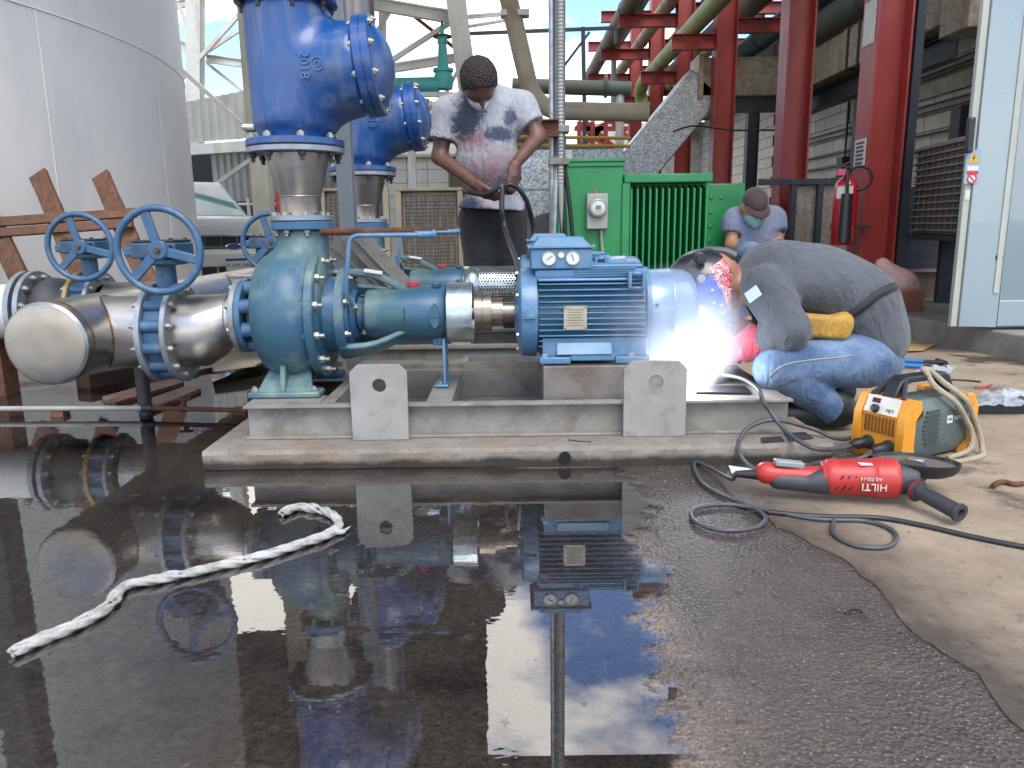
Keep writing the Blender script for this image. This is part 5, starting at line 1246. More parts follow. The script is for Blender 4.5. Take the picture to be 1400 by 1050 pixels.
gd = tag(build('coupling_guard', b, mat('bright_galv', '#bfc9c8', '#9aa5a4', 16, .3, .85, .05, 60, stain=('#6f7f7a', .5, 6, (1, 2, 1))), smooth=40), 'short bright galvanised guard ring at the end of the near bearing housing', 'guard')

# ================================================================== motor
def make_motor():
    t = thing('electric_motor', 'light blue finned electric motor with twin gauge terminal box', 'motor', (.28, D1, .262), 'blue electric motors')
    mb = M['motor_blue']; x0, x1 = .085, .435
    b = MB(); b.lathe((x0, D1, AZ), (1, 0, 0), [(0, .128), (x1 - x0, .128)], 48); build('frame', b, mb, t)
    # horizontal cooling fins on both flanks
    for s_ in (-1, 1):
        for k in range(12):
            z = AZ + .100 - k * .0182; hh = math.sqrt(max(0, .128 ** 2 - (z - AZ) ** 2)); yi = D1 + s_ * (hh - .01); yo = D1 + s_ * (.150 if abs(z - AZ) < .075 else .143 - abs(abs(z - AZ) - .075) * .55)
            b = MB(); b.box((x0 + .004, min(yi, yo), z - .0026), (x1 - .004, max(yi, yo), z + .0026)); build('cooling_fin', b, mb, t, bevel=.0018, seg=1)
    b = MB(); b.box((x0 + .002, D1 - .125, AZ + .108), (x1 - .002, D1 + .125, AZ + .118)); b.box((x0 + .002, D1 - .098, AZ + .118), (x1 - .002, D1 + .098, AZ + .145)); b.box((x0 + .06, D1 - .06, AZ + .145), (x1 - .002, D1 + .06, AZ + .158)); build('shoulder', b, mb, t, bevel=.008, seg=3)
    for k in range(4):
        b = MB(); z = AZ + .122 + k * .008; b.box((x0 + .12, D1 - .103, z), (x1 - .03, D1 - .097, z + .003)); build('shoulder_rib', b, mb, t)
    b = MB(); b.lathe((.012, D1, AZ), (1, 0, 0), [(0, .045), (0, .06), (.008, .10), (.014, .135), (.022, .148), (.062, .152), (.073, .150), (.073, .12)], 48); eb = sub(build('drive_end_shield', b, mb, t, smooth=40))
    for k in range(6):
        a = R(60 * k + 30); b = MB(); b.bolt((.024, D1 + .128 * math.cos(a), AZ + .128 * math.sin(a)), (-1, 0, 0), .008, .008); build('bolt', b, M['bolt'], eb)
    b = MB(); b.lathe((.436, D1, AZ), (1, 0, 0), [(0, .142), (.004, .146), (.018, .146), (.018, .12)], 48); build('rear_shield', b, mb, t, smooth=40)
    b = MB(); b.lathe((.452, D1, AZ), (1, 0, 0), [(0, .137), (.072, .138), (.074, .1395), (.080, .1395), (.082, .138), (.125, .135), (.146, .124), (.158, .104), (.158, .02)], 56); fc = sub(build('fan_cowl', b, mat('cowl_silver_blue', lin('#88a2bd'), lin('#7893ae'), 6, .3, .35, .03, 80, coat=.3), t, smooth=40))
    b = MB(); b.bolt((.468, D1 - .138, AZ + .03), (0, -1, .2), .006, .004); build('screw', b, M['dark_steel'], fc)
    # terminal box
    bx0, bx1, by0, by1, bz0 = .066, .262, D1 - .105, D1 + .075, AZ + .146
    b = MB(); b.box((bx0 + .012, by0 + .008, bz0 - .04), (bx1 - .012, by1, bz0)); build('box_neck', b, mb, t, bevel=.01, seg=3)
    b = MB(); b.box((bx0, by0, bz0 + .001), (bx1, by1, bz0 + .066)); tb = sub(build('terminal_box', b, mb, t, bevel=.004))
    b = MB(); zl = bz0 + .066; b.box((bx0 - .010, by0 - .008, zl + .0005), (bx1 + .010, by1 + .008, zl + .007))
    b.add([(bx0 + .004, by0 + .004, zl + .0065), (bx1 - .004, by0 + .004, zl + .0065), (bx1 - .004, by1 - .004, zl + .0065), (bx0 + .004, by1 - .004, zl + .0065), (bx0 + .028, by0 + .028, zl + .036), (bx1 - .028, by0 + .028, zl + .036), (bx1 - .028, by1 - .028, zl + .036), (bx0 + .028, by1 - .028, zl + .036)], [(4, 5, 6, 7), (0, 1, 5, 4), (1, 2, 6, 5), (2, 3, 7, 6), (3, 0, 4, 7), (3, 2, 1, 0)])
    build('box_lid', b, mb, tb, bevel=.002)
    for x, r in ((bx0 + .058, .0215), (bx0 + .134, .0215), (bx0 + .097, .009)):
        c = Vector((x, by0, bz0 + .036 if r > .01 else bz0 + .046)); b = MB(); b.lathe(c, (0, -1, 0), [(0, r * 1.08), (.005, r * 1.08), (.005, r)], 28, False); b.lathe(c + Vector((0, -.003, 0)), (0, -1, 0), [(0, r * 1.0), (.0006, r * 1.0)], 28)
        g = sub(build('gauge', b, [mat('gauge_face', '#cfd2cc', '#c2c5bf', 9, .35)], tb)); g.parent = t
        an = .6 if x < bx0 + .1 else 1.9
        if r > .01:
            b = MB(); d = Vector((math.cos(an), 0, math.sin(an))); cc_ = c + Vector((0, -.0042, 0)); b.beam(cc_ - d * .010, cc_ + d * .014, .0008, .0022, (d.z, 0, -d.x)); build('needle', b, M['dark_steel'], g)
            b = MB(); b.torus(c + Vector((0, -.005, 0)), (0, 1, 0), r * 1.04, .0016, 30, 6); build('bezel', b, M['galv'], g)
    for x in (bx0 - .004, bx1 + .004):
        for y in (by0, by1): b = MB(); b.bolt((x, y, zl + .007), (0, 0, 1), .005, .004); build('lid_screw', b, M['bolt'], tb)
    # feet
    for s_ in (-1, 1):
        yo, yi = D1 + s_ * .165, D1 + s_ * .075
        b = MB(); b.box((.09, min(yi, yo), .2625), (.19, max(yi, yo), .285)); b.box((.335, min(yi, yo), .2625), (.445, max(yi, yo), .285)); b.box((.1901, min(yi, yo - s_ * .012), .270), (.3349, max(yi, yo - s_ * .012), .292)); f_ = sub(build('foot', b, mb, t, bevel=.004))
        b = MB(); ym = D1 + s_ * .138; b.box((.10, min(ym, D1 + s_ * .08), .284), (.44, max(ym, D1 + s_ * .08), .345)); build('foot_web', b, mb, t, bevel=.004)
        b = MB(); b.add([(.145, D1 + s_ * .158, .291), (.325, D1 + s_ * .158, .291), (.325, D1 + s_ * .140, .330), (.145, D1 + s_ * .140, .330), (.145, D1 + s_ * .12, .291), (.325, D1 + s_ * .12, .291), (.325, D1 + s_ * .12, .330), (.145, D1 + s_ * .12, .330)], [(0, 1, 2, 3), (5, 4, 7, 6), (1, 5, 6, 2), (4, 0, 3, 7), (3, 2, 6, 7), (4, 5, 1, 0)]); build('foot_gusset', b, mb, t, bevel=.003)
        for x in (.107, .385):
            b = MB(); b.bolt((x, D1 + s_ * .152, .285), (0, 0, 1), .010, .011); build('anchor_bolt', b, M['bolt'], f_)
    b = MB(); c = Vector((.205, D1 - .152, AZ - .005)); b.cbox(c, (.074, .003, .076)); npl = sub(build('rating_plate', b, mat('plate_etched', '#aaa493', '#9b9585', 30, .45, .4), t))
    for k in range(7):
        b = MB(); b.cbox(c + Vector((0, -.0018, .026 - k * .0085)), (.056 - .012 * (k % 2), .0008, .002)); build('etched_line', b, mat('etched_grey', '#6f6a5d', '#66614f', 20, .6), npl)
    for s_ in (-1, 1):
        for w_ in (-1, 1): b = MB(); b.bolt(c + Vector((s_ * .032, -.001, w_ * .033)), (0, -1, 0), .0025, .0015); build('plate_screw', b, M['dark_steel'], npl)
    b = MB(); c = Vector((.057, D1 - .154, AZ + .0)); b.cbox(c, (.040, .012, .014)); b.cbox(c + Vector((-.012, -.002, .012)), (.010, .012, .024)); build('earth_terminal', b, M['motor_blue'], t, bevel=.002)
    b = MB(); cx_, cz_ = .402, AZ + .108; y = D1 - .145
    for lo, hi in (((-.028, -.026), (-.016, .030)), ((.016, -.026), (.028, .030)), ((-.0158, .018), (.0158, .030)), ((-.0158, -.026), (.0158, -.018))): b.box((cx_ + lo[0], y, cz_ + lo[1]), (cx_ + hi[0], y + .03, cz_ + hi[1]))
    build('lifting_eye', b, mb, t, bevel=.004)
    return t
motor = make_motor()

# ================================================================== check valve, reducer, butterfly valve, suction pipe
def make_check():
    cx = -.692
    t = thing('check_valve', 'large bright blue swing check valve above the near pump', 'valve', (cx, D1, .955), 'blue swing check valves')
    ax = Vector((.99, 0, .12)).normalized(); c0 = Vector((-.462, D1, 1.20))
    prims = [('f', (cx, D1, .965), (cx, D1, 1.40), .112, .120), ('f', (cx, D1, 1.03), (cx, D1, 1.36), .118, .124), ('c', (cx + .06, D1, 1.20), tuple(c0 - ax * .05), .118, .136, .05), ('f', tuple(c0 - ax * .16), tuple(c0), .118, .135, .04), ('c', (cx + .02, D1, 1.08), tuple(c0 - ax * .05 + Vector((0, 0, -.02))), .11, .10, .05)]
    bd = sub(sdf('body', prims, M['valve_blue'], t, .0095, .05, smooth_it=2, cuts=[(tuple(ax), tuple(c0), .4)]))
    b = MB(); b.lathe((cx, D1, .958), (0, 0, 1), [(0, .152), (.003, .156), (.020, .156), (.023, .152)], 48); bf = sub(build('bottom_flange', b, M['valve_blue'], t, smooth=30))
    b = MB(); b.lathe((cx, D1, 1.385), (0, 0, 1), [(0, .152), (.003, .158), (.026, .158), (.03, .152)], 48); tf = sub(build('top_flange', b, M['valve_blue'], t, smooth=30))
    for k in range(8):
        a = 2 * math.pi * (k + .5) / 8; x, y = cx + .135 * math.cos(a), D1 + .135 * math.sin(a)
        b = MB(); b.bolt((x, y, .981), (0, 0, 1), .0125, .013, .004); build('bolt', b, M['bolt'], bf, smooth=20)
        b = MB(); b.bolt((x, y, .937), (0, 0, -1), .0125, .013, .014); build('nut', b, M['dark_steel'], bf, smooth=20)
        b = MB(); b.bolt((x, y, 1.384), (0, 0, -1), .0125, .013, .016); build('nut', b, M['dark_steel'], tf, smooth=20)
    b = MB(); b.lathe(c0, ax, [(-.004, .148), (0, .154), (.022, .154), (.022, .150), (.027, .150), (.027, .154), (.048, .154), (.051, .150), (.051, .128), (.062, .116), (.082, .086), (.096, .050), (.102, .001)], 52); cv = sub(build('cover', b, M['valve_blue'], t, smooth=32))
    u, v, d = frame(ax)
    for k in range(10):
        a = 2 * math.pi * (k + .5) / 10; o = c0 + u * (.138 * math.cos(a)) + v * (.138 * math.sin(a))
        b = MB(); b.bolt(o + ax * .050, ax, .010, .010, .006); build('bolt', b, M['bolt'], cv, smooth=20)
        b = MB(); b.bolt(o - ax * .002, -ax, .010, .010, .004); build('nut', b, M['bolt'], cv, smooth=20)
    b = MB(); b.cyl((cx - .12, D1 - .02, 1.02), (cx - .15, D1 - .025, 1.02), .014, n=12); b.bolt((cx - .148, D1 - .025, 1.02), (-1, -.1, 0), .011, .012); build('drain_plug', b, M['bolt'], t)
    # cast marks on the body, reading downwards
    sm = mat('pale_cast_lettering', lin('#3a6ea8'), lin('#2f5f96'), 9, .4)  # lighter version of the valve blue so the raised letters stand out
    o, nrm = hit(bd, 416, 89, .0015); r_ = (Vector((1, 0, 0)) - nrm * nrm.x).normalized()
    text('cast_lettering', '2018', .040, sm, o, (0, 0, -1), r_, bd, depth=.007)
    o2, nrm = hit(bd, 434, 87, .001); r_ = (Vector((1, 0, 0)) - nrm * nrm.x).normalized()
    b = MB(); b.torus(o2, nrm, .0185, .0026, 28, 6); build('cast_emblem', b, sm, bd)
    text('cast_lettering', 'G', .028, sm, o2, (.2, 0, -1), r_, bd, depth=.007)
    return t
check = make_check()
def make_reducer():
    cx = -.688
    t = thing('reducer_cone', 'stainless steel reducer cone between near pump and check valve', 'reducer', (cx, D1, .726), 'stainless reducer cones')
    b = MB(); b.lathe((cx - .004, D1, .938), (0, 0, 1), [(0, .152), (.002, .155), (.016, .155), (.018, .152)], 48); build('upper_flange', b, M['zinc'], t, smooth=30)
    b = MB(); b.lathe((cx, D1, .74), (0, 0, 1), [(0, .066), (.062, .066), (.066, .068), (.196, .103)], 44); build('cone', b, M['stainless'], t, smooth=30)
    b = MB(); b.torus((cx, D1, .804), (0, 0, 1), .0668, .0028, 40, 6); build('weld_bead', b, M['stainless'], t)
    b = MB(); b.lathe((cx, D1, .7255), (0, 0, 1), [(0, .100), (.002, .103), (.016, .103), (.018, .100)], 40); lf = sub(build('lower_flange', b, M['zinc'], t, smooth=30))
    for k in range(8):
        a = 2 * math.pi * (k + .5) / 8; b = MB(); b.bolt((cx + .085 * math.cos(a), D1 + .085 * math.sin(a), .7435), (0, 0, 1), .0095, .010); build('bolt', b, M['bolt'], lf, smooth=20)
    return t
reducer = make_reducer()
def make_bfly(label, cx=-1.158, cy=D1, cz=.362, tan_left=False):
    t = thing('butterfly_valve', label, 'valve', (cx, cy, cz - .17), 'butterfly valves with blue handwheels')
    R0 = .166; fl = []
    b = MB(); b.lathe((cx - .03, cy, cz), (1, 0, 0), [(0, .10), (0, .140), (.06, .140), (.06, .10)], 44, False); bd = sub(build('valve_body', b, M['wheel_blue'], t, smooth=30))
    for k in range(12):
        a = 2 * math.pi * (k + .5) / 12; y, z = cy + .138 * math.cos(a), cz + .138 * math.sin(a)
        b = MB(); b.cyl((cx - .031, y, z), (cx + .031, y, z), .021, n=16); build('body_lug', b, M['wheel_blue'], bd)
    for s_, m_ in ((-1, 'tanfl' if tan_left else 'zinc'), (1, 'zinc')):
        mm = M['zinc'] if m_ == 'zinc' else mat('tan_flange', '#a08a5c', '#8a7549', 9, .6, .1)
        x = cx + s_ * .032; b = MB(); b.lathe((x, cy, cz), (s_, 0, 0), [(0, .11), (0, R0 - .002), (.003, R0), (.016, R0), (.018, R0 - .003), (.018, .11)], 56, False); f_ = sub(build('pipe_flange', b, mm, t, smooth=30))
        for k in range(12):
            a = 2 * math.pi * (k + .5) / 12; b = MB(); b.bolt((x + s_ * .018, cy + .143 * math.cos(a), cz + .143 * math.sin(a)), (s_, 0, 0), .0115, .012, .010 if s_ < 0 else .003); build('bolt', b, M['bolt'], f_, smooth=20)
    # neck, gearbox, handwheel
    zn = cz + .135
    b = MB(); b.cyl((cx + .004, cy, zn), (cx + .004, cy, .60), .034, .032, 20); build('neck', b, M['wheel_blue'], t)
    b = MB(); b.box((cx - .052, cy - .06, .588), (cx + .060, cy + .06, .612)); b.box((cx - .075, cy - .075, .612), (cx + .075, cy + .075, .662)); b.box((cx - .105, cy - .055, .618), (cx - .07, cy + .0, .650)); gb = sub(build('gearbox', b, M['wheel_blue'], t, bevel=.006))
    b = MB(); b.box((cx - .07, cy - .07, .6622), (cx + .07, cy + .07, .671)); build('gearbox_lid', b, M['dark_steel'], gb, bevel=.003)
    for i in (-1, 1):
        for j in (-1, 1): b = MB(); b.bolt((cx + i * .055, cy + j * .055, .671), (0, 0, 1), .007, .006); build('bolt', b, M['rust'], gb)
    hx, hz = cx + .055, .640
    b = MB(); b.cyl((hx, cy - .155, hz), (hx, cy - .05, hz), .014, n=14); build('wheel_shaft', b, M['dark_steel'], t)
    b = MB(); c = Vector((hx, cy - .150, hz)); rw = .130; b.torus(c, (0, 1, 0), rw, .0115, 56, 12); hw = sub(build('handwheel', b, M['wheel_blue'], t, smooth=60))
    for a in (105, 225, 345):
        d = Vector((math.cos(R(a)), 0, math.sin(R(a)))); b = MB(); b.beam(c + d * .02, c + d * (rw - .004), .012, .030, (d.z, 0, -d.x)); build('spoke', b, M['wheel_blue'], hw, bevel=.004)
    b = MB(); b.lathe(c + Vector((0, .012, 0)), (0, -1, 0), [(0, .030), (.020, .030), (.024, .026)], 24); b.cyl(c + Vector((0, -.010, 0)), c + Vector((0, -.018, 0)), .010, n=12); build('hub', b, M['wheel_blue'], hw)
    b = MB(); b.bolt(c + Vector((0, -.014, 0)), (0, -1, 0), .010, .008); build('hub_nut', b, M['rust'], hw)
    return t
bfly = make_bfly('blue butterfly valve with large handwheel in front of the suction header')
HX = -1.42; HZ = .366
def make_suction():
    t = thing('suction_spool', 'stainless eccentric reducer on the near pump suction', 'pipe', (-1.0, D1, .25), 'stainless suction spools')
    b = MB(); n = 44; rings = []
    prof = [(-1.108, .121, .366), (-1.05, .121, .366), (-1.03, .1205, .367), (-.975, .104, .384), (-.955, .094, .396), (-.945, .0875, .405), (-.935, .0855, .4075), (-.915, .085, .4085)]
    vs = []
    for x, r, z in prof:
        for k in range(n): a = 2 * math.pi * k / n; vs.append(Vector((x, D1 + r * math.cos(a), z + r * math.sin(a))))
    fs = [(i * n + k, i * n + (k + 1) % n, (i + 1) * n + (k + 1) % n, (i + 1) * n + k) for i in range(len(prof) - 1) for k in range(n)]
    b.add(vs, fs); build('reducer', b, M['stainless'], t, smooth=60)
    b = MB(); b.torus((-.945, D1, .405), (1, 0, 0), .0885, .003, 40, 6); build('weld_bead', b, M['stainless'], t)
    b = MB(); b.lathe((-.9195, D1, AZ - .002), (1, 0, 0), [(0, .08), (0, .120), (.003, .123), (.018, .123), (.0205, .120), (.0205, .08)], 44, False); f_ = sub(build('flange', b, M['zinc'], t, smooth=30))
    for k in range(8):
        a = 2 * math.pi * (k + .5) / 8; b = MB(); b.bolt((-.9195, D1 + .102 * math.cos(a), AZ + .102 * math.sin(a)), (-1, 0, 0), .011, .012); build('bolt', b, M['bolt'], f_, smooth=20)
    return t
suction = make_suction()
# duplicate the far pump line
far = (0, DY2, 0)
p2 = dup(pump, far, 'blue centrifugal pump of the far line, seen behind the near one'); dup(check, far, 'blue swing check valve of the far line beside the standing worker')
dup(reducer, far, 'stainless reducer cone under the far check valve'); dup(suction, far, 'stainless eccentric reducer on the far pump suction')
dup(bfly, (0.0, DY2, 0), 'blue butterfly valve of the far line, wheel behind the near pump')
m2 = dup(motor, (0.02, DY2, 0), 'blue electric motor of the far line, hidden behind the near motor')
# far skid
t = thing('pump_skid', 'grey steel skid of the far pump behind the near skid', 'skid', (0, 2.6 + DY2, 0))
for y in (2.335 + DY2, 2.875 + DY2):
    b = MB(); b.hbeam((-.825, y, .115), (.86, y, .115), .06, .108); build('side_channel', b, M['cement_grey'], t)
b = MB(); b.box((-.83, 2.34 + DY2, .150), (-.60, 2.87 + DY2, .1695)); build('pump_seat', b, M['cement_grey'], t)
b = MB(); b.box((.08, 2.40 + DY2, .06), (.48, 2.80 + DY2, .262)); build('motor_pedestal', b, M['cement_grey'], t)
b = MB(); b.box((-.28, 2.34 + DY2, .1), (-.19, 2.87 + DY2, .1695)); build('cross_beam', b, M['cement_grey'], t)
b = MB(); b.box((-.92, 2.2 + DY2, -.02), (.95, 2.92 + DY2, .061)); tag(build('concrete_plinth', b, M['concrete'], bevel=.006), 'concrete plinth under the far pump skid', 'plinth')
# perforated coupling guard of the far line
t = thing('coupling_guard', 'perforated cylindrical steel coupling guard in front of the standing worker', 'guard', (-.1, D1 + DY2, AZ - .1))
yc = D1 + DY2; r = .095
b = MB(); b.lathe((-.225, yc, AZ), (1, 0, 0), [(0, r), (.075, r)], 40, False); build('solid_sleeve', b, MATS['bright_galv'], t, solid=.003)
b = MB(); cell = .0145; nv = int(2 * math.pi * r * .75 / (cell * .866))
perforated(None, None, None, 12, nv, cell, .0052, b, lambda x, y: Vector((-.15 + x, yc + r * math.cos(y / r - 1.0 + math.pi), AZ - r * math.sin(y / r - 1.0 + math.pi))))
tag(build('perforated_sleeve', b, MATS['bright_galv'], t, smooth=0, solid=.002), kind='stuff')
b = MB(); b.lathe((-.226, yc, AZ), (1, 0, 0), [(0, .02), (0, r), (.006, r), (.006, .02)], 32, False); build('end_plate', b, MATS['bright_galv'], t)

# suction header with domed end cap
t = thing('suction_header', 'large stainless steel suction header with blank end cap', 'pipe', (HX, 2.9, .2))
r = .128
b = MB(); b.lathe((HX, 2.315, HZ), (0, 1, 0), [(0, .001), (.0005, .06), (.002, .105), (.006, .120), (.014, r), (.05, r)], 56, True); build('end_cap', b, mat('stainless_cap', '#a8a49c', '#918d85', 6, .34, 1.0, .02, 100, stain=('#8a7a66', .3, 6)), t, smooth=30)
b = MB(); b.torus((HX, 2.366, HZ), (0, 1, 0), r + .0005, .0022, 56, 6); build('weld_bead', b, mat('heat_tint', '#7a5a44', '#5f4a3c', 30, .4, .8), t)
b = MB(); b.lathe((HX, 2.366, HZ), (0, 1, 0), [(0, r), (2.0, r)], 56); build('main_pipe', b, M['stainless'], t)
for y in (D1, D1 + DY2):
    b = MB(); b.cyl((HX, y, HZ), (-1.205, y, HZ - .002), .121, n=44); build('branch', b, M['stainless'], t)
    pts = []
    for k in range(48):
        a = 2 * math.pi * k / 48; yy, zz = .121 * math.cos(a), .121 * math.sin(a); pts.append(Vector((HX + math.sqrt(max(0, r * r - zz * zz)) + .001, y + yy, HZ + zz)))
    b = MB(); b.tube(pts + [pts[0]], .0026, 6); build('weld_bead', b, MATS['heat_tint'], t)
YS = 3.32
b = MB(); b.cyl((HX, YS, HZ), (-1.72, YS, HZ), .121, n=44); build('branch', b, M['stainless'], t)
for y in (2.9, 4.1):
    b = MB(); b.cyl((HX, y, 0), (HX, y, HZ - .1), .025, n=12); build('support_leg', b, M['dark_steel'], t)
make_bfly('blue butterfly valve with tan flange on the supply line by the tank', -1.80, YS, HZ, True)
t = thing('expansion_joint', 'black rubber expansion joint between grey flanges on the supply line', 'joint', (-1.96, YS, .2))
b = MB(); b.lathe((-2.03, YS, HZ), (1, 0, 0), [(0, .115), (.02, .125), (.06, .145), (.10, .14), (.13, .118), (.179, .118)], 40); build('bellows', b, mat('dark_bellows', '#3b3d42', '#2f3136', 10, .6, 0, .2, 60), t)
for x, w_ in ((-2.045, .020), (-2.085, .022)):
    b = MB(); b.lathe((x, YS, HZ), (1, 0, 0), [(0, .10), (0, .172), (w_, .172), (w_, .10)], 52, False); f_ = sub(build('flange', b, M['zinc'], t, smooth=30))
    if w_ == .020:
        for k in range(12):
            a = 2 * math.pi * (k + .5) / 12; b = MB(); b.bolt((x + w_, YS + .148 * math.cos(a), HZ + .148 * math.sin(a)), (1, 0, 0), .014, .014, .008); build('bolt', b, M['bolt'], f_, smooth=20)
t = thing('supply_pipe', 'white painted supply pipe coming from the tank', 'pipe', (-2.4, YS, .25))
b = MB(); b.cyl((-3.3, YS, HZ), (-2.085, YS, HZ), .118, n=44); build('pipe', b, mat('white_pipe', '#cbcbc8', '#bdbdb8', 3, .4), t)
b = MB(); b.box((-2.3, YS - .05, 0), (-2.2, YS + .05, HZ - .11)); build('saddle', b, M['rust'], t)
b = MB(); b.tube([Vector((-3.3, YS, HZ)), Vector((-3.42, YS + .05, HZ)), Vector((-3.5, YS + .2, HZ)), Vector((-3.6, YS + 1.3, HZ))], .118, 24, 5); build('elbow', b, MATS['white_pipe'], t)
# stainless riser above the far check valve
t = thing('riser_pipe', 'dark stainless riser pipe above the far check valve', 'pipe', (-.69, D1 + DY2, 1.42))
b = MB(); c = at(492, 20, D1 + DY2); b.cyl((-.692, D1 + DY2, 1.415), (-.692, D1 + DY2, 2.6), .09, n=32); build('pipe', b, mat('dull_stainless', '#77736d', '#67635d', 5, .35, .8), t)
b = MB(); b.lathe((-.692, D1 + DY2, 1.416), (0, 0, 1), [(0, .155), (.02, .155), (.02, .09)], 40); build('flange', b, M['zinc'], t)
t = thing('riser_pipe', 'stainless riser above the near check valve top flange', 'pipe', (-.69, D1, 1.42))
b = MB(); b.cyl((-.692, D1, 1.415), (-.692, D1, 2.6), .09, n=32); build('pipe', b, MATS['dull_stainless'], t)
b = MB(); b.lathe((-.692, D1, 1.416), (0, 0, 1), [(0, .155), (.02, .155), (.02, .09)], 40); build('flange', b, M['zinc'], t)
# ================================================================== people
def cloth(name, c1, c2, wr=.35, weave=420, extra=None, rough=.85):
    q = NB(name); co = q.coord(); nz = q.noise(5, 6, .65, co)
    col = q.mix(q.ramp(nz, .3, .72), lin(c1), lin(c2))
    if extra: col = extra(q, col)
    q.set('Base Color', col); q.set('Roughness', rough); q.set('Sheen Weight', .15)
    f = q.noise(15, 3, .5, q.coord((1, 1, .45)), 1.6); cr = q.math('ABSOLUTE', q.math('SUBTRACT', q.noise(11, 3, .55, q.coord((1, 1.3, .6), (.3, .5, .2)), 1.1), .5)); b1 = q.bump(q.math('ADD', f, q.math('MULTIPLY', cr, .8)), wr * .95, .035)
    q.bump(q.noise(weave, 2, .5, co), .12, .002, b1)
    return q.m
def skinm(name, c1, c2):
    q = NB(name); q.set('Base Color', q.mix(q.ramp(q.noise(14, 5, .6), .35, .7), lin(c1), lin(c2))); q.set('Roughness', .48)
    q.set('Subsurface Weight', .06); q.set('Subsurface Radius', (.01, .004, .002)); q.bump(q.noise(160, 3, .6), .12, .002); return q.m
def V(*a): return Vector(a)
def hand(wr, d, n, thumb_side, curl=.5, k=1.0, r=.0095):
    """palm, four bent fingers of different length and a thumb from the side of the palm"""
    wr, d, n = Vector(wr), Vector(d).normalized(), Vector(n); n = (n - d * n.dot(d)).normalized(); s = d.cross(n) * thumb_side
    pr = [('c', wr, wr + d * .05 * k, .024 * k, .026 * k, .015)]
    for o in (-.024, -.008, .008, .024): pr.append(('c', wr + d * .02 * k + s * o * k, wr + d * .085 * k + s * o * 1.15 * k, .014 * k, .0125 * k, .012))
    for o, ln in ((.027, .95), (.009, 1.05), (-.010, 1.0), (-.028, .8)):
        p = wr + d * .085 * k + s * o * k; a = curl * .5
        for seg, rr in ((.043, 1.0), (.028, .92), (.022, .84)):
            e = p + (d * math.cos(a) + n * math.sin(a)) * seg * ln * k; pr.append(('c', p, e, r * rr * k, r * rr * .93 * k, .004)); p = e; a += curl
    p = wr + d * .022 * k + s * .026 * k; e = p + (d * .62 + s * .62 + n * .35).normalized() * .045 * k; e2 = e + (d * .75 + s * .15 + n * .55).normalized() * .034 * k
    pr += [('c', p, e, .0135 * k, .0115 * k, .012), ('c', e, e2, .011 * k, .009 * k, .006)]
    return pr
def head(C, f, u, k=1.0):
    """cranium, jaw, nose, brow, ears, neck stub is added by the caller"""
    C, f, u = Vector(C), Vector(f).normalized(), Vector(u); u = (u - f * u.dot(f)).normalized(); s = f.cross(u)
    M3 = np.array([[s[i], f[i], u[i]] for i in range(3)])
    P = lambda a, b, c: C + s * a * k + f * b * k + u * c * k
    pr = [('e', P(0, -.006, .020), (.076 * k, .096 * k, .098 * k), M3, .02), ('e', P(0, .024, -.045), (.060 * k, .066 * k, .074 * k), M3, .03), ('e', P(0, .056, -.088), (.032 * k, .028 * k, .024 * k), M3, .03),
          ('c', P(0, .088, .012), P(0, .108, -.028), .009 * k, .014 * k, .014), ('c', P(-.038, .080, .022), P(.038, .080, .022), .011 * k, .011 * k, .016), ('c', P(-.022, .088, -.064), P(.022, .088, -.064), .007 * k, .007 * k, .008), ('c', P(-.020, .086, -.076), P(.020, .086, -.076), .008 * k, .008 * k, .008)]
    for e in (-1, 1): pr += [('e', P(e * .078, -.012, -.012), (.012 * k, .022 * k, .034 * k), M3, .008), ('e', P(e * .033, .078, -.004), (.017 * k, .012 * k, .010 * k), M3, .006)]
    return pr, P, M3

# ---------------------------------------------------------------- standing worker
YW = 4.27
base = V(at(675, 400, YW).x, YW, 0)
t = thing('person', 'standing worker in a tie-dyed grey shirt and black trousers gripping a black cable', 'person', base)
sk = skinm('dark_skin', '#6b4a3e', '#523830')
C = at(655, 116, YW - .14); f = V(.16, -.48, -.87); u = V(.07, -.87, .48)
hp, HP, HM = head(C, f, u, 1.03)
sL, sR = at(611, 153, YW - .02), at(712, 146, YW - .02)          # shoulder joints
eL, eR = at(601, 214, YW - .03), at(736, 186, YW - .06)
wL, wR = at(650, 252, YW - .22), at(703, 226, YW - .22)
hipc = at(676, 285, YW + .03); chest = at(665, 165, YW)
kL, kR = at(655, 385, YW - .02), at(700, 385, YW + .0)
aL, aR = V(kL.x - .01, YW + .03, .10), V(kR.x + .02, YW + .04, .10)
hL, hR = V(hipc.x - .085, YW + .03, hipc.z), V(hipc.x + .085, YW + .03, hipc.z)
body = hp + [('c', HP(0, -.03, -.06), at(662, 136, YW - .0), .055, .062, .03)]
body += [('e', chest, (.165, .10, .16), None, .05), ('c', chest, hipc, .10, .09, .05), ('c', sL, sR, .062, .062, .05)]
body += [('c', sL, eL, .052, .042, .03), ('c', eL, wL, .042, .028, .02), ('c', sR, eR, .052, .042, .03), ('c', eR, wR, .042, .028, .02)]
body += hand(wL, at(672, 268, YW - .27) - wL, V(.75, .35, .2), -1, .75, 1.0) + hand(wR, V(-.10, -.12, -.95), V(-.6, .75, 0), 1, .75, 1.0)
for h_, k_, a_ in ((hL, kL, aL), (hR, kR, aR)):
    body += [('c', h_, k_, .075, .055, .03), ('c', k_, a_, .055, .04, .02), ('c', a_, V(a_.x, a_.y - .12, .045), .04, .03, .02)]
sdf('body', body, sk, t, .0066, .02)
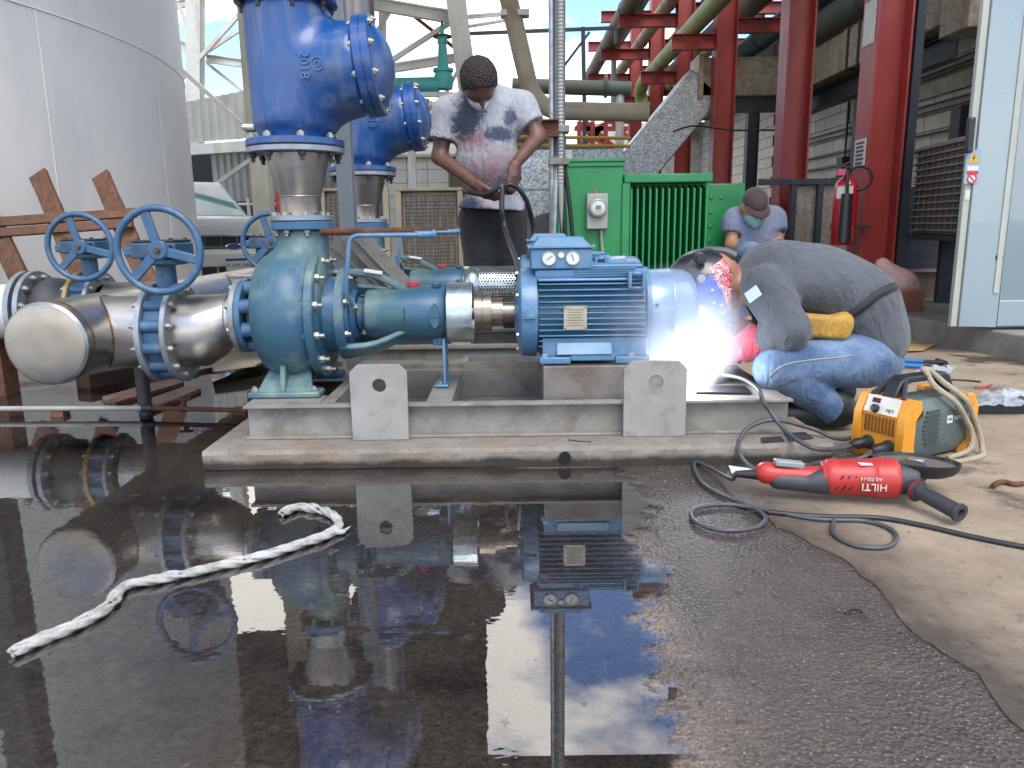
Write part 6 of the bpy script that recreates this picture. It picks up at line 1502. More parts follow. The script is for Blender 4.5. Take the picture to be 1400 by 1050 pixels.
# close-cropped curly hair
hs = [('e', HP(0, -.012, .034), (.096, .112, .104), HM, .02), ('e', HP(0, -.045, .005), (.088, .076, .095), HM, .02)]
q = NB('short_curly_hair'); q.set('Base Color', q.mix(q.noise(60, 3), lin('#1d1716'), lin('#362b29'))); q.set('Roughness', .75)
vo = q.n('ShaderNodeTexVoronoi'); vo.inputs['Scale'].default_value = 95; q.l(q.coord(), vo.inputs['Vector']); q.bump(vo.outputs['Distance'], .9, .010)
fw = (HP(0, 1, 0) - HP(0, 0, 0)).normalized(); dn = (HP(0, 0, -1) - HP(0, 0, 0)).normalized()
sdf('hair', hs, q.m, t, .005, .02, cuts=[(fw * .80 + dn * .60, HP(0, .052, .040)), (dn, HP(0, 0, -.055))], wob=.0022, wscale=24)
mk = [('e', HP(0, .032, -.050), (.066, .078, .062), HM, .02), ('c', HP(0, .105, -.022), HP(0, .095, -.085), .014, .016, .03)]
sdf('face_mask', mk, mat('mask_white', '#cdccc8', '#bdbcb6', 20, .8), t, .005, .02, cuts=[(-fw, HP(0, .018, 0)), (-dn, HP(0, 0, -.018)), (dn, HP(0, 0, -.105))])
for e_ in (-1, 1):
    b = MB(); b.tube([HP(e_ * .062, .035, -.035), HP(e_ * .080, .0, -.012), HP(e_ * .082, -.022, .005)], .0018, 6, 4); build('mask_loop', b, M['paper'], t)
# tie-dye shirt: print masks fixed to the garment
def tiedye(q, col):
    co = q.tc.outputs['Object']; nz = q.noise(9, 6, .75); nf = q.noise(48, 5, .8)
    def blob(px, py, rx, rz, col0, amt, soft=.5):
        nonlocal col
        c_ = at(px, py, YW - .1) - base
        mp = q.n('ShaderNodeMapping'); mp.inputs['Location'].default_value = (-c_.x / rx, -c_.y / .5, -c_.z / rz); mp.inputs['Scale'].default_value = (1 / rx, 2.0, 1 / rz); q.l(co, mp.inputs[0])
        ln_ = q.n('ShaderNodeVectorMath', operation='LENGTH'); q.l(mp.outputs[0], ln_.inputs[0])
        v_ = q.math('ADD', ln_.outputs['Value'], q.math('ADD', q.math('MULTIPLY', q.math('SUBTRACT', nz, .5), 1.5), q.math('MULTIPLY', q.math('SUBTRACT', nf, .5), 1.3)))
        m_ = q.ramp(v_, 1.0 - soft, 1.0 + soft * .3, (1, 1, 1, 1), (0, 0, 0, 1))
        col = q.mix(q.math('MULTIPLY', m_, amt), col, lin(col0))
    blob(668, 235, .24, .18, '#7d5560', .75, .8)
    blob(652, 190, .12, .06, '#8f6168', .8, .6)
    blob(640, 160, .10, .12, '#2c3646', .95, .35)
    blob(680, 185, .085, .045, '#2f3d55', .9, .35); blob(697, 160, .045, .06, '#3a4862', .9, .4)
    blob(640, 280, .09, .06, '#33496b', .9, .5)
    return col
shirtm = cloth('tie_dye_cotton', '#a7a9ad', '#8f9298', .55, extra=tiedye)
hz = at(670, 287, YW).z
ch2 = at(664, 170, YW - .01); wa = at(668, 225, YW - .01); he = at(672, 290, YW + .01)
sl = sL.lerp(eL, .62); sr = sR.lerp(eR, .66)
sh = [('e', ch2, (.195, .125, .15), None, .06), ('e', wa, (.178, .135, .16), None, .06), ('e', he, (.185, .160, .13), None, .06), ('c', sL + V(.01, 0, .0), sR - V(.01, 0, 0), .072, .072, .05), ('c', at(662, 150, YW - .02), wa, .13, .13, .05), ('c', at(660, 134, YW), sL, .075, .066, .04), ('c', at(666, 131, YW), sR, .075, .066, .04),
      ('f', sL - (eL - sL) * .1, sl, .070, .083, .035), ('f', sR - (eR - sR) * .1, sr, .070, .080, .035), ('c', sL, sL.lerp(eL, .2), .070, .070, .04), ('c', sR, sR.lerp(eR, .2), .070, .070, .04)]
sdf('shirt', sh, shirtm, t, .008, .03, cuts=[((-.06, 0, -1), (hipc.x, YW, hz))], wob=.006, wscale=3.2, subs=[('c', HP(0, -.03, -.06), at(662, 136, YW - .0), .062, .068), ('f', sl, sl.lerp(eL, .5), .062, .062), ('f', sr, sr.lerp(eR, .5), .060, .060)])
trm = cloth('black_trousers', '#1b1d22', '#121317', .6)
tr_ = [('e', hipc + V(0, .01, -.05), (.165, .12, .11), None, .05)]
for h_, k_, a_, e_ in ((hL, kL, aL, -1), (hR, kR, aR, 1)): tr_ += [('c', h_ + V(e_ * .005, .01, -.06), k_, .105, .083, .05), ('f', k_ + V(0, 0, .05), V(a_.x, a_.y, .075), .083, .068, .03)]
sdf('trousers', tr_, trm, t, .009, .03, wob=.007, wscale=2.8)
for a_ in (aL, aR): sdf('boot', [('c', V(a_.x, a_.y + .03, .06), V(a_.x, a_.y - .15, .045), .05, .042), ('c', V(a_.x, a_.y + .02, .06), V(a_.x, a_.y + .01, .14), .05, .05)], M['black_rubber'], t, .008, .03, cuts=[((0, 0, -1), (0, 0, .004))])
# cable he holds, looping down to the motor box
hc = at(686, 257, YW - .30)
b = MB(); b.tube([at(640, 262, YW - .24), at(662, 266, YW - .30), at(672, 262, YW - .33), at(686, 256, YW - .34), at(686, 285, YW - .36), at(692, 318, YW - .40), at(704, 352, YW - .9), at(712, 378, YW - 1.4), at(722, 388, D1 + .10)], .0135, 12, 8)
b2 = MB(); b2.tube([at(684, 258, YW - .32), at(698, 252, YW - .33), at(712, 262, YW - .30), at(722, 280, YW - .26), at(729, 310, YW - .2), at(734, 345, YW - .2), at(740, 400, YW - .15)], .0125, 12, 8)
hcab = thing('power_cable', 'thick black power cable looping from the worker\'s hands into the motor', 'cable', (hc.x, YW - .3, .5))
build('lead', b, mat('cable_black', '#2b2c30', '#1e1f22', 20, .38), hcab, smooth=60); build('tail', b2, MATS['cable_black'], hcab, smooth=60)
b = MB(); b.cyl(at(684, 262, YW - .33), at(686, 252, YW - .33), .016, n=10); build('clamp_ring', b, M['galv'], hcab)

# ---------------------------------------------------------------- crouching welder
YC = 2.70; YN, YFa = 2.53, 2.88
base = V(at(1120, 560, YC).x, YC, 0.003)
t = thing('person', 'crouching welder in a grey long sleeved shirt, blue jeans, red gauntlets and helmet', 'person', base)
sk2 = skinm('tan_skin', '#a4765f', '#8a5f4b')
hip = at(1182, 478, YC); lowb = at(1168, 418, YC); midb = at(1112, 383, YC); shc = at(1050, 384, YC)
sN, sF = at(1046, 392, YN + .02), at(1040, 392, YFa - .03)
eN, eF = at(1078, 452, YN - .05), at(1060, 450, YFa)
wN, wF = at(1028, 470, YN + .02), at(1010, 462, YFa - .12)
hN, hF = at(1182, 492, YC - .10), at(1182, 488, YC + .11)
kN, kF = at(1062, 502, YN - .03), at(1066, 498, YFa + .03)
aN, aF = at(1140, 562, YN + .02), at(1140, 552, YFa)
Ch = at(977, 388, YC - .03); fh = V(-.80, -.05, -.60); uh = V(-.60, 0, .80)
hp, HP, HM = head(Ch, fh, uh, .98)
body = hp + [('c', HP(0, -.03, -.05), shc + V(.0, 0, .0), .058, .066, .03), ('c', shc, midb, .085, .09, .05), ('c', midb, lowb, .09, .09, .05), ('c', lowb, hip, .09, .09, .05), ('c', sN, sF, .065, .065, .04)]
for s_, e_, w_ in ((sN, eN, wN), (sF, eF, wF)): body += [('c', s_, e_, .055, .045, .03), ('c', e_, w_, .045, .032, .02)]
tN, tF = at(968, 500, YN + .03), at(972, 492, YFa - .20)
body += hand(wN, tN - wN, V(-.2, .3, -1), -1, .55) + hand(wF, tF - wF, V(-.2, -.3, -1), 1, .55)
for h_, k_, a_ in ((hN, kN, aN), (hF, kF, aF)): body += [('c', h_, k_, .08, .058, .03), ('c', k_, a_, .056, .042, .02), ('c', a_, V(a_.x - .13, a_.y, .045), .04, .03, .02)]
sdf('body', body, sk2, t, .0072, .02)
gs = cloth('grey_jersey', '#505459', '#404449', .5)
sh = [('e', shc + V(.03, 0, .005), (.13, .195, .125), None, .05), ('e', midb + V(0, 0, .0), (.15, .19, .13), None, .06), ('e', at(1150, 405, YC), (.135, .18, .14), None, .06), ('e', lowb + V(.02, 0, -.02), (.125, .175, .14), None, .06), ('e', at(1188, 462, YC), (.115, .172, .115), None, .06)]
for s_, e_, w_ in ((sN, eN, wN), (sF, eF, wF)): sh += [('c', s_, s_.lerp(e_, .3), .080, .072, .022), ('c', s_.lerp(e_, .2), e_, .072, .060, .02), ('f', e_ + (e_ - w_) * .05, e_.lerp(w_, .92), .060, .048, .02), ('c', e_, e_.lerp(w_, .3), .060, .056, .02)]
sh += [('f', shc, HP(0, -.045, -.060), .09, .074, .04)]
gshirt = sdf('shirt', sh, gs, t, .0076, .03, wob=.010, wscale=3.1, cuts=[((.35, 0, -1), at(1210, 497, YC), .22)], subs=[('c', HP(0, -.03, -.05), HP(0, -.06, -.12), .064, .066)])
c_, n_ = hit(gshirt, 1030, 402, .001); b = MB(); e1 = (V(.88, 0, .47) - n_ * n_.dot(V(.88, 0, .47))).normalized(); e2 = n_.cross(e1); b.prism([c_ + e1 * (a_ * .027) + e2 * (b_ * .019) for a_, b_ in ((-1, -1), (1, -1), (1, 1), (-1, 1))], (0, 0, 0), n_ * .004); build('sleeve_patch', b, mat('reflective_patch', '#b9c4cb', '#a4b0b8', 9, .35), t, bevel=.002)
def jeans(q, col):
    fade = q.ramp(q.noise(7, 5, .6, q.coord((.6, 1, 1))), .42, .68); return q.mix(q.math('MULTIPLY', fade, .65), col, lin('#7f95ab'))
jm = cloth('blue_denim', '#3f5b7c', '#2d4463', .5, 700, jeans)
je = [('e', at(1178, 490, YC), (.13, .165, .095), None, .05)]
for h_, k_, a_ in ((hN, kN, aN), (hF, kF, aF)): je += [('c', h_, k_, .098, .076, .03), ('c', k_ + V(.008, 0, -.008), k_.lerp(a_, .5), .070, .066, .008), ('f', k_.lerp(a_, .3), a_.lerp(k_, .05), .066, .058, .012)]
wj = sdf('jeans', je, jm, t, .0072, .025, wob=.007, wscale=3.6)
# stitched seam on the near thigh
b = MB(); b.tube([hit(wj, x_, y_, .001)[0] for x_, y_ in ((1052, 515), (1062, 505), (1075, 498), (1095, 494), (1120, 491), (1145, 489), (1165, 486)) if hit(wj, x_, y_)[0]], .0018, 6, 6); build('seam_stitching', b, mat('stitch', '#a9a08c', '#98907d', 30, .8), t)
for a_ in (aN, aF): sdf('boot', [('c', V(a_.x + .03, a_.y, .065), V(a_.x - .17, a_.y, .058), .048, .044), ('c', V(a_.x + .01, a_.y, .07), a_ + V(.005, 0, .03), .048, .048)], M['black_rubber'], t, .008, .03, cuts=[((0, 0, -1), (0, 0, .004))])
# red gauntlets
rg = cloth('red_leather', '#a83a4a', '#8a2a3a', .45, 200, rough=.6)
for e_, w_, t_, sd, nn_ in ((eN, wN, tN, -1, V(-.2, .3, -1)), (eF, wF, tF, 1, V(-.2, -.3, -1))):
    d = (t_ - w_).normalized()
    sdf('gauntlet', [('f', w_ - d * .035, w_ + d * .05, .068, .046, .02)] + hand(w_ + d * .015, d, nn_, sd, .55, 1.12, .0125), rg, t, .006, .012, wob=.002, wscale=5)
# leather apron flap and belt
sdf('leather_apron', [('b', at(1124, 446, YC - .172), (.068, .006, .022), rotm('Y', R(4)), .018, .03), ('e', at(1152, 442, YC - .155), (.032, .030, .042), None, .03)], cloth('yellow_leather', '#b98d2b', '#94702a', .5, 200, rough=.6), t, .006, .02, wob=.003, wscale=4)
b = MB(); vs_ = []
for x_, y_ in ((1150, 440), (1158, 434), (1168, 427), (1178, 420), (1188, 412), (1197, 404), (1204, 400), (1212, 396), (1219, 393), (1224, 391)):
    p_, n_ = hit(gshirt, x_, y_, .004)
    if p_ is not None: e1 = n_.cross(V(.75, 0, .6)).normalized() * .014; vs_ += [p_ + e1, p_ - e1]
b.add(vs_, [(2 * i, 2 * i + 1, 2 * i + 3, 2 * i + 2) for i in range(len(vs_) // 2 - 1)]); build('apron_strap', b, mat('strap_black', '#25272b', '#1c1e21', 20, .7), t, solid=.005)
# welding helmet
Hc = at(962, 397, YC - .03); f = V(-.86, 0, -.50).normalized(); u = V(-.50, 0, .86).normalized(); s = f.cross(u)
HM2 = np.array([[s[i], f[i], u[i]] for i in range(3)]); HPp = lambda a, b_, c: Hc + s * a + f * b_ + u * c
q = NB('painted_helmet'); co = q.tc.outputs['Object']; hc0 = Hc - base
def dotn(v_, off):
    n_ = q.n('ShaderNodeVectorMath', operation='DOT_PRODUCT'); q.l(co, n_.inputs[0]); n_.inputs[1].default_value = tuple(v_); return q.math('SUBTRACT', n_.outputs['Value'], Vector(v_).dot(hc0) + off)
fu, up_ = dotn(f, 0), dotn(u, 0); n8 = q.math('MULTIPLY', q.math('SUBTRACT', q.noise(22, 5, .7), .5), .06); fl = q.math('MULTIPLY', q.math('SUBTRACT', q.noise(60, 4, .7, dist=2.0), .5), .05)
def band(v_, lo, hi): return q.math('MULTIPLY', q.math('GREATER_THAN', v_, lo), q.math('LESS_THAN', v_, hi))
bl = q.math('MULTIPLY', band(q.math('ADD', fu, n8), -.035, .045), band(q.math('ADD', up_, n8), -.085, .055))
rd = q.math('MULTIPLY', band(q.math('ADD', q.math('ADD', fu, fl), n8), -.115, -.030), band(up_, -.10, .075))
col = q.mix(bl, lin('#24262a'), lin('#2450b4')); vst = q.n('ShaderNodeTexVoronoi'); vst.inputs['Scale'].default_value = 42; q.l(co, vst.inputs['Vector'])
col = q.mix(q.math('MULTIPLY', bl, q.math('LESS_THAN', vst.outputs['Distance'], .17)), col, lin('#d5d9e2'))
col = q.mix(rd, col, lin('#c23a46')); col = q.mix(q.math('MULTIPLY', rd, q.ramp(q.noise(34, 4, .7, dist=3), .50, .54)), col, lin('#cfcac6')); col = q.mix(q.math('MULTIPLY', rd, q.ramp(q.noise(27, 4, .7, q.coord(loc=(5, 5, 5)), dist=3), .57, .60)), col, lin('#26282c'))
tip = band(q.math('ADD', up_, n8), -.16, -.075); col = q.mix(q.math('MULTIPLY', tip, q.ramp(fl, .0, .012)), col, lin('#c9c9c6'))
q.set('Base Color', col); q.set('Roughness', .32); q.set('Coat Weight', .4); hm = q.m
shell = [('e', HPp(0, -.012, .0), (.116, .128, .142), HM2, .03), ('e', HPp(0, .03, .035), (.095, .098, .085), HM2, .04), ('c', HPp(0, .01, -.09), HPp(0, .0, -.135), .075, .038, .05)]
sdf('welding_helmet', shell, hm, t, .0055, .04, cuts=[(-f, HPp(0, -.100, 0))], subs=[('e', HPp(0, -.04, -.02), (.104, .112, .130), HM2)])
b = MB(); b.box((-.062, -.012, -.045), (.062, .016, .045), Matrix.Translation(HPp(0, .118, .03)) @ Matrix(HM2.tolist()).to_4x4()); build('visor', b, mat('visor_black', '#101215', '#0b0c0e', 9, .08, 0, coat=1), t, bevel=.008)
for e_ in (-1,):
    c_ = HPp(s.y * -1 * .112 * (1 if s.y > 0 else 1), -.03, .075); c_ = V(at(957, 353, YC - .13).x, YC - .125, at(957, 353, YC - .13).z)
    b = MB(); b.lathe(c_, (0, -1, 0), [(0, .020), (.010, .020), (.012, .016), (.022, .015), (.022, .006)], 24); build('pivot_knob', b, M['black_plastic'], t)
    c_ = at(959, 381, YC - .15); b = MB(); b.lathe(c_ + V(0, .012, 0), (0, -1, 0), [(0, .014), (.014, .014), (.016, .010)], 20); build('shade_dial', b, mat('dial_grey', '#8d9399', '#7b8187', 9, .4), t)
b = MB(); b.tube([at(948, 352, YC - .02), at(965, 343, YC - .03), at(990, 343, YC - .05), at(1006, 350, YC - .06)], .013, 8, 5); build('headband', b, mat('headband_grey', '#55585c', '#46494d', 9, .5), t)

# ---------------------------------------------------------------- seated man
YS_ = 5.42
hipz = .50
base = V(at(1032, 350, YS_).x, YS_, .0)
t = thing('person', 'seated man in a grey t-shirt, brown cap and light blue face mask', 'person', base)
sk3 = skinm('light_tan_skin', '#b98a6c', '#a07357')
C = at(1031, 283, YS_ - .12); f = V(.12, -.80, -.58); u = V(.05, -.58, .80)
hp, HP, HM = head(C, f, u, 1.0); fw = (HP(0, 1, 0) - HP(0, 0, 0)).normalized(); dn = (HP(0, 0, -1) - HP(0, 0, 0)).normalized()
sL, sR = at(1005, 300, YS_), at(1056, 297, YS_); eL, eR = at(1000, 334, YS_ - .04), at(1062, 330, YS_ - .05)
wL, wR = at(1016, 345, YS_ - .22), at(1050, 346, YS_ - .24)
hipc = V(base.x, YS_ + .1, hipz)
kL, kR = V(base.x - .14, YS_ - .38, .50), V(base.x + .16, YS_ - .36, .50); aL, aR = V(base.x - .14, YS_ - .36, .09), V(base.x + .17, YS_ - .30, .09)
body = hp + [('c', HP(0, -.03, -.05), V(base.x, YS_ + .02, sL.z + .02), .055, .06, .03), ('c', V(base.x, YS_ + .02, sL.z - .1), hipc, .12, .13, .05), ('c', sL, sR, .06, .06, .04)]
body += [('c', sL, eL, .052, .044, .03), ('c', eL, wL, .042, .03, .02), ('c', sR, eR, .052, .044, .03), ('c', eR, wR, .042, .03, .02)] + hand(wL, V(.75, -.6, -.2), V(.3, 0, -1), -1, .5) + hand(wR, V(-.7, -.6, -.2), V(-.3, 0, -1), 1, .5)
for e_, k_, a_ in ((-1, kL, aL), (1, kR, aR)): body += [('c', hipc + V(e_ * .09, 0, 0), k_, .08, .06, .03), ('c', k_, a_, .055, .04, .02), ('c', a_, a_ + V(0, -.14, -.045), .04, .03, .02)]
sdf('body', body, sk3, t, .0085, .02)
sl, sr = sL.lerp(eL, .55), sR.lerp(eR, .55)
sh = [('e', V(base.x, YS_ + .01, sL.z - .10), (.185, .125, .17), None, .06), ('e', V(base.x, YS_ + .05, .64), (.18, .14, .16), None, .06), ('c', sL, sR, .075, .075, .05), ('f', sL, sl, .072, .078, .04), ('f', sR, sr, .072, .078, .04), ('c', sL, sL.lerp(eL, .2), .072, .07, .04), ('c', sR, sR.lerp(eR, .2), .072, .07, .04)]
sdf('shirt', sh, cloth('heather_grey_cotton', '#8289a0', '#6f768c', .6), t, .009, .03, wob=.006, wscale=3.0, subs=[('c', HP(0, -.03, -.05), V(base.x, YS_ + .02, sL.z + .02), .06, .066), ('f', sl, sl.lerp(eL, .5), .06, .06), ('f', sr, sr.lerp(eR, .5), .06, .06)])
tr_ = [('e', hipc, (.17, .15, .12), None, .05)]
for e_, k_, a_ in ((-1, kL, aL), (1, kR, aR)): tr_ += [('c', hipc + V(e_ * .09, 0, 0), k_, .10, .078, .04), ('f', k_, a_ + V(0, 0, .0), .075, .06, .03)]
sdf('trousers', tr_, jm, t, .011, .03, wob=.006, wscale=3)
for a_ in (aL, aR): sdf('shoe', [('c', a_ + V(0, .02, -.035), a_ + V(0, -.16, -.045), .046, .04), ('c', a_ + V(0, .01, -.03), a_, .046, .045)], M['black_rubber'], t, .009, .03, cuts=[((0, 0, -1), (0, 0, .003))])
sdf('cap', [('e', HP(0, -.008, .036), (.084, .104, .096), HM, .02)], cloth('brown_cap', '#4d3e40', '#3c3033', .2), t, .006, .02, cuts=[(dn, HP(0, 0, .030))])
b = MB(); pts = []
for k_ in range(13):
    a = math.pi * (k_ / 12); pts.append(HP(.076 * math.cos(a), .060 + .095 * math.sin(a), .034 - .016 * math.sin(a)))
pts2 = [HP(.076 - .152 * k_ / 12, .05, .038) for k_ in range(13)]
b.add(pts + pts2, [(k_, k_ + 1, 14 + k_, 13 + k_) for k_ in range(12)]); build('cap_brim', b, MATS.get('x') or cloth('brown_brim', '#4d3e40', '#3c3033', .2), t, solid=.006)
sdf('face_mask', [('e', HP(0, .034, -.052), (.066, .078, .064), HM, .02), ('c', HP(0, .105, -.024), HP(0, .095, -.085), .014, .016, .03)], mat('mask_blue', '#93c3c9', '#80b2ba', 20, .8), t, .006, .02, cuts=[(-fw, HP(0, .016, 0)), (-dn, HP(0, 0, -.016)), (dn, HP(0, 0, -.108))])
b = MB(); b.torus(wL + V(-.02, .03, .005), (wL - eL), .034, .006, 20, 6); build('wrist_watch', b, M['black_plastic'], t)
b = MB(); b.box((base.x - .22, YS_ - .06, .012), (base.x + .24, YS_ + .30, .395)); o = build('seat_block', b, M['concrete'], bevel=.012); tag(o, 'low concrete block the seated man rests on', 'block')
# ================================================================== tools and small things
ZS = .0028
# ---------------------------------------------------------------- welding inverter
c0, cr = onz(1229, 641, ZS), onz(1330, 618, ZS)
ua = (cr - c0); LW = ua.length; ua.normalize(); wb = V(-ua.y, ua.x, 0); WW = .165; HH = .188
def wp(u_, w_, z): return c0 + ua * u_ + wb * w_ + V(0, 0, z)
t = thing('welding_inverter', 'orange and grey portable welding inverter with black carry handle', 'welder', wp(LW / 2, WW / 2, 0))
org = mat('orange_plastic', lin('#d9952c'), lin('#c78322'), 8, .4, 0, .05, 120, stain=('#8a6a3a', .3, 9)); gry = mat('slate_plastic', '#55625f', '#4a5654', 8, .42, 0, .05, 150, stain=('#7d8078', .25, 10))
def wbox(u0, u1, w0, w1, z0, z1):
    return MB().add([wp(u0, w0, z0), wp(u1, w0, z0), wp(u1, w1, z0), wp(u0, w1, z0), wp(u0, w0, z1), wp(u1, w0, z1), wp(u1, w1, z1), wp(u0, w1, z1)], [(0, 3, 2, 1), (4, 5, 6, 7), (0, 1, 5, 4), (1, 2, 6, 5), (2, 3, 7, 6), (3, 0, 4, 7)])
def wprism(prof, w0, w1): return MB().prism([wp(u_, w0, z) for u_, z in prof], (0, 0, 0), wb * (w1 - w0))
# octagonal section swept along the length
def octa(u0, u1, g, ch=.034):
    pr = [(g + ch * .5, .008), (WW - g - ch * .5, .008), (WW - g, .05), (WW - g, HH - g - ch), (WW - g - ch, HH - g), (g + ch, HH - g), (g, HH - g - ch), (g, .05)]
    return MB().prism([wp(u0, a, z) for a, z in pr], (0, 0, 0), ua * (u1 - u0))
cs = sub(build('casing', octa(.05, LW - .03, .006), gry, t, bevel=.004))
def bumper(s_, o_):
    f_ = (lambda u_: u_) if s_ > 0 else (lambda u_: LW - u_)
    dd = ((0, .035), (.014, .0), (.080, .0), (.066, .012), (.052, .055), (.052, .135), (.078, .165), (.078, HH - .035), (.07, HH + .004), (.030, HH + .004), (.004, .14)) if s_ > 0 else ((0, .05), (.02, .0), (.055, .0), (.055, .008), (.03, .05), (.03, .15), (.055, .17), (.055, HH - .01), (.05, HH + .002), (.028, HH + .002), (0, .15))
    b = MB()
    for w0, w1 in ((-.004, .022), (WW - .022, WW + .004)):
        b = wprism([(f_(a), z) for a, z in dd], w0, w1); build('corner_bumper', b, org, t, bevel=.004)
    if s_ > 0:
        b = wprism([(f_(a), z) for a, z in ((.006, .14), (.030, HH + .004), (.07, HH + .004), (.07, .14))], .0225, WW - .0225); build('front_top', b, org, t, bevel=.003)
        b = wbox(.010, .06, .0225, WW - .0225, .010, .139); build('front_face', b, org, t, bevel=.002)
    else:
        b = wprism([(f_(a), z) for a, z in ((0.004, .05), (.02, .004), (.05, .004), (.05, HH), (.028, HH), (.004, .15))], .0225, WW - .0225); build('rear_face', b, org, t)
bumper(1, 0); bumper(-1, 0)
# control panel on the sloping front
pa, pb = wp(.0095, 0, .146), wp(.028, 0, .192); up = (pb - pa).normalized(); nn = wb.cross(up).normalized()
if nn.dot(ua) > 0: nn = -nn
def panel(w0, w1, h0, h1, off, th): 
    b = MB(); q4 = [pa + wb * w0 + up * h0, pa + wb * w1 + up * h0, pa + wb * w1 + up * h1, pa + wb * w0 + up * h1]; b.prism([p + nn * off for p in q4], (0, 0, 0), nn * th); return b
cp = sub(build('control_panel', panel(.028, WW - .028, -.002, .050, .0, .003), mat('panel_white', '#c9c7bd', '#bab8ae', 9, .35), t))
build('display', panel(.092, .118, .028, .042, .003, .002), mat('display_red', '#4a1c1c', '#3a1414', 9, .15, 0, coat=1), cp)
kn = pa + wb * .100 + up * .010 + nn * .003; b = MB(); b.lathe(kn, nn, [(0, .013), (.012, .011), (.013, .009)], 20); build('knob', b, M['black_plastic'], cp)
text('panel_lettering', 'FIET', .015, M['black_plastic'], pa + wb * .052 + up * .010 + nn * .0036, -wb, up, cp)
for i in range(9):
    w_ = .034 + i * .0115; build('vent_slot', wbox(.0075, .0102, w_, w_ + .006, .085, .135), mat('vent_orange_dark', lin('#7a4a14'), lin('#63390d'), 9, .7), t)
for w_ in (.045, WW - .05):
    p = wp(.010, w_, .052); b = MB(); b.lathe(p, -ua, [(0, .021), (.006, .021), (.008, .017), (.050, .0165), (.056, .012), (.075, .009)], 20); build('cable_plug', b, M['black_plastic'], t, smooth=40)
for i in range(8):
    z = .055 + i * .0135; build('side_louvre', wprism([(.095 + .004 * abs(i - 3.5), z), (.168, z), (.168, z + .0045), (.095 + .004 * abs(i - 3.5), z + .0045)], .001, .0075), mat('louvre_dark', '#3b4644', '#333d3b', 9, .5), cs, smooth=0)
build('logo_plate', wprism([(.205, .107), (.230, .107), (.230, .130), (.205, .130)], .0035, .0056), M['paper'], cs)
text('logo_lettering', 'HG', .012, M['black_plastic'], wp(.2175, .003, .1185), ua, (0, 0, 1), cs)
text('brand_lettering', 'HUGONG', .017, M['paper'], wp(.277, .0045, .119), ua, (0, 0, 1), cs)
b = MB(); zt = HH + .052
pts = [wp(.045, WW / 2, HH - .004), wp(.070, WW / 2, HH + .036), wp(.088, WW / 2, zt), wp(.12, WW / 2, zt + .004), wp(LW - .09, WW / 2, zt), wp(LW - .062, WW / 2, HH + .036), wp(LW - .04, WW / 2, HH - .004)]
for p, q_ in zip(pts, pts[1:]): b.beam(p - (q_ - p) * .02, q_ + (q_ - p) * .02, .034, .018)
h_ = MB()
prof_o = [(.030, HH - .005), (.062, HH + .05), (.085, HH + .062), (LW - .075, HH + .060), (LW - .055, HH + .048), (LW - .025, HH - .005)]
prof_i = [(LW - .055, HH - .005), (LW - .075, HH + .032), (LW - .09, HH + .040), (.105, HH + .042), (.082, HH + .030), (.062, HH - .005)]
build('carry_handle', wprism(prof_o + prof_i, WW / 2 - .024, WW / 2 + .024), M['black_plastic'], t, bevel=.006, seg=3)
for w_ in (.03, WW - .03):
    b = MB(); b.beam(wp(.036, w_, HH), wp(.085, WW / 2 + (w_ - WW / 2) * .35, HH + .048), .014, .02); build('handle_brace', b, M['black_plastic'], t, bevel=.004)
# white rope looped over the handle
q = NB('braided_rope'); wv = q.n('ShaderNodeTexWave'); wv.inputs['Scale'].default_value = 60; wv.inputs['Distortion'].default_value = 2; q.l(q.coord((1, 1, 1.5)), wv.inputs[0])
q.set('Base Color', q.mix(q.noise(30), lin('#b7ab97'), lin('#94886f'))); q.set('Roughness', .9); q.bump(wv.outputs['Fac'], .7, .004); rope_m = q.m
b = MB(); hz_ = HH + .07
b.tube([wp(.20, -.012, .004), wp(.285, -.022, .022), wp(.300, -.014, .07), wp(.262, -.010, .125), wp(.215, -.006, .175), wp(.188, .045, HH + .03), wp(.178, .068, hz_), wp(.185, WW / 2, hz_ + .002), wp(.195, .068, hz_), wp(.225, .04, HH + .035), wp(.262, -.006, .178), wp(.300, -.012, .125), wp(.335, -.018, .06), wp(.335, -.03, .018), wp(.30, -.05, .006), wp(.19, -.05, .006), wp(.12, -.03, .008)], .0085, 10, 7)
tag(build('rope', b, rope_m, smooth=60), 'off white rope looped over the welding inverter handle', 'rope')

# ---------------------------------------------------------------- angle grinder
A, B = at(1042, 668, 1.90), at(1222, 678, 1.84); A.z = .062; B.z = .068
ax = (B - A).normalized(); LG = (B - A).length
t = thing('angle_grinder', 'red angle grinder with black guard and side handle lying on its back', 'grinder', (A + B) / 2 - V(0, 0, .06))
rd = mat('grinder_red', lin('#b5322f'), lin('#a02a28'), 8, .42, 0, .06, 150, stain=('#6a2523', .3, 10)); dg = mat('grinder_grey', '#3a3b3f', '#2e2f33', 9, .5, 0, .1, 200)
gp = lambda a_, dy=0, dz=0: A + ax * a_ + V(0, dy, dz)
hs = sub(sdf('motor_housing', [('f', gp(.155), gp(LG - .005), .044, .050, .01), ('f', gp(.14, 0, .0), gp(.17), .036, .044, .01), ('f', gp(LG - .05), gp(LG + .004), .050, .046, .01)], rd, t, .004, .015))
sdf('rear_handle', [('c', gp(.012, 0, .004), gp(.15, 0, -.006), .024, .030), ('c', gp(.005, 0, .006), gp(.03, 0, .004), .026, .024)], rd, t, .004, .015)
sdf('grip_pad', [('c', gp(.035, -.008, -.010), gp(.15, -.014, -.016), .0245, .026), ('c', gp(.13, -.01, -.006), gp(.165, -.018, .008), .026, .022)], dg, t, .004, .015)
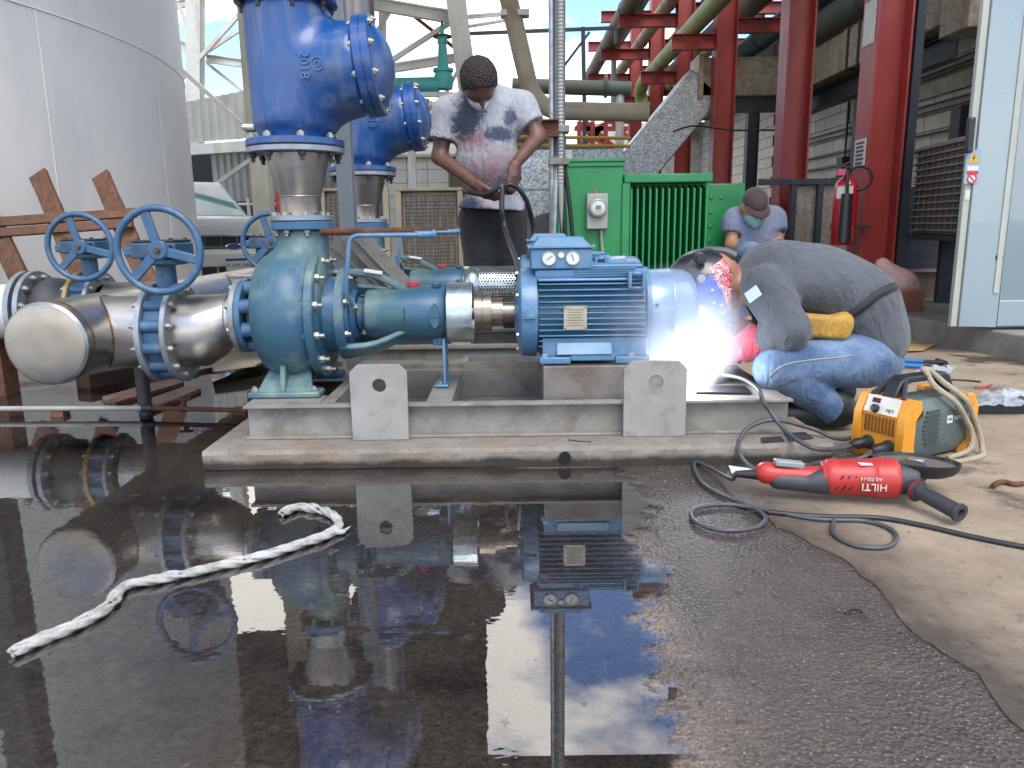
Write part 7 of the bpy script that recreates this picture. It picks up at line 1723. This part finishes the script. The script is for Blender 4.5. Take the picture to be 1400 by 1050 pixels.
b = MB(); m_ = Matrix.Translation(gp(.055, -.006, .034)) @ Matrix.Rotation(R(7), 4, 'Y'); b.box((-.032, -.014, -.008), (.042, .014, .008), m_); build('switch_lever', b, mat('lever_grey', '#8b9193', '#7b8183', 9, .4), t, bevel=.004)
for i in range(6):
    p = gp(.165 + (i % 3) * .016 + (i // 3) * .006, -.0, 0); c = p + V(0, -.043, -.004 + (i // 3) * .02 - .008); b = MB(); b.beam(c - ax * .004 - V(0, 0, .008), c + ax * .006 + V(0, 0, .008), .004, .0045, (0, -1, 0)); build('vent_slit', b, M['black_plastic'], hs)
text('brand_lettering', 'HILTI', .026, M['paper'], gp(.248, -.0505, -.008), -ax, (0, 0, -1), hs, depth=.004)
text('model_lettering', 'AG 700-14', .011, M['paper'], gp(.240, -.0500, .012), -ax, (0, 0, -1), hs, depth=.004)
b = MB(); c = gp(.235, -.022, .0425); b.cbox(c, (.03, .018, .003)); build('data_label', b, M['paper'], hs)
sdf('gear_head', [('f', gp(LG), gp(LG + .05), .042, .036, .01), ('f', gp(LG + .045, .02, -.005), gp(LG + .045, .02, .035), .036, .034, .01)], dg, t, .004, .015)
gc = at(1250, 652, 1.90); gc.z = .098; gn = V(.05, .10, 1).normalized()
b = MB(); b.lathe(gc - gn * .036, gn, [(0, .02), (0, .072), (.008, .090), (.020, .100), (.036, .103), (.036, .098), (.020, .095), (.010, .086), (.004, .02)], 44, False); build('wheel_guard', b, M['black_plastic'], t, smooth=40)
b = MB(); b.lathe(gc - gn * .012, gn, [(0, .01), (0, .090), (.004, .090), (.005, .03), (.008, .028), (.008, .01)], 44, False); ds = sub(build('grinding_disc', b, mat('worn_disc', '#6d655b', '#524b43', 14, .8, 0, .4, 120), t, smooth=30))
b = MB(); b.lathe(gc - gn * .005, gn, [(0, .02), (.008, .018), (.010, .008)], 20); build('lock_nut', b, M['bolt'], ds)
s0, s1 = gp(LG + .02, -.02, -.012), at(1312, 720, 1.68); s1.z = .035; sd_ = (s1 - s0).normalized()
b = MB(); b.lathe(s0, sd_, [(0, .018), (.02, .020), (.022, .026), (.034, .026), (.036, .018), (.05, .017), (.06, .0185), ((s1 - s0).length - .012, .0195), ((s1 - s0).length - .008, .023), ((s1 - s0).length, .022), ((s1 - s0).length, .012), ((s1 - s0).length - .012, .010)], 28, True); sh_ = sub(build('side_handle', b, dg, t, smooth=35))
b = MB(); b.ring(s0 + sd_ * .028, sd_, .024, .0275, .008, 28); build('handle_collar', b, mat('collar_red', '#7a2a30', '#692228', 9, .5), sh_)
b = MB(); b.lathe(A + ax * .0, -ax, [(-.02, .018), (.0, .016), (.03, .0125), (.065, .009), (.07, .007)], 18); build('cord_sleeve', b, M['black_rubber'], t)

# cables lying on the ground
def cord(label, px, r, z=ZS, m='cable_grey', cat='cable', sub_=7, zs=None, cname='cable'):
    pts = []
    for i, p in enumerate(px):
        zz = z + r if len(p) < 3 else p[2]; pts.append(onz(p[0], p[1], zz))
    b = MB(); b.tube(pts, r, 10, sub_); o = build(cname, b, MATS[m] if m in MATS else M[m], smooth=60); return tag(o, label, cat)
mat('cable_grey', '#4a4d4f', '#3a3c3e', 30, .45)
sl = A - ax * .07
q0 = [(1000, 655, .035), (972, 640, .02), (952, 632), (950, 642), (962, 662), (990, 678), (1020, 690), (1042, 702), (1046, 712), (1030, 722), (990, 725), (955, 716), (945, 702), (958, 693), (1000, 690), (1060, 700), (1120, 710), (1180, 712), (1215, 722), (1226, 736), (1210, 748), (1170, 746), (1140, 730), (1140, 712)]
pts = [sl] + [onz(p[0], p[1], (ZS + .0055) if len(p) < 3 else p[2]) for p in q0]; b = MB(); b.tube(pts, .0055, 10, 7)
build('power_cord', b, MATS['cable_grey'], t, smooth=60)
cord('thin black cable trailing away to the right from under the grinder', [(1050, 700), (1120, 706), (1200, 708), (1260, 718), (1330, 734), (1420, 751), (1560, 770)], .006, m='cable_black')
p1, p2 = wp(-.066, .045, .050), wp(-.066, WW - .05, .050)
pts = [p1, p1 + V(-.05, -.03, -.012)] + [onz(x, y, ZS + .007) for x, y in ((1120, 632), (1070, 648), (1030, 640))] + [at(1010, 618, 2.16), at(1012, 600, 2.22), at(1026, 583, 2.26), at(1060, 574, 2.265), at(1110, 586, 2.26)] + [at(1150, 600, 2.24), onz(1200, 590, ZS + .007), onz(1250, 570, ZS + .007)]
b = MB(); b.tube(pts, .0068, 10, 8); tag(build('welding_cable', b, MATS['cable_grey'], smooth=60), 'grey welding cable looping over the plinth corner', 'cable')
pts = [p2, p2 + V(-.06, -.035, .0), onz(1110, 612, .075), onz(1075, 590, .09), at(1055, 565, 2.27), at(1043, 548, 2.275), at(1037, 533, 2.30), at(1015, 518, 2.44), at(985, 512, 2.52)]
b = MB(); b.tube(pts, .0068, 10, 8); tag(build('welding_cable', b, MATS['cable_grey'], smooth=60), 'grey torch cable running from the inverter up to the welder\'s glove', 'cable')
b = MB(); b.beam(at(985, 512, 2.52), at(958, 497, 2.52), .022, .02); b.beam(at(958, 497, 2.52), at(953, 502, 2.50), .006, .006)
tag(build('electrode_holder', b, M['black_plastic'], bevel=.003), 'black electrode holder gripped in the welder\'s near gauntlet', 'tool')

# ---------------------------------------------------------------- arc, sparks, smoke
ap = at(956, 502, 2.50)
t = thing('welding_arc', 'blinding white welding arc with flying sparks at the skid end', 'arc', ap)
b = MB(); b.sphere(ap, .010, 12); build('arc_core', b, emis('arc_white', (.80, .90, 1, 1), 220), t)
rr = random.Random(3)
spm = emis('spark_orange', (1, .45, .12, 1), 14)
for i in range(26):
    a = rr.uniform(0, 6.28); e_ = rr.uniform(-.2, .9); d = V(math.cos(a) * .8, -abs(math.sin(a)) * .5, e_).normalized(); L0 = rr.uniform(.02, .07); L1 = L0 + rr.uniform(.015, .05)
    p = ap + d * L0 + V(.01, 0, 0); q_ = ap + d * L1 - V(0, 0, .12 * L1); b = MB(); b.tube([p, p.lerp(q_, .5) + V(0, 0, .004), q_], .0009, 5); build('spark', b, spm, t)
ld = bpy.data.lights.new('arc_light', 'POINT'); ld.energy = 3.4; ld.color = (.78, .88, 1); ld.shadow_soft_size = .015; lo = bpy.data.objects.new('arc_light', ld); COL.objects.link(lo); lo.location = ap + V(-.005, -.02, .015)
b = MB(); b.box((-.0, -.06, 0), (.17, .05, .006), Matrix.Translation(at(950, 530, 2.46)) @ Matrix.Rotation(R(-8), 4, 'Z')); o = build('steel_plate', b, mat('burnt_plate', '#2a2c30', '#1f2124', 20, .5, .4)); tag(o, 'dark burnt steel plate on the deck under the red gauntlets', 'plate')
o.location.z = .168 - at(950, 530, 2.46).z
# smoke: a closed cloud with uneven density
q = NB('weld_smoke'); co = q.coord(kind='Object'); q.t.nodes.remove(q.b)
nz = q.noise(9, 5, .65, q.coord((1, 1, .8)), 1.2); ln_ = q.n('ShaderNodeVectorMath', operation='LENGTH'); mp = q.n('ShaderNodeMapping'); mp.inputs['Scale'].default_value = (1 / .27, 1 / .2, 1 / .23); q.l(q.tc.outputs['Object'], mp.inputs[0]); q.l(mp.outputs[0], ln_.inputs[0])
fall = q.ramp(ln_.outputs['Value'], .05, 1.0, (1, 1, 1, 1), (0, 0, 0, 1))
den = q.math('MULTIPLY', q.math('MULTIPLY', fall, q.ramp(nz, .30, .64)), 17.0)
pv = q.n('ShaderNodeVolumePrincipled'); pv.inputs['Color'].default_value = (.86, .90, .97, 1); pv.inputs['Anisotropy'].default_value = .2; q.l(den, pv.inputs['Density']); q.l(pv.outputs[0], q.out.inputs['Volume'])
sc_ = ap + V(-.10, -.0, .12)
b = MB(); b.sphere((0, 0, 0), .27, 20, (1, .78, .88)); o = build('smoke', b, q.m); o.location = sc_; tag(o, 'pale blue smoke cloud billowing from the welding arc', 'smoke', kind='stuff')

# ---------------------------------------------------------------- twisted rag in the water
path = [onz(x, y, .012) for x, y in ((18, 893), (60, 873), (105, 855), (150, 828), (170, 803), (215, 793), (265, 783), (310, 772), (355, 762), (400, 748), (440, 735), (462, 722), (458, 707), (438, 698), (408, 694), (386, 703))]
sp = spline(path, 6); pr = []; N = len(sp)
for s_ in range(4):
    prev = None
    for i, p in enumerate(sp):
        d = (sp[min(i + 1, N - 1)] - sp[max(i - 1, 0)]).normalized(); u_ = V(-d.y, d.x, 0); a = s_ * 1.57 + i * .42; r_ = .0085 * (1 + .3 * mnoise.noise(p * 20))
        e_ = p + u_ * (r_ * math.cos(a)) + V(0, 0, .7 * r_ * math.sin(a) + .002)
        if prev is not None: pr.append(('c', prev, e_, .0052, .0052, .001))
        prev = e_
pr += [('c', sp[-28], onz(470, 727, .012), .007, .006, .003), ('c', onz(466, 728, .012), onz(481, 719, .012), .006, .003, .003)]
o = sdf('twisted_rag', pr, mat('wet_white_cloth', '#b5b4ae', '#8f8e88', 26, .75, 0, .7, 260, .003, stain=('#66635c', .6, 30)), None, .0036, .001, wob=.0016, wscale=16); tag(o, 'twisted white rag rope lying in the puddle', 'rag')

# ---------------------------------------------------------------- wet boards in the shallow water
wbm = mat('wet_board', '#6b4a38', '#4a3226', 9, .45, 0, .5, 60, stain=('#8f7d6b', .5, 7))
for i, (pp_, lb) in enumerate(((((140, 548), (236, 520), (252, 527), (158, 556)), 'wet brown board slanting in the water behind the thin pipe'), (((190, 556), (262, 530), (275, 536), (208, 565)), 'short wet board touching the thin pipe coupling'), (((205, 512), (290, 498), (300, 505), (215, 521)), 'pale wet board beneath the near butterfly valve'))):
    ps = [onz(x, y, .004) for x, y in pp_]; b = MB(); b.prism(ps, (0, 0, 0), (0, 0, .018)); tag(build('wet_board', b, wbm, bevel=.002, smooth=0), lb, 'board', 'boards lying in the water')
# ---------------------------------------------------------------- pipe, timber and cardboard at the left
t = thing('thin_pipe', 'thin grey pipe with a rusty tapped end lying over the water', 'pipe', (-1.5, 2.8, 0))
p0, p1, p2 = onz(-60, 559, .036), onz(205, 558, .036), onz(338, 561, .036)
b = MB(); b.tube([p0, p1], .0105, 12); build('pipe', b, greyp, t); b = MB(); b.tube([p1, p2], .0095, 12); build('rusty_end', b, M['rust'], t)
b = MB(); b.cyl(p1 - V(.03, 0, 0), p1 + V(.01, 0, 0), .0135, n=14); build('coupling', b, M['dark_steel'], t)
c = onz(252, 557, .036); b = MB(); b.cyl(c, c + V(0, 0, .03), .010, n=12); b.cbox(c + V(0, 0, .032), (.05, .014, .008)); build('tap', b, M['rust'], t)
for x in (-1.75, -1.05):
    b = MB(); b.cbox((x, p0.y, .013), (.05, .05, .026)); build('packing_block', b, M['wood_x'], t)
t = thing('timber_beam', 'dark wet timber beam lying under the suction header', 'timber', onz(160, 520, 0))
b = MB(); b.beam(onz(112, 522, .035), onz(262, 492, .035), .09, .07); build('beam', b, mat('wet_timber', '#4a2c20', '#2a1a14', 16, .6, 0, .6, 70), t, bevel=.006)
def flat(name, px, z, m, label, cat, th=.004, wav=.004):
    ps = [onz(x, y, z) for x, y in px]; b = MB(); c = sum(ps, Vector()) / len(ps)
    for p in ps: p.z += wav * mnoise.noise(p * 8) + wav * .5
    b.prism(ps, (0, 0, 0), (0, 0, th)); return tag(build(name, b, m, smooth=0), label, cat)
cbm = mat('cardboard', '#9c8a72', '#85745d', 5, .85, 0, .15, 60, stain=('#6b5a46', .5, 6)); cb2 = mat('pale_board', '#aba18f', '#968c7a', 4, .8, 0, .1, 60, stain=('#76695a', .6, 5))
flat('cardboard_sheet', [(292, 512), (288, 497), (330, 483), (372, 480), (376, 492), (350, 505)], .045, cb2, 'pale warped board lying beside the near pump foot', 'board', .008, .02)
flat('cardboard_sheet', [(300, 488), (345, 470), (372, 470), (340, 486)], .055, cb2, 'smaller pale board tucked behind the warped board', 'board', .006, .02)
flat('cardboard_sheet', [(1228, 478), (1240, 471), (1262, 474), (1281, 472), (1262, 481), (1235, 483)], ZS + .002, mat('orange_card', '#b08d58', '#9c7b49', 5, .8), 'folded tan cardboard scrap at the foot of the kerb', 'cardboard', .006, .012)
flat('paper_strip', [(996, 637), (1058, 645), (1060, 650), (1000, 648)], .004 + ZS, M['paper'], 'white paper strip on the ground by the plinth', 'paper', .001, .002)
flat('steel_offcut', [(1040, 600), (1068, 598), (1072, 604), (1042, 606)], ZT + .001, M['dark_steel'], 'small grey steel offcut on the plinth corner', 'offcut', .004, 0)
flat('steel_offcut', [(1072, 594), (1100, 592), (1112, 600), (1080, 604)], ZT + .001, mat('black_sheet', '#3a3a3a', '#2c2c2c', 9, .6), 'dark sheet offcut beneath the looping welding cable', 'offcut', .004, 0)
cord('short red wire scrap on the slab behind the inverter', [(1334, 531), (1342, 530), (1350, 528), (1356, 526)], .004, m='red_cap', cat='wire', cname='wire_scrap')
cord('straight dark rod lying on the slab behind the inverter', [(1300, 519), (1320, 520), (1341, 522)], .004, m='cable_black', cat='rod', cname='metal_rod')
cord('torn brown strap scrap on the slab', [(1357, 665), (1364, 660), (1374, 659), (1386, 662), (1398, 661)], .007, m='rusty_steel', cat='strap', cname='strap_scrap')
cord('white plastic cable tie on the wet ground near the header', [(68, 527), (80, 523), (88, 521), (82, 526), (70, 528)], .003, z=.0, m='white_plastic', cat='tie', cname='cable_tie')
cord('thin black wire twig on the damp ground', [(1155, 838), (1165, 832), (1178, 836), (1182, 846)], .0016, z=.0, m='cable_black', cat='wire', cname='wire_twig')
# crimping tool
t = thing('crimping_tool', 'blue and black long handled crimping tool behind the crouching welder', 'tool', onz(1265, 497, ZS))
for y0, y1, m_ in ((492, 496, 'a'), (499, 503, 'b')):
    b = MB(); b.tube([onz(1232, y0, ZS + .018), onz(1262, (y0 + y1) / 2, ZS + .016)], .012, 10); build('handle_grip', b, mat('tool_blue', '#2a73ad', '#235f92', 9, .4), t)
    b = MB(); b.tube([onz(1262, (y0 + y1) / 2, ZS + .016), onz(1294, y1, ZS + .014)], .010, 10); build('handle_end', b, M['black_plastic'], t)
b = MB(); b.tube([onz(1281, 493, ZS + .012), onz(1293, 497, ZS + .012)], .013, 10); tag(build('tape_roll', b, M['black_rubber']), 'short black tube beside the crimping tool', 'tube')
# plastic film and black tray
filmm = NB('clear_film'); filmm.set('Base Color', lin('#c9d2d8')); filmm.set('Roughness', .18); filmm.set('Alpha', .55); filmm.bump(filmm.noise(30, 4, .7), .8, .02); filmm = filmm.m
def film(px, z, h, label, seed):
    ps = [onz(x, y, z) for x, y in px]; c = sum(ps, Vector()) / 4; b = MB(); N = 16; vs = []
    for j in range(N + 1):
        for i in range(N + 1):
            p = ps[0].lerp(ps[1], i / N).lerp(ps[3].lerp(ps[2], i / N), j / N); e_ = math.sin(math.pi * i / N) * math.sin(math.pi * j / N)
            vs.append(p + V(0, 0, abs(mnoise.noise(p * 22 + V(seed, 0, 0))) * h * (.3 + e_) + h * .25 * e_))
    b.add(vs, [(j * (N + 1) + i, j * (N + 1) + i + 1, (j + 1) * (N + 1) + i + 1, (j + 1) * (N + 1) + i) for j in range(N) for i in range(N)]); return tag(build('plastic_film', b, filmm, smooth=25), label, 'film')
film([(1247, 513), (1300, 511), (1308, 500), (1255, 503)], ZS + .002, .03, 'clear plastic film scrap beside the crimping tool', 3)
t = thing('black_tray', 'shallow black plastic tray on the slab behind the inverter', 'tray', onz(1360, 565, ZS))
tp = [onz(x, y, ZS) for x, y in ((1318, 566), (1398, 566), (1420, 556), (1345, 552))]
b = MB(); b.prism(tp, (0, 0, 0), (0, 0, .006)); build('tray_floor', b, M['black_plastic'], t)
for i in range(4):
    b = MB(); b.beam(tp[i] + V(0, 0, .018), tp[(i + 1) % 4] + V(0, 0, .018), .008, .036); build('tray_wall', b, M['black_plastic'], t)
film([(1325, 556), (1405, 556), (1410, 535), (1345, 536)], ZS + .04, .05, 'crumpled clear plastic sheet heaped on the black tray', 8)
b = MB(); b.tube([onz(1392, 546, .05), onz(1412, 552, .04)], .016, 12); tag(build('steel_tube', b, M['dark_steel']), 'short dark tube lying across the plastic sheet', 'tube')
# carton and bag behind the welder
c = at(1230, 412, 4.9); t = thing('carton', 'brown cardboard carton on the platform by the red column', 'carton', (c.x, 4.95, .135))
b = MB(); b.box((c.x - .13, 4.85, .135), (c.x + .13, 5.1, .135 + .13)); build('box', b, mat('carton_brown', '#8d5a3f', '#784a33', 5, .8), t, bevel=.004)
pb = NB('pink_film'); pb.set('Base Color', lin('#cfa79b')); pb.set('Roughness', .25); pb.set('Alpha', .8); pb.bump(pb.noise(18, 4, .7), .8, .03)
o = sdf('plastic_bag', [('c', (c.x - .10, 4.97, .42), (c.x + .02, 4.95, .31), .055, .085), ('c', (c.x + .02, 4.95, .32), (c.x + .09, 4.95, .29), .07, .04)], pb.m, None, .012, .05, wob=.012, wscale=3.2); tag(o, 'crumpled pinkish clear plastic bag on top of the brown carton', 'bag')
b = MB(); b.beam((c.x - .52, 5.0, .3), (c.x - .38, 5.02, .36), .2, .06); tag(build('black_case', b, M['black_plastic'], bevel=.01), 'small black case leaning below the fire extinguisher', 'case')

# loose grit and small stones on the damp ground
b = MB(); rr = random.Random(11)
for i in range(900):
    if i < 520: x, y = rr.gauss(.42, .16), rr.uniform(.75, 2.05)
    else: x, y = rr.uniform(.5, 2.4), rr.uniform(.9, 4.2)
    if .1 < y - 2.1 < 1.1 and x < 1.0: continue
    if y > 2.1 and x < 1.0: continue
    z0 = .006 if x > .60 + .166 * (1.7 - y) else .001
    s_ = .0011 + .0028 * rr.random() ** 4; a = rr.uniform(0, 6.28); ca, sa = math.cos(a) * s_, math.sin(a) * s_; h_ = s_ * rr.uniform(.5, .9)
    c = V(x, y, z0 + h_ * .4); b.add([c + V(ca, sa, 0), c + V(-sa * .8, ca * .8, 0), c + V(-ca, -sa, 0), c + V(sa * .7, -ca * .7, 0), c + V(0, 0, h_), c - V(0, 0, h_)], [(0, 1, 4), (1, 2, 4), (2, 3, 4), (3, 0, 4), (1, 0, 5), (2, 1, 5), (3, 2, 5), (0, 3, 5)])
tag(build('grit', b, mat('grit_stone', '#8d857a', '#4f4943', 300, .85), smooth=0), 'loose grit and small stones scattered over the damp ground', 'grit', kind='stuff')
b = MB(); b.tube([onz(776, 601, ZT + .002), onz(790, 603, ZT + .002), onz(808, 604, ZT + .002)], .0018, 6, 4); tag(build('weld_rod_stub', b, M['dark_steel']), 'thin rod stub lying on the plinth between the lifting lugs', 'rod')
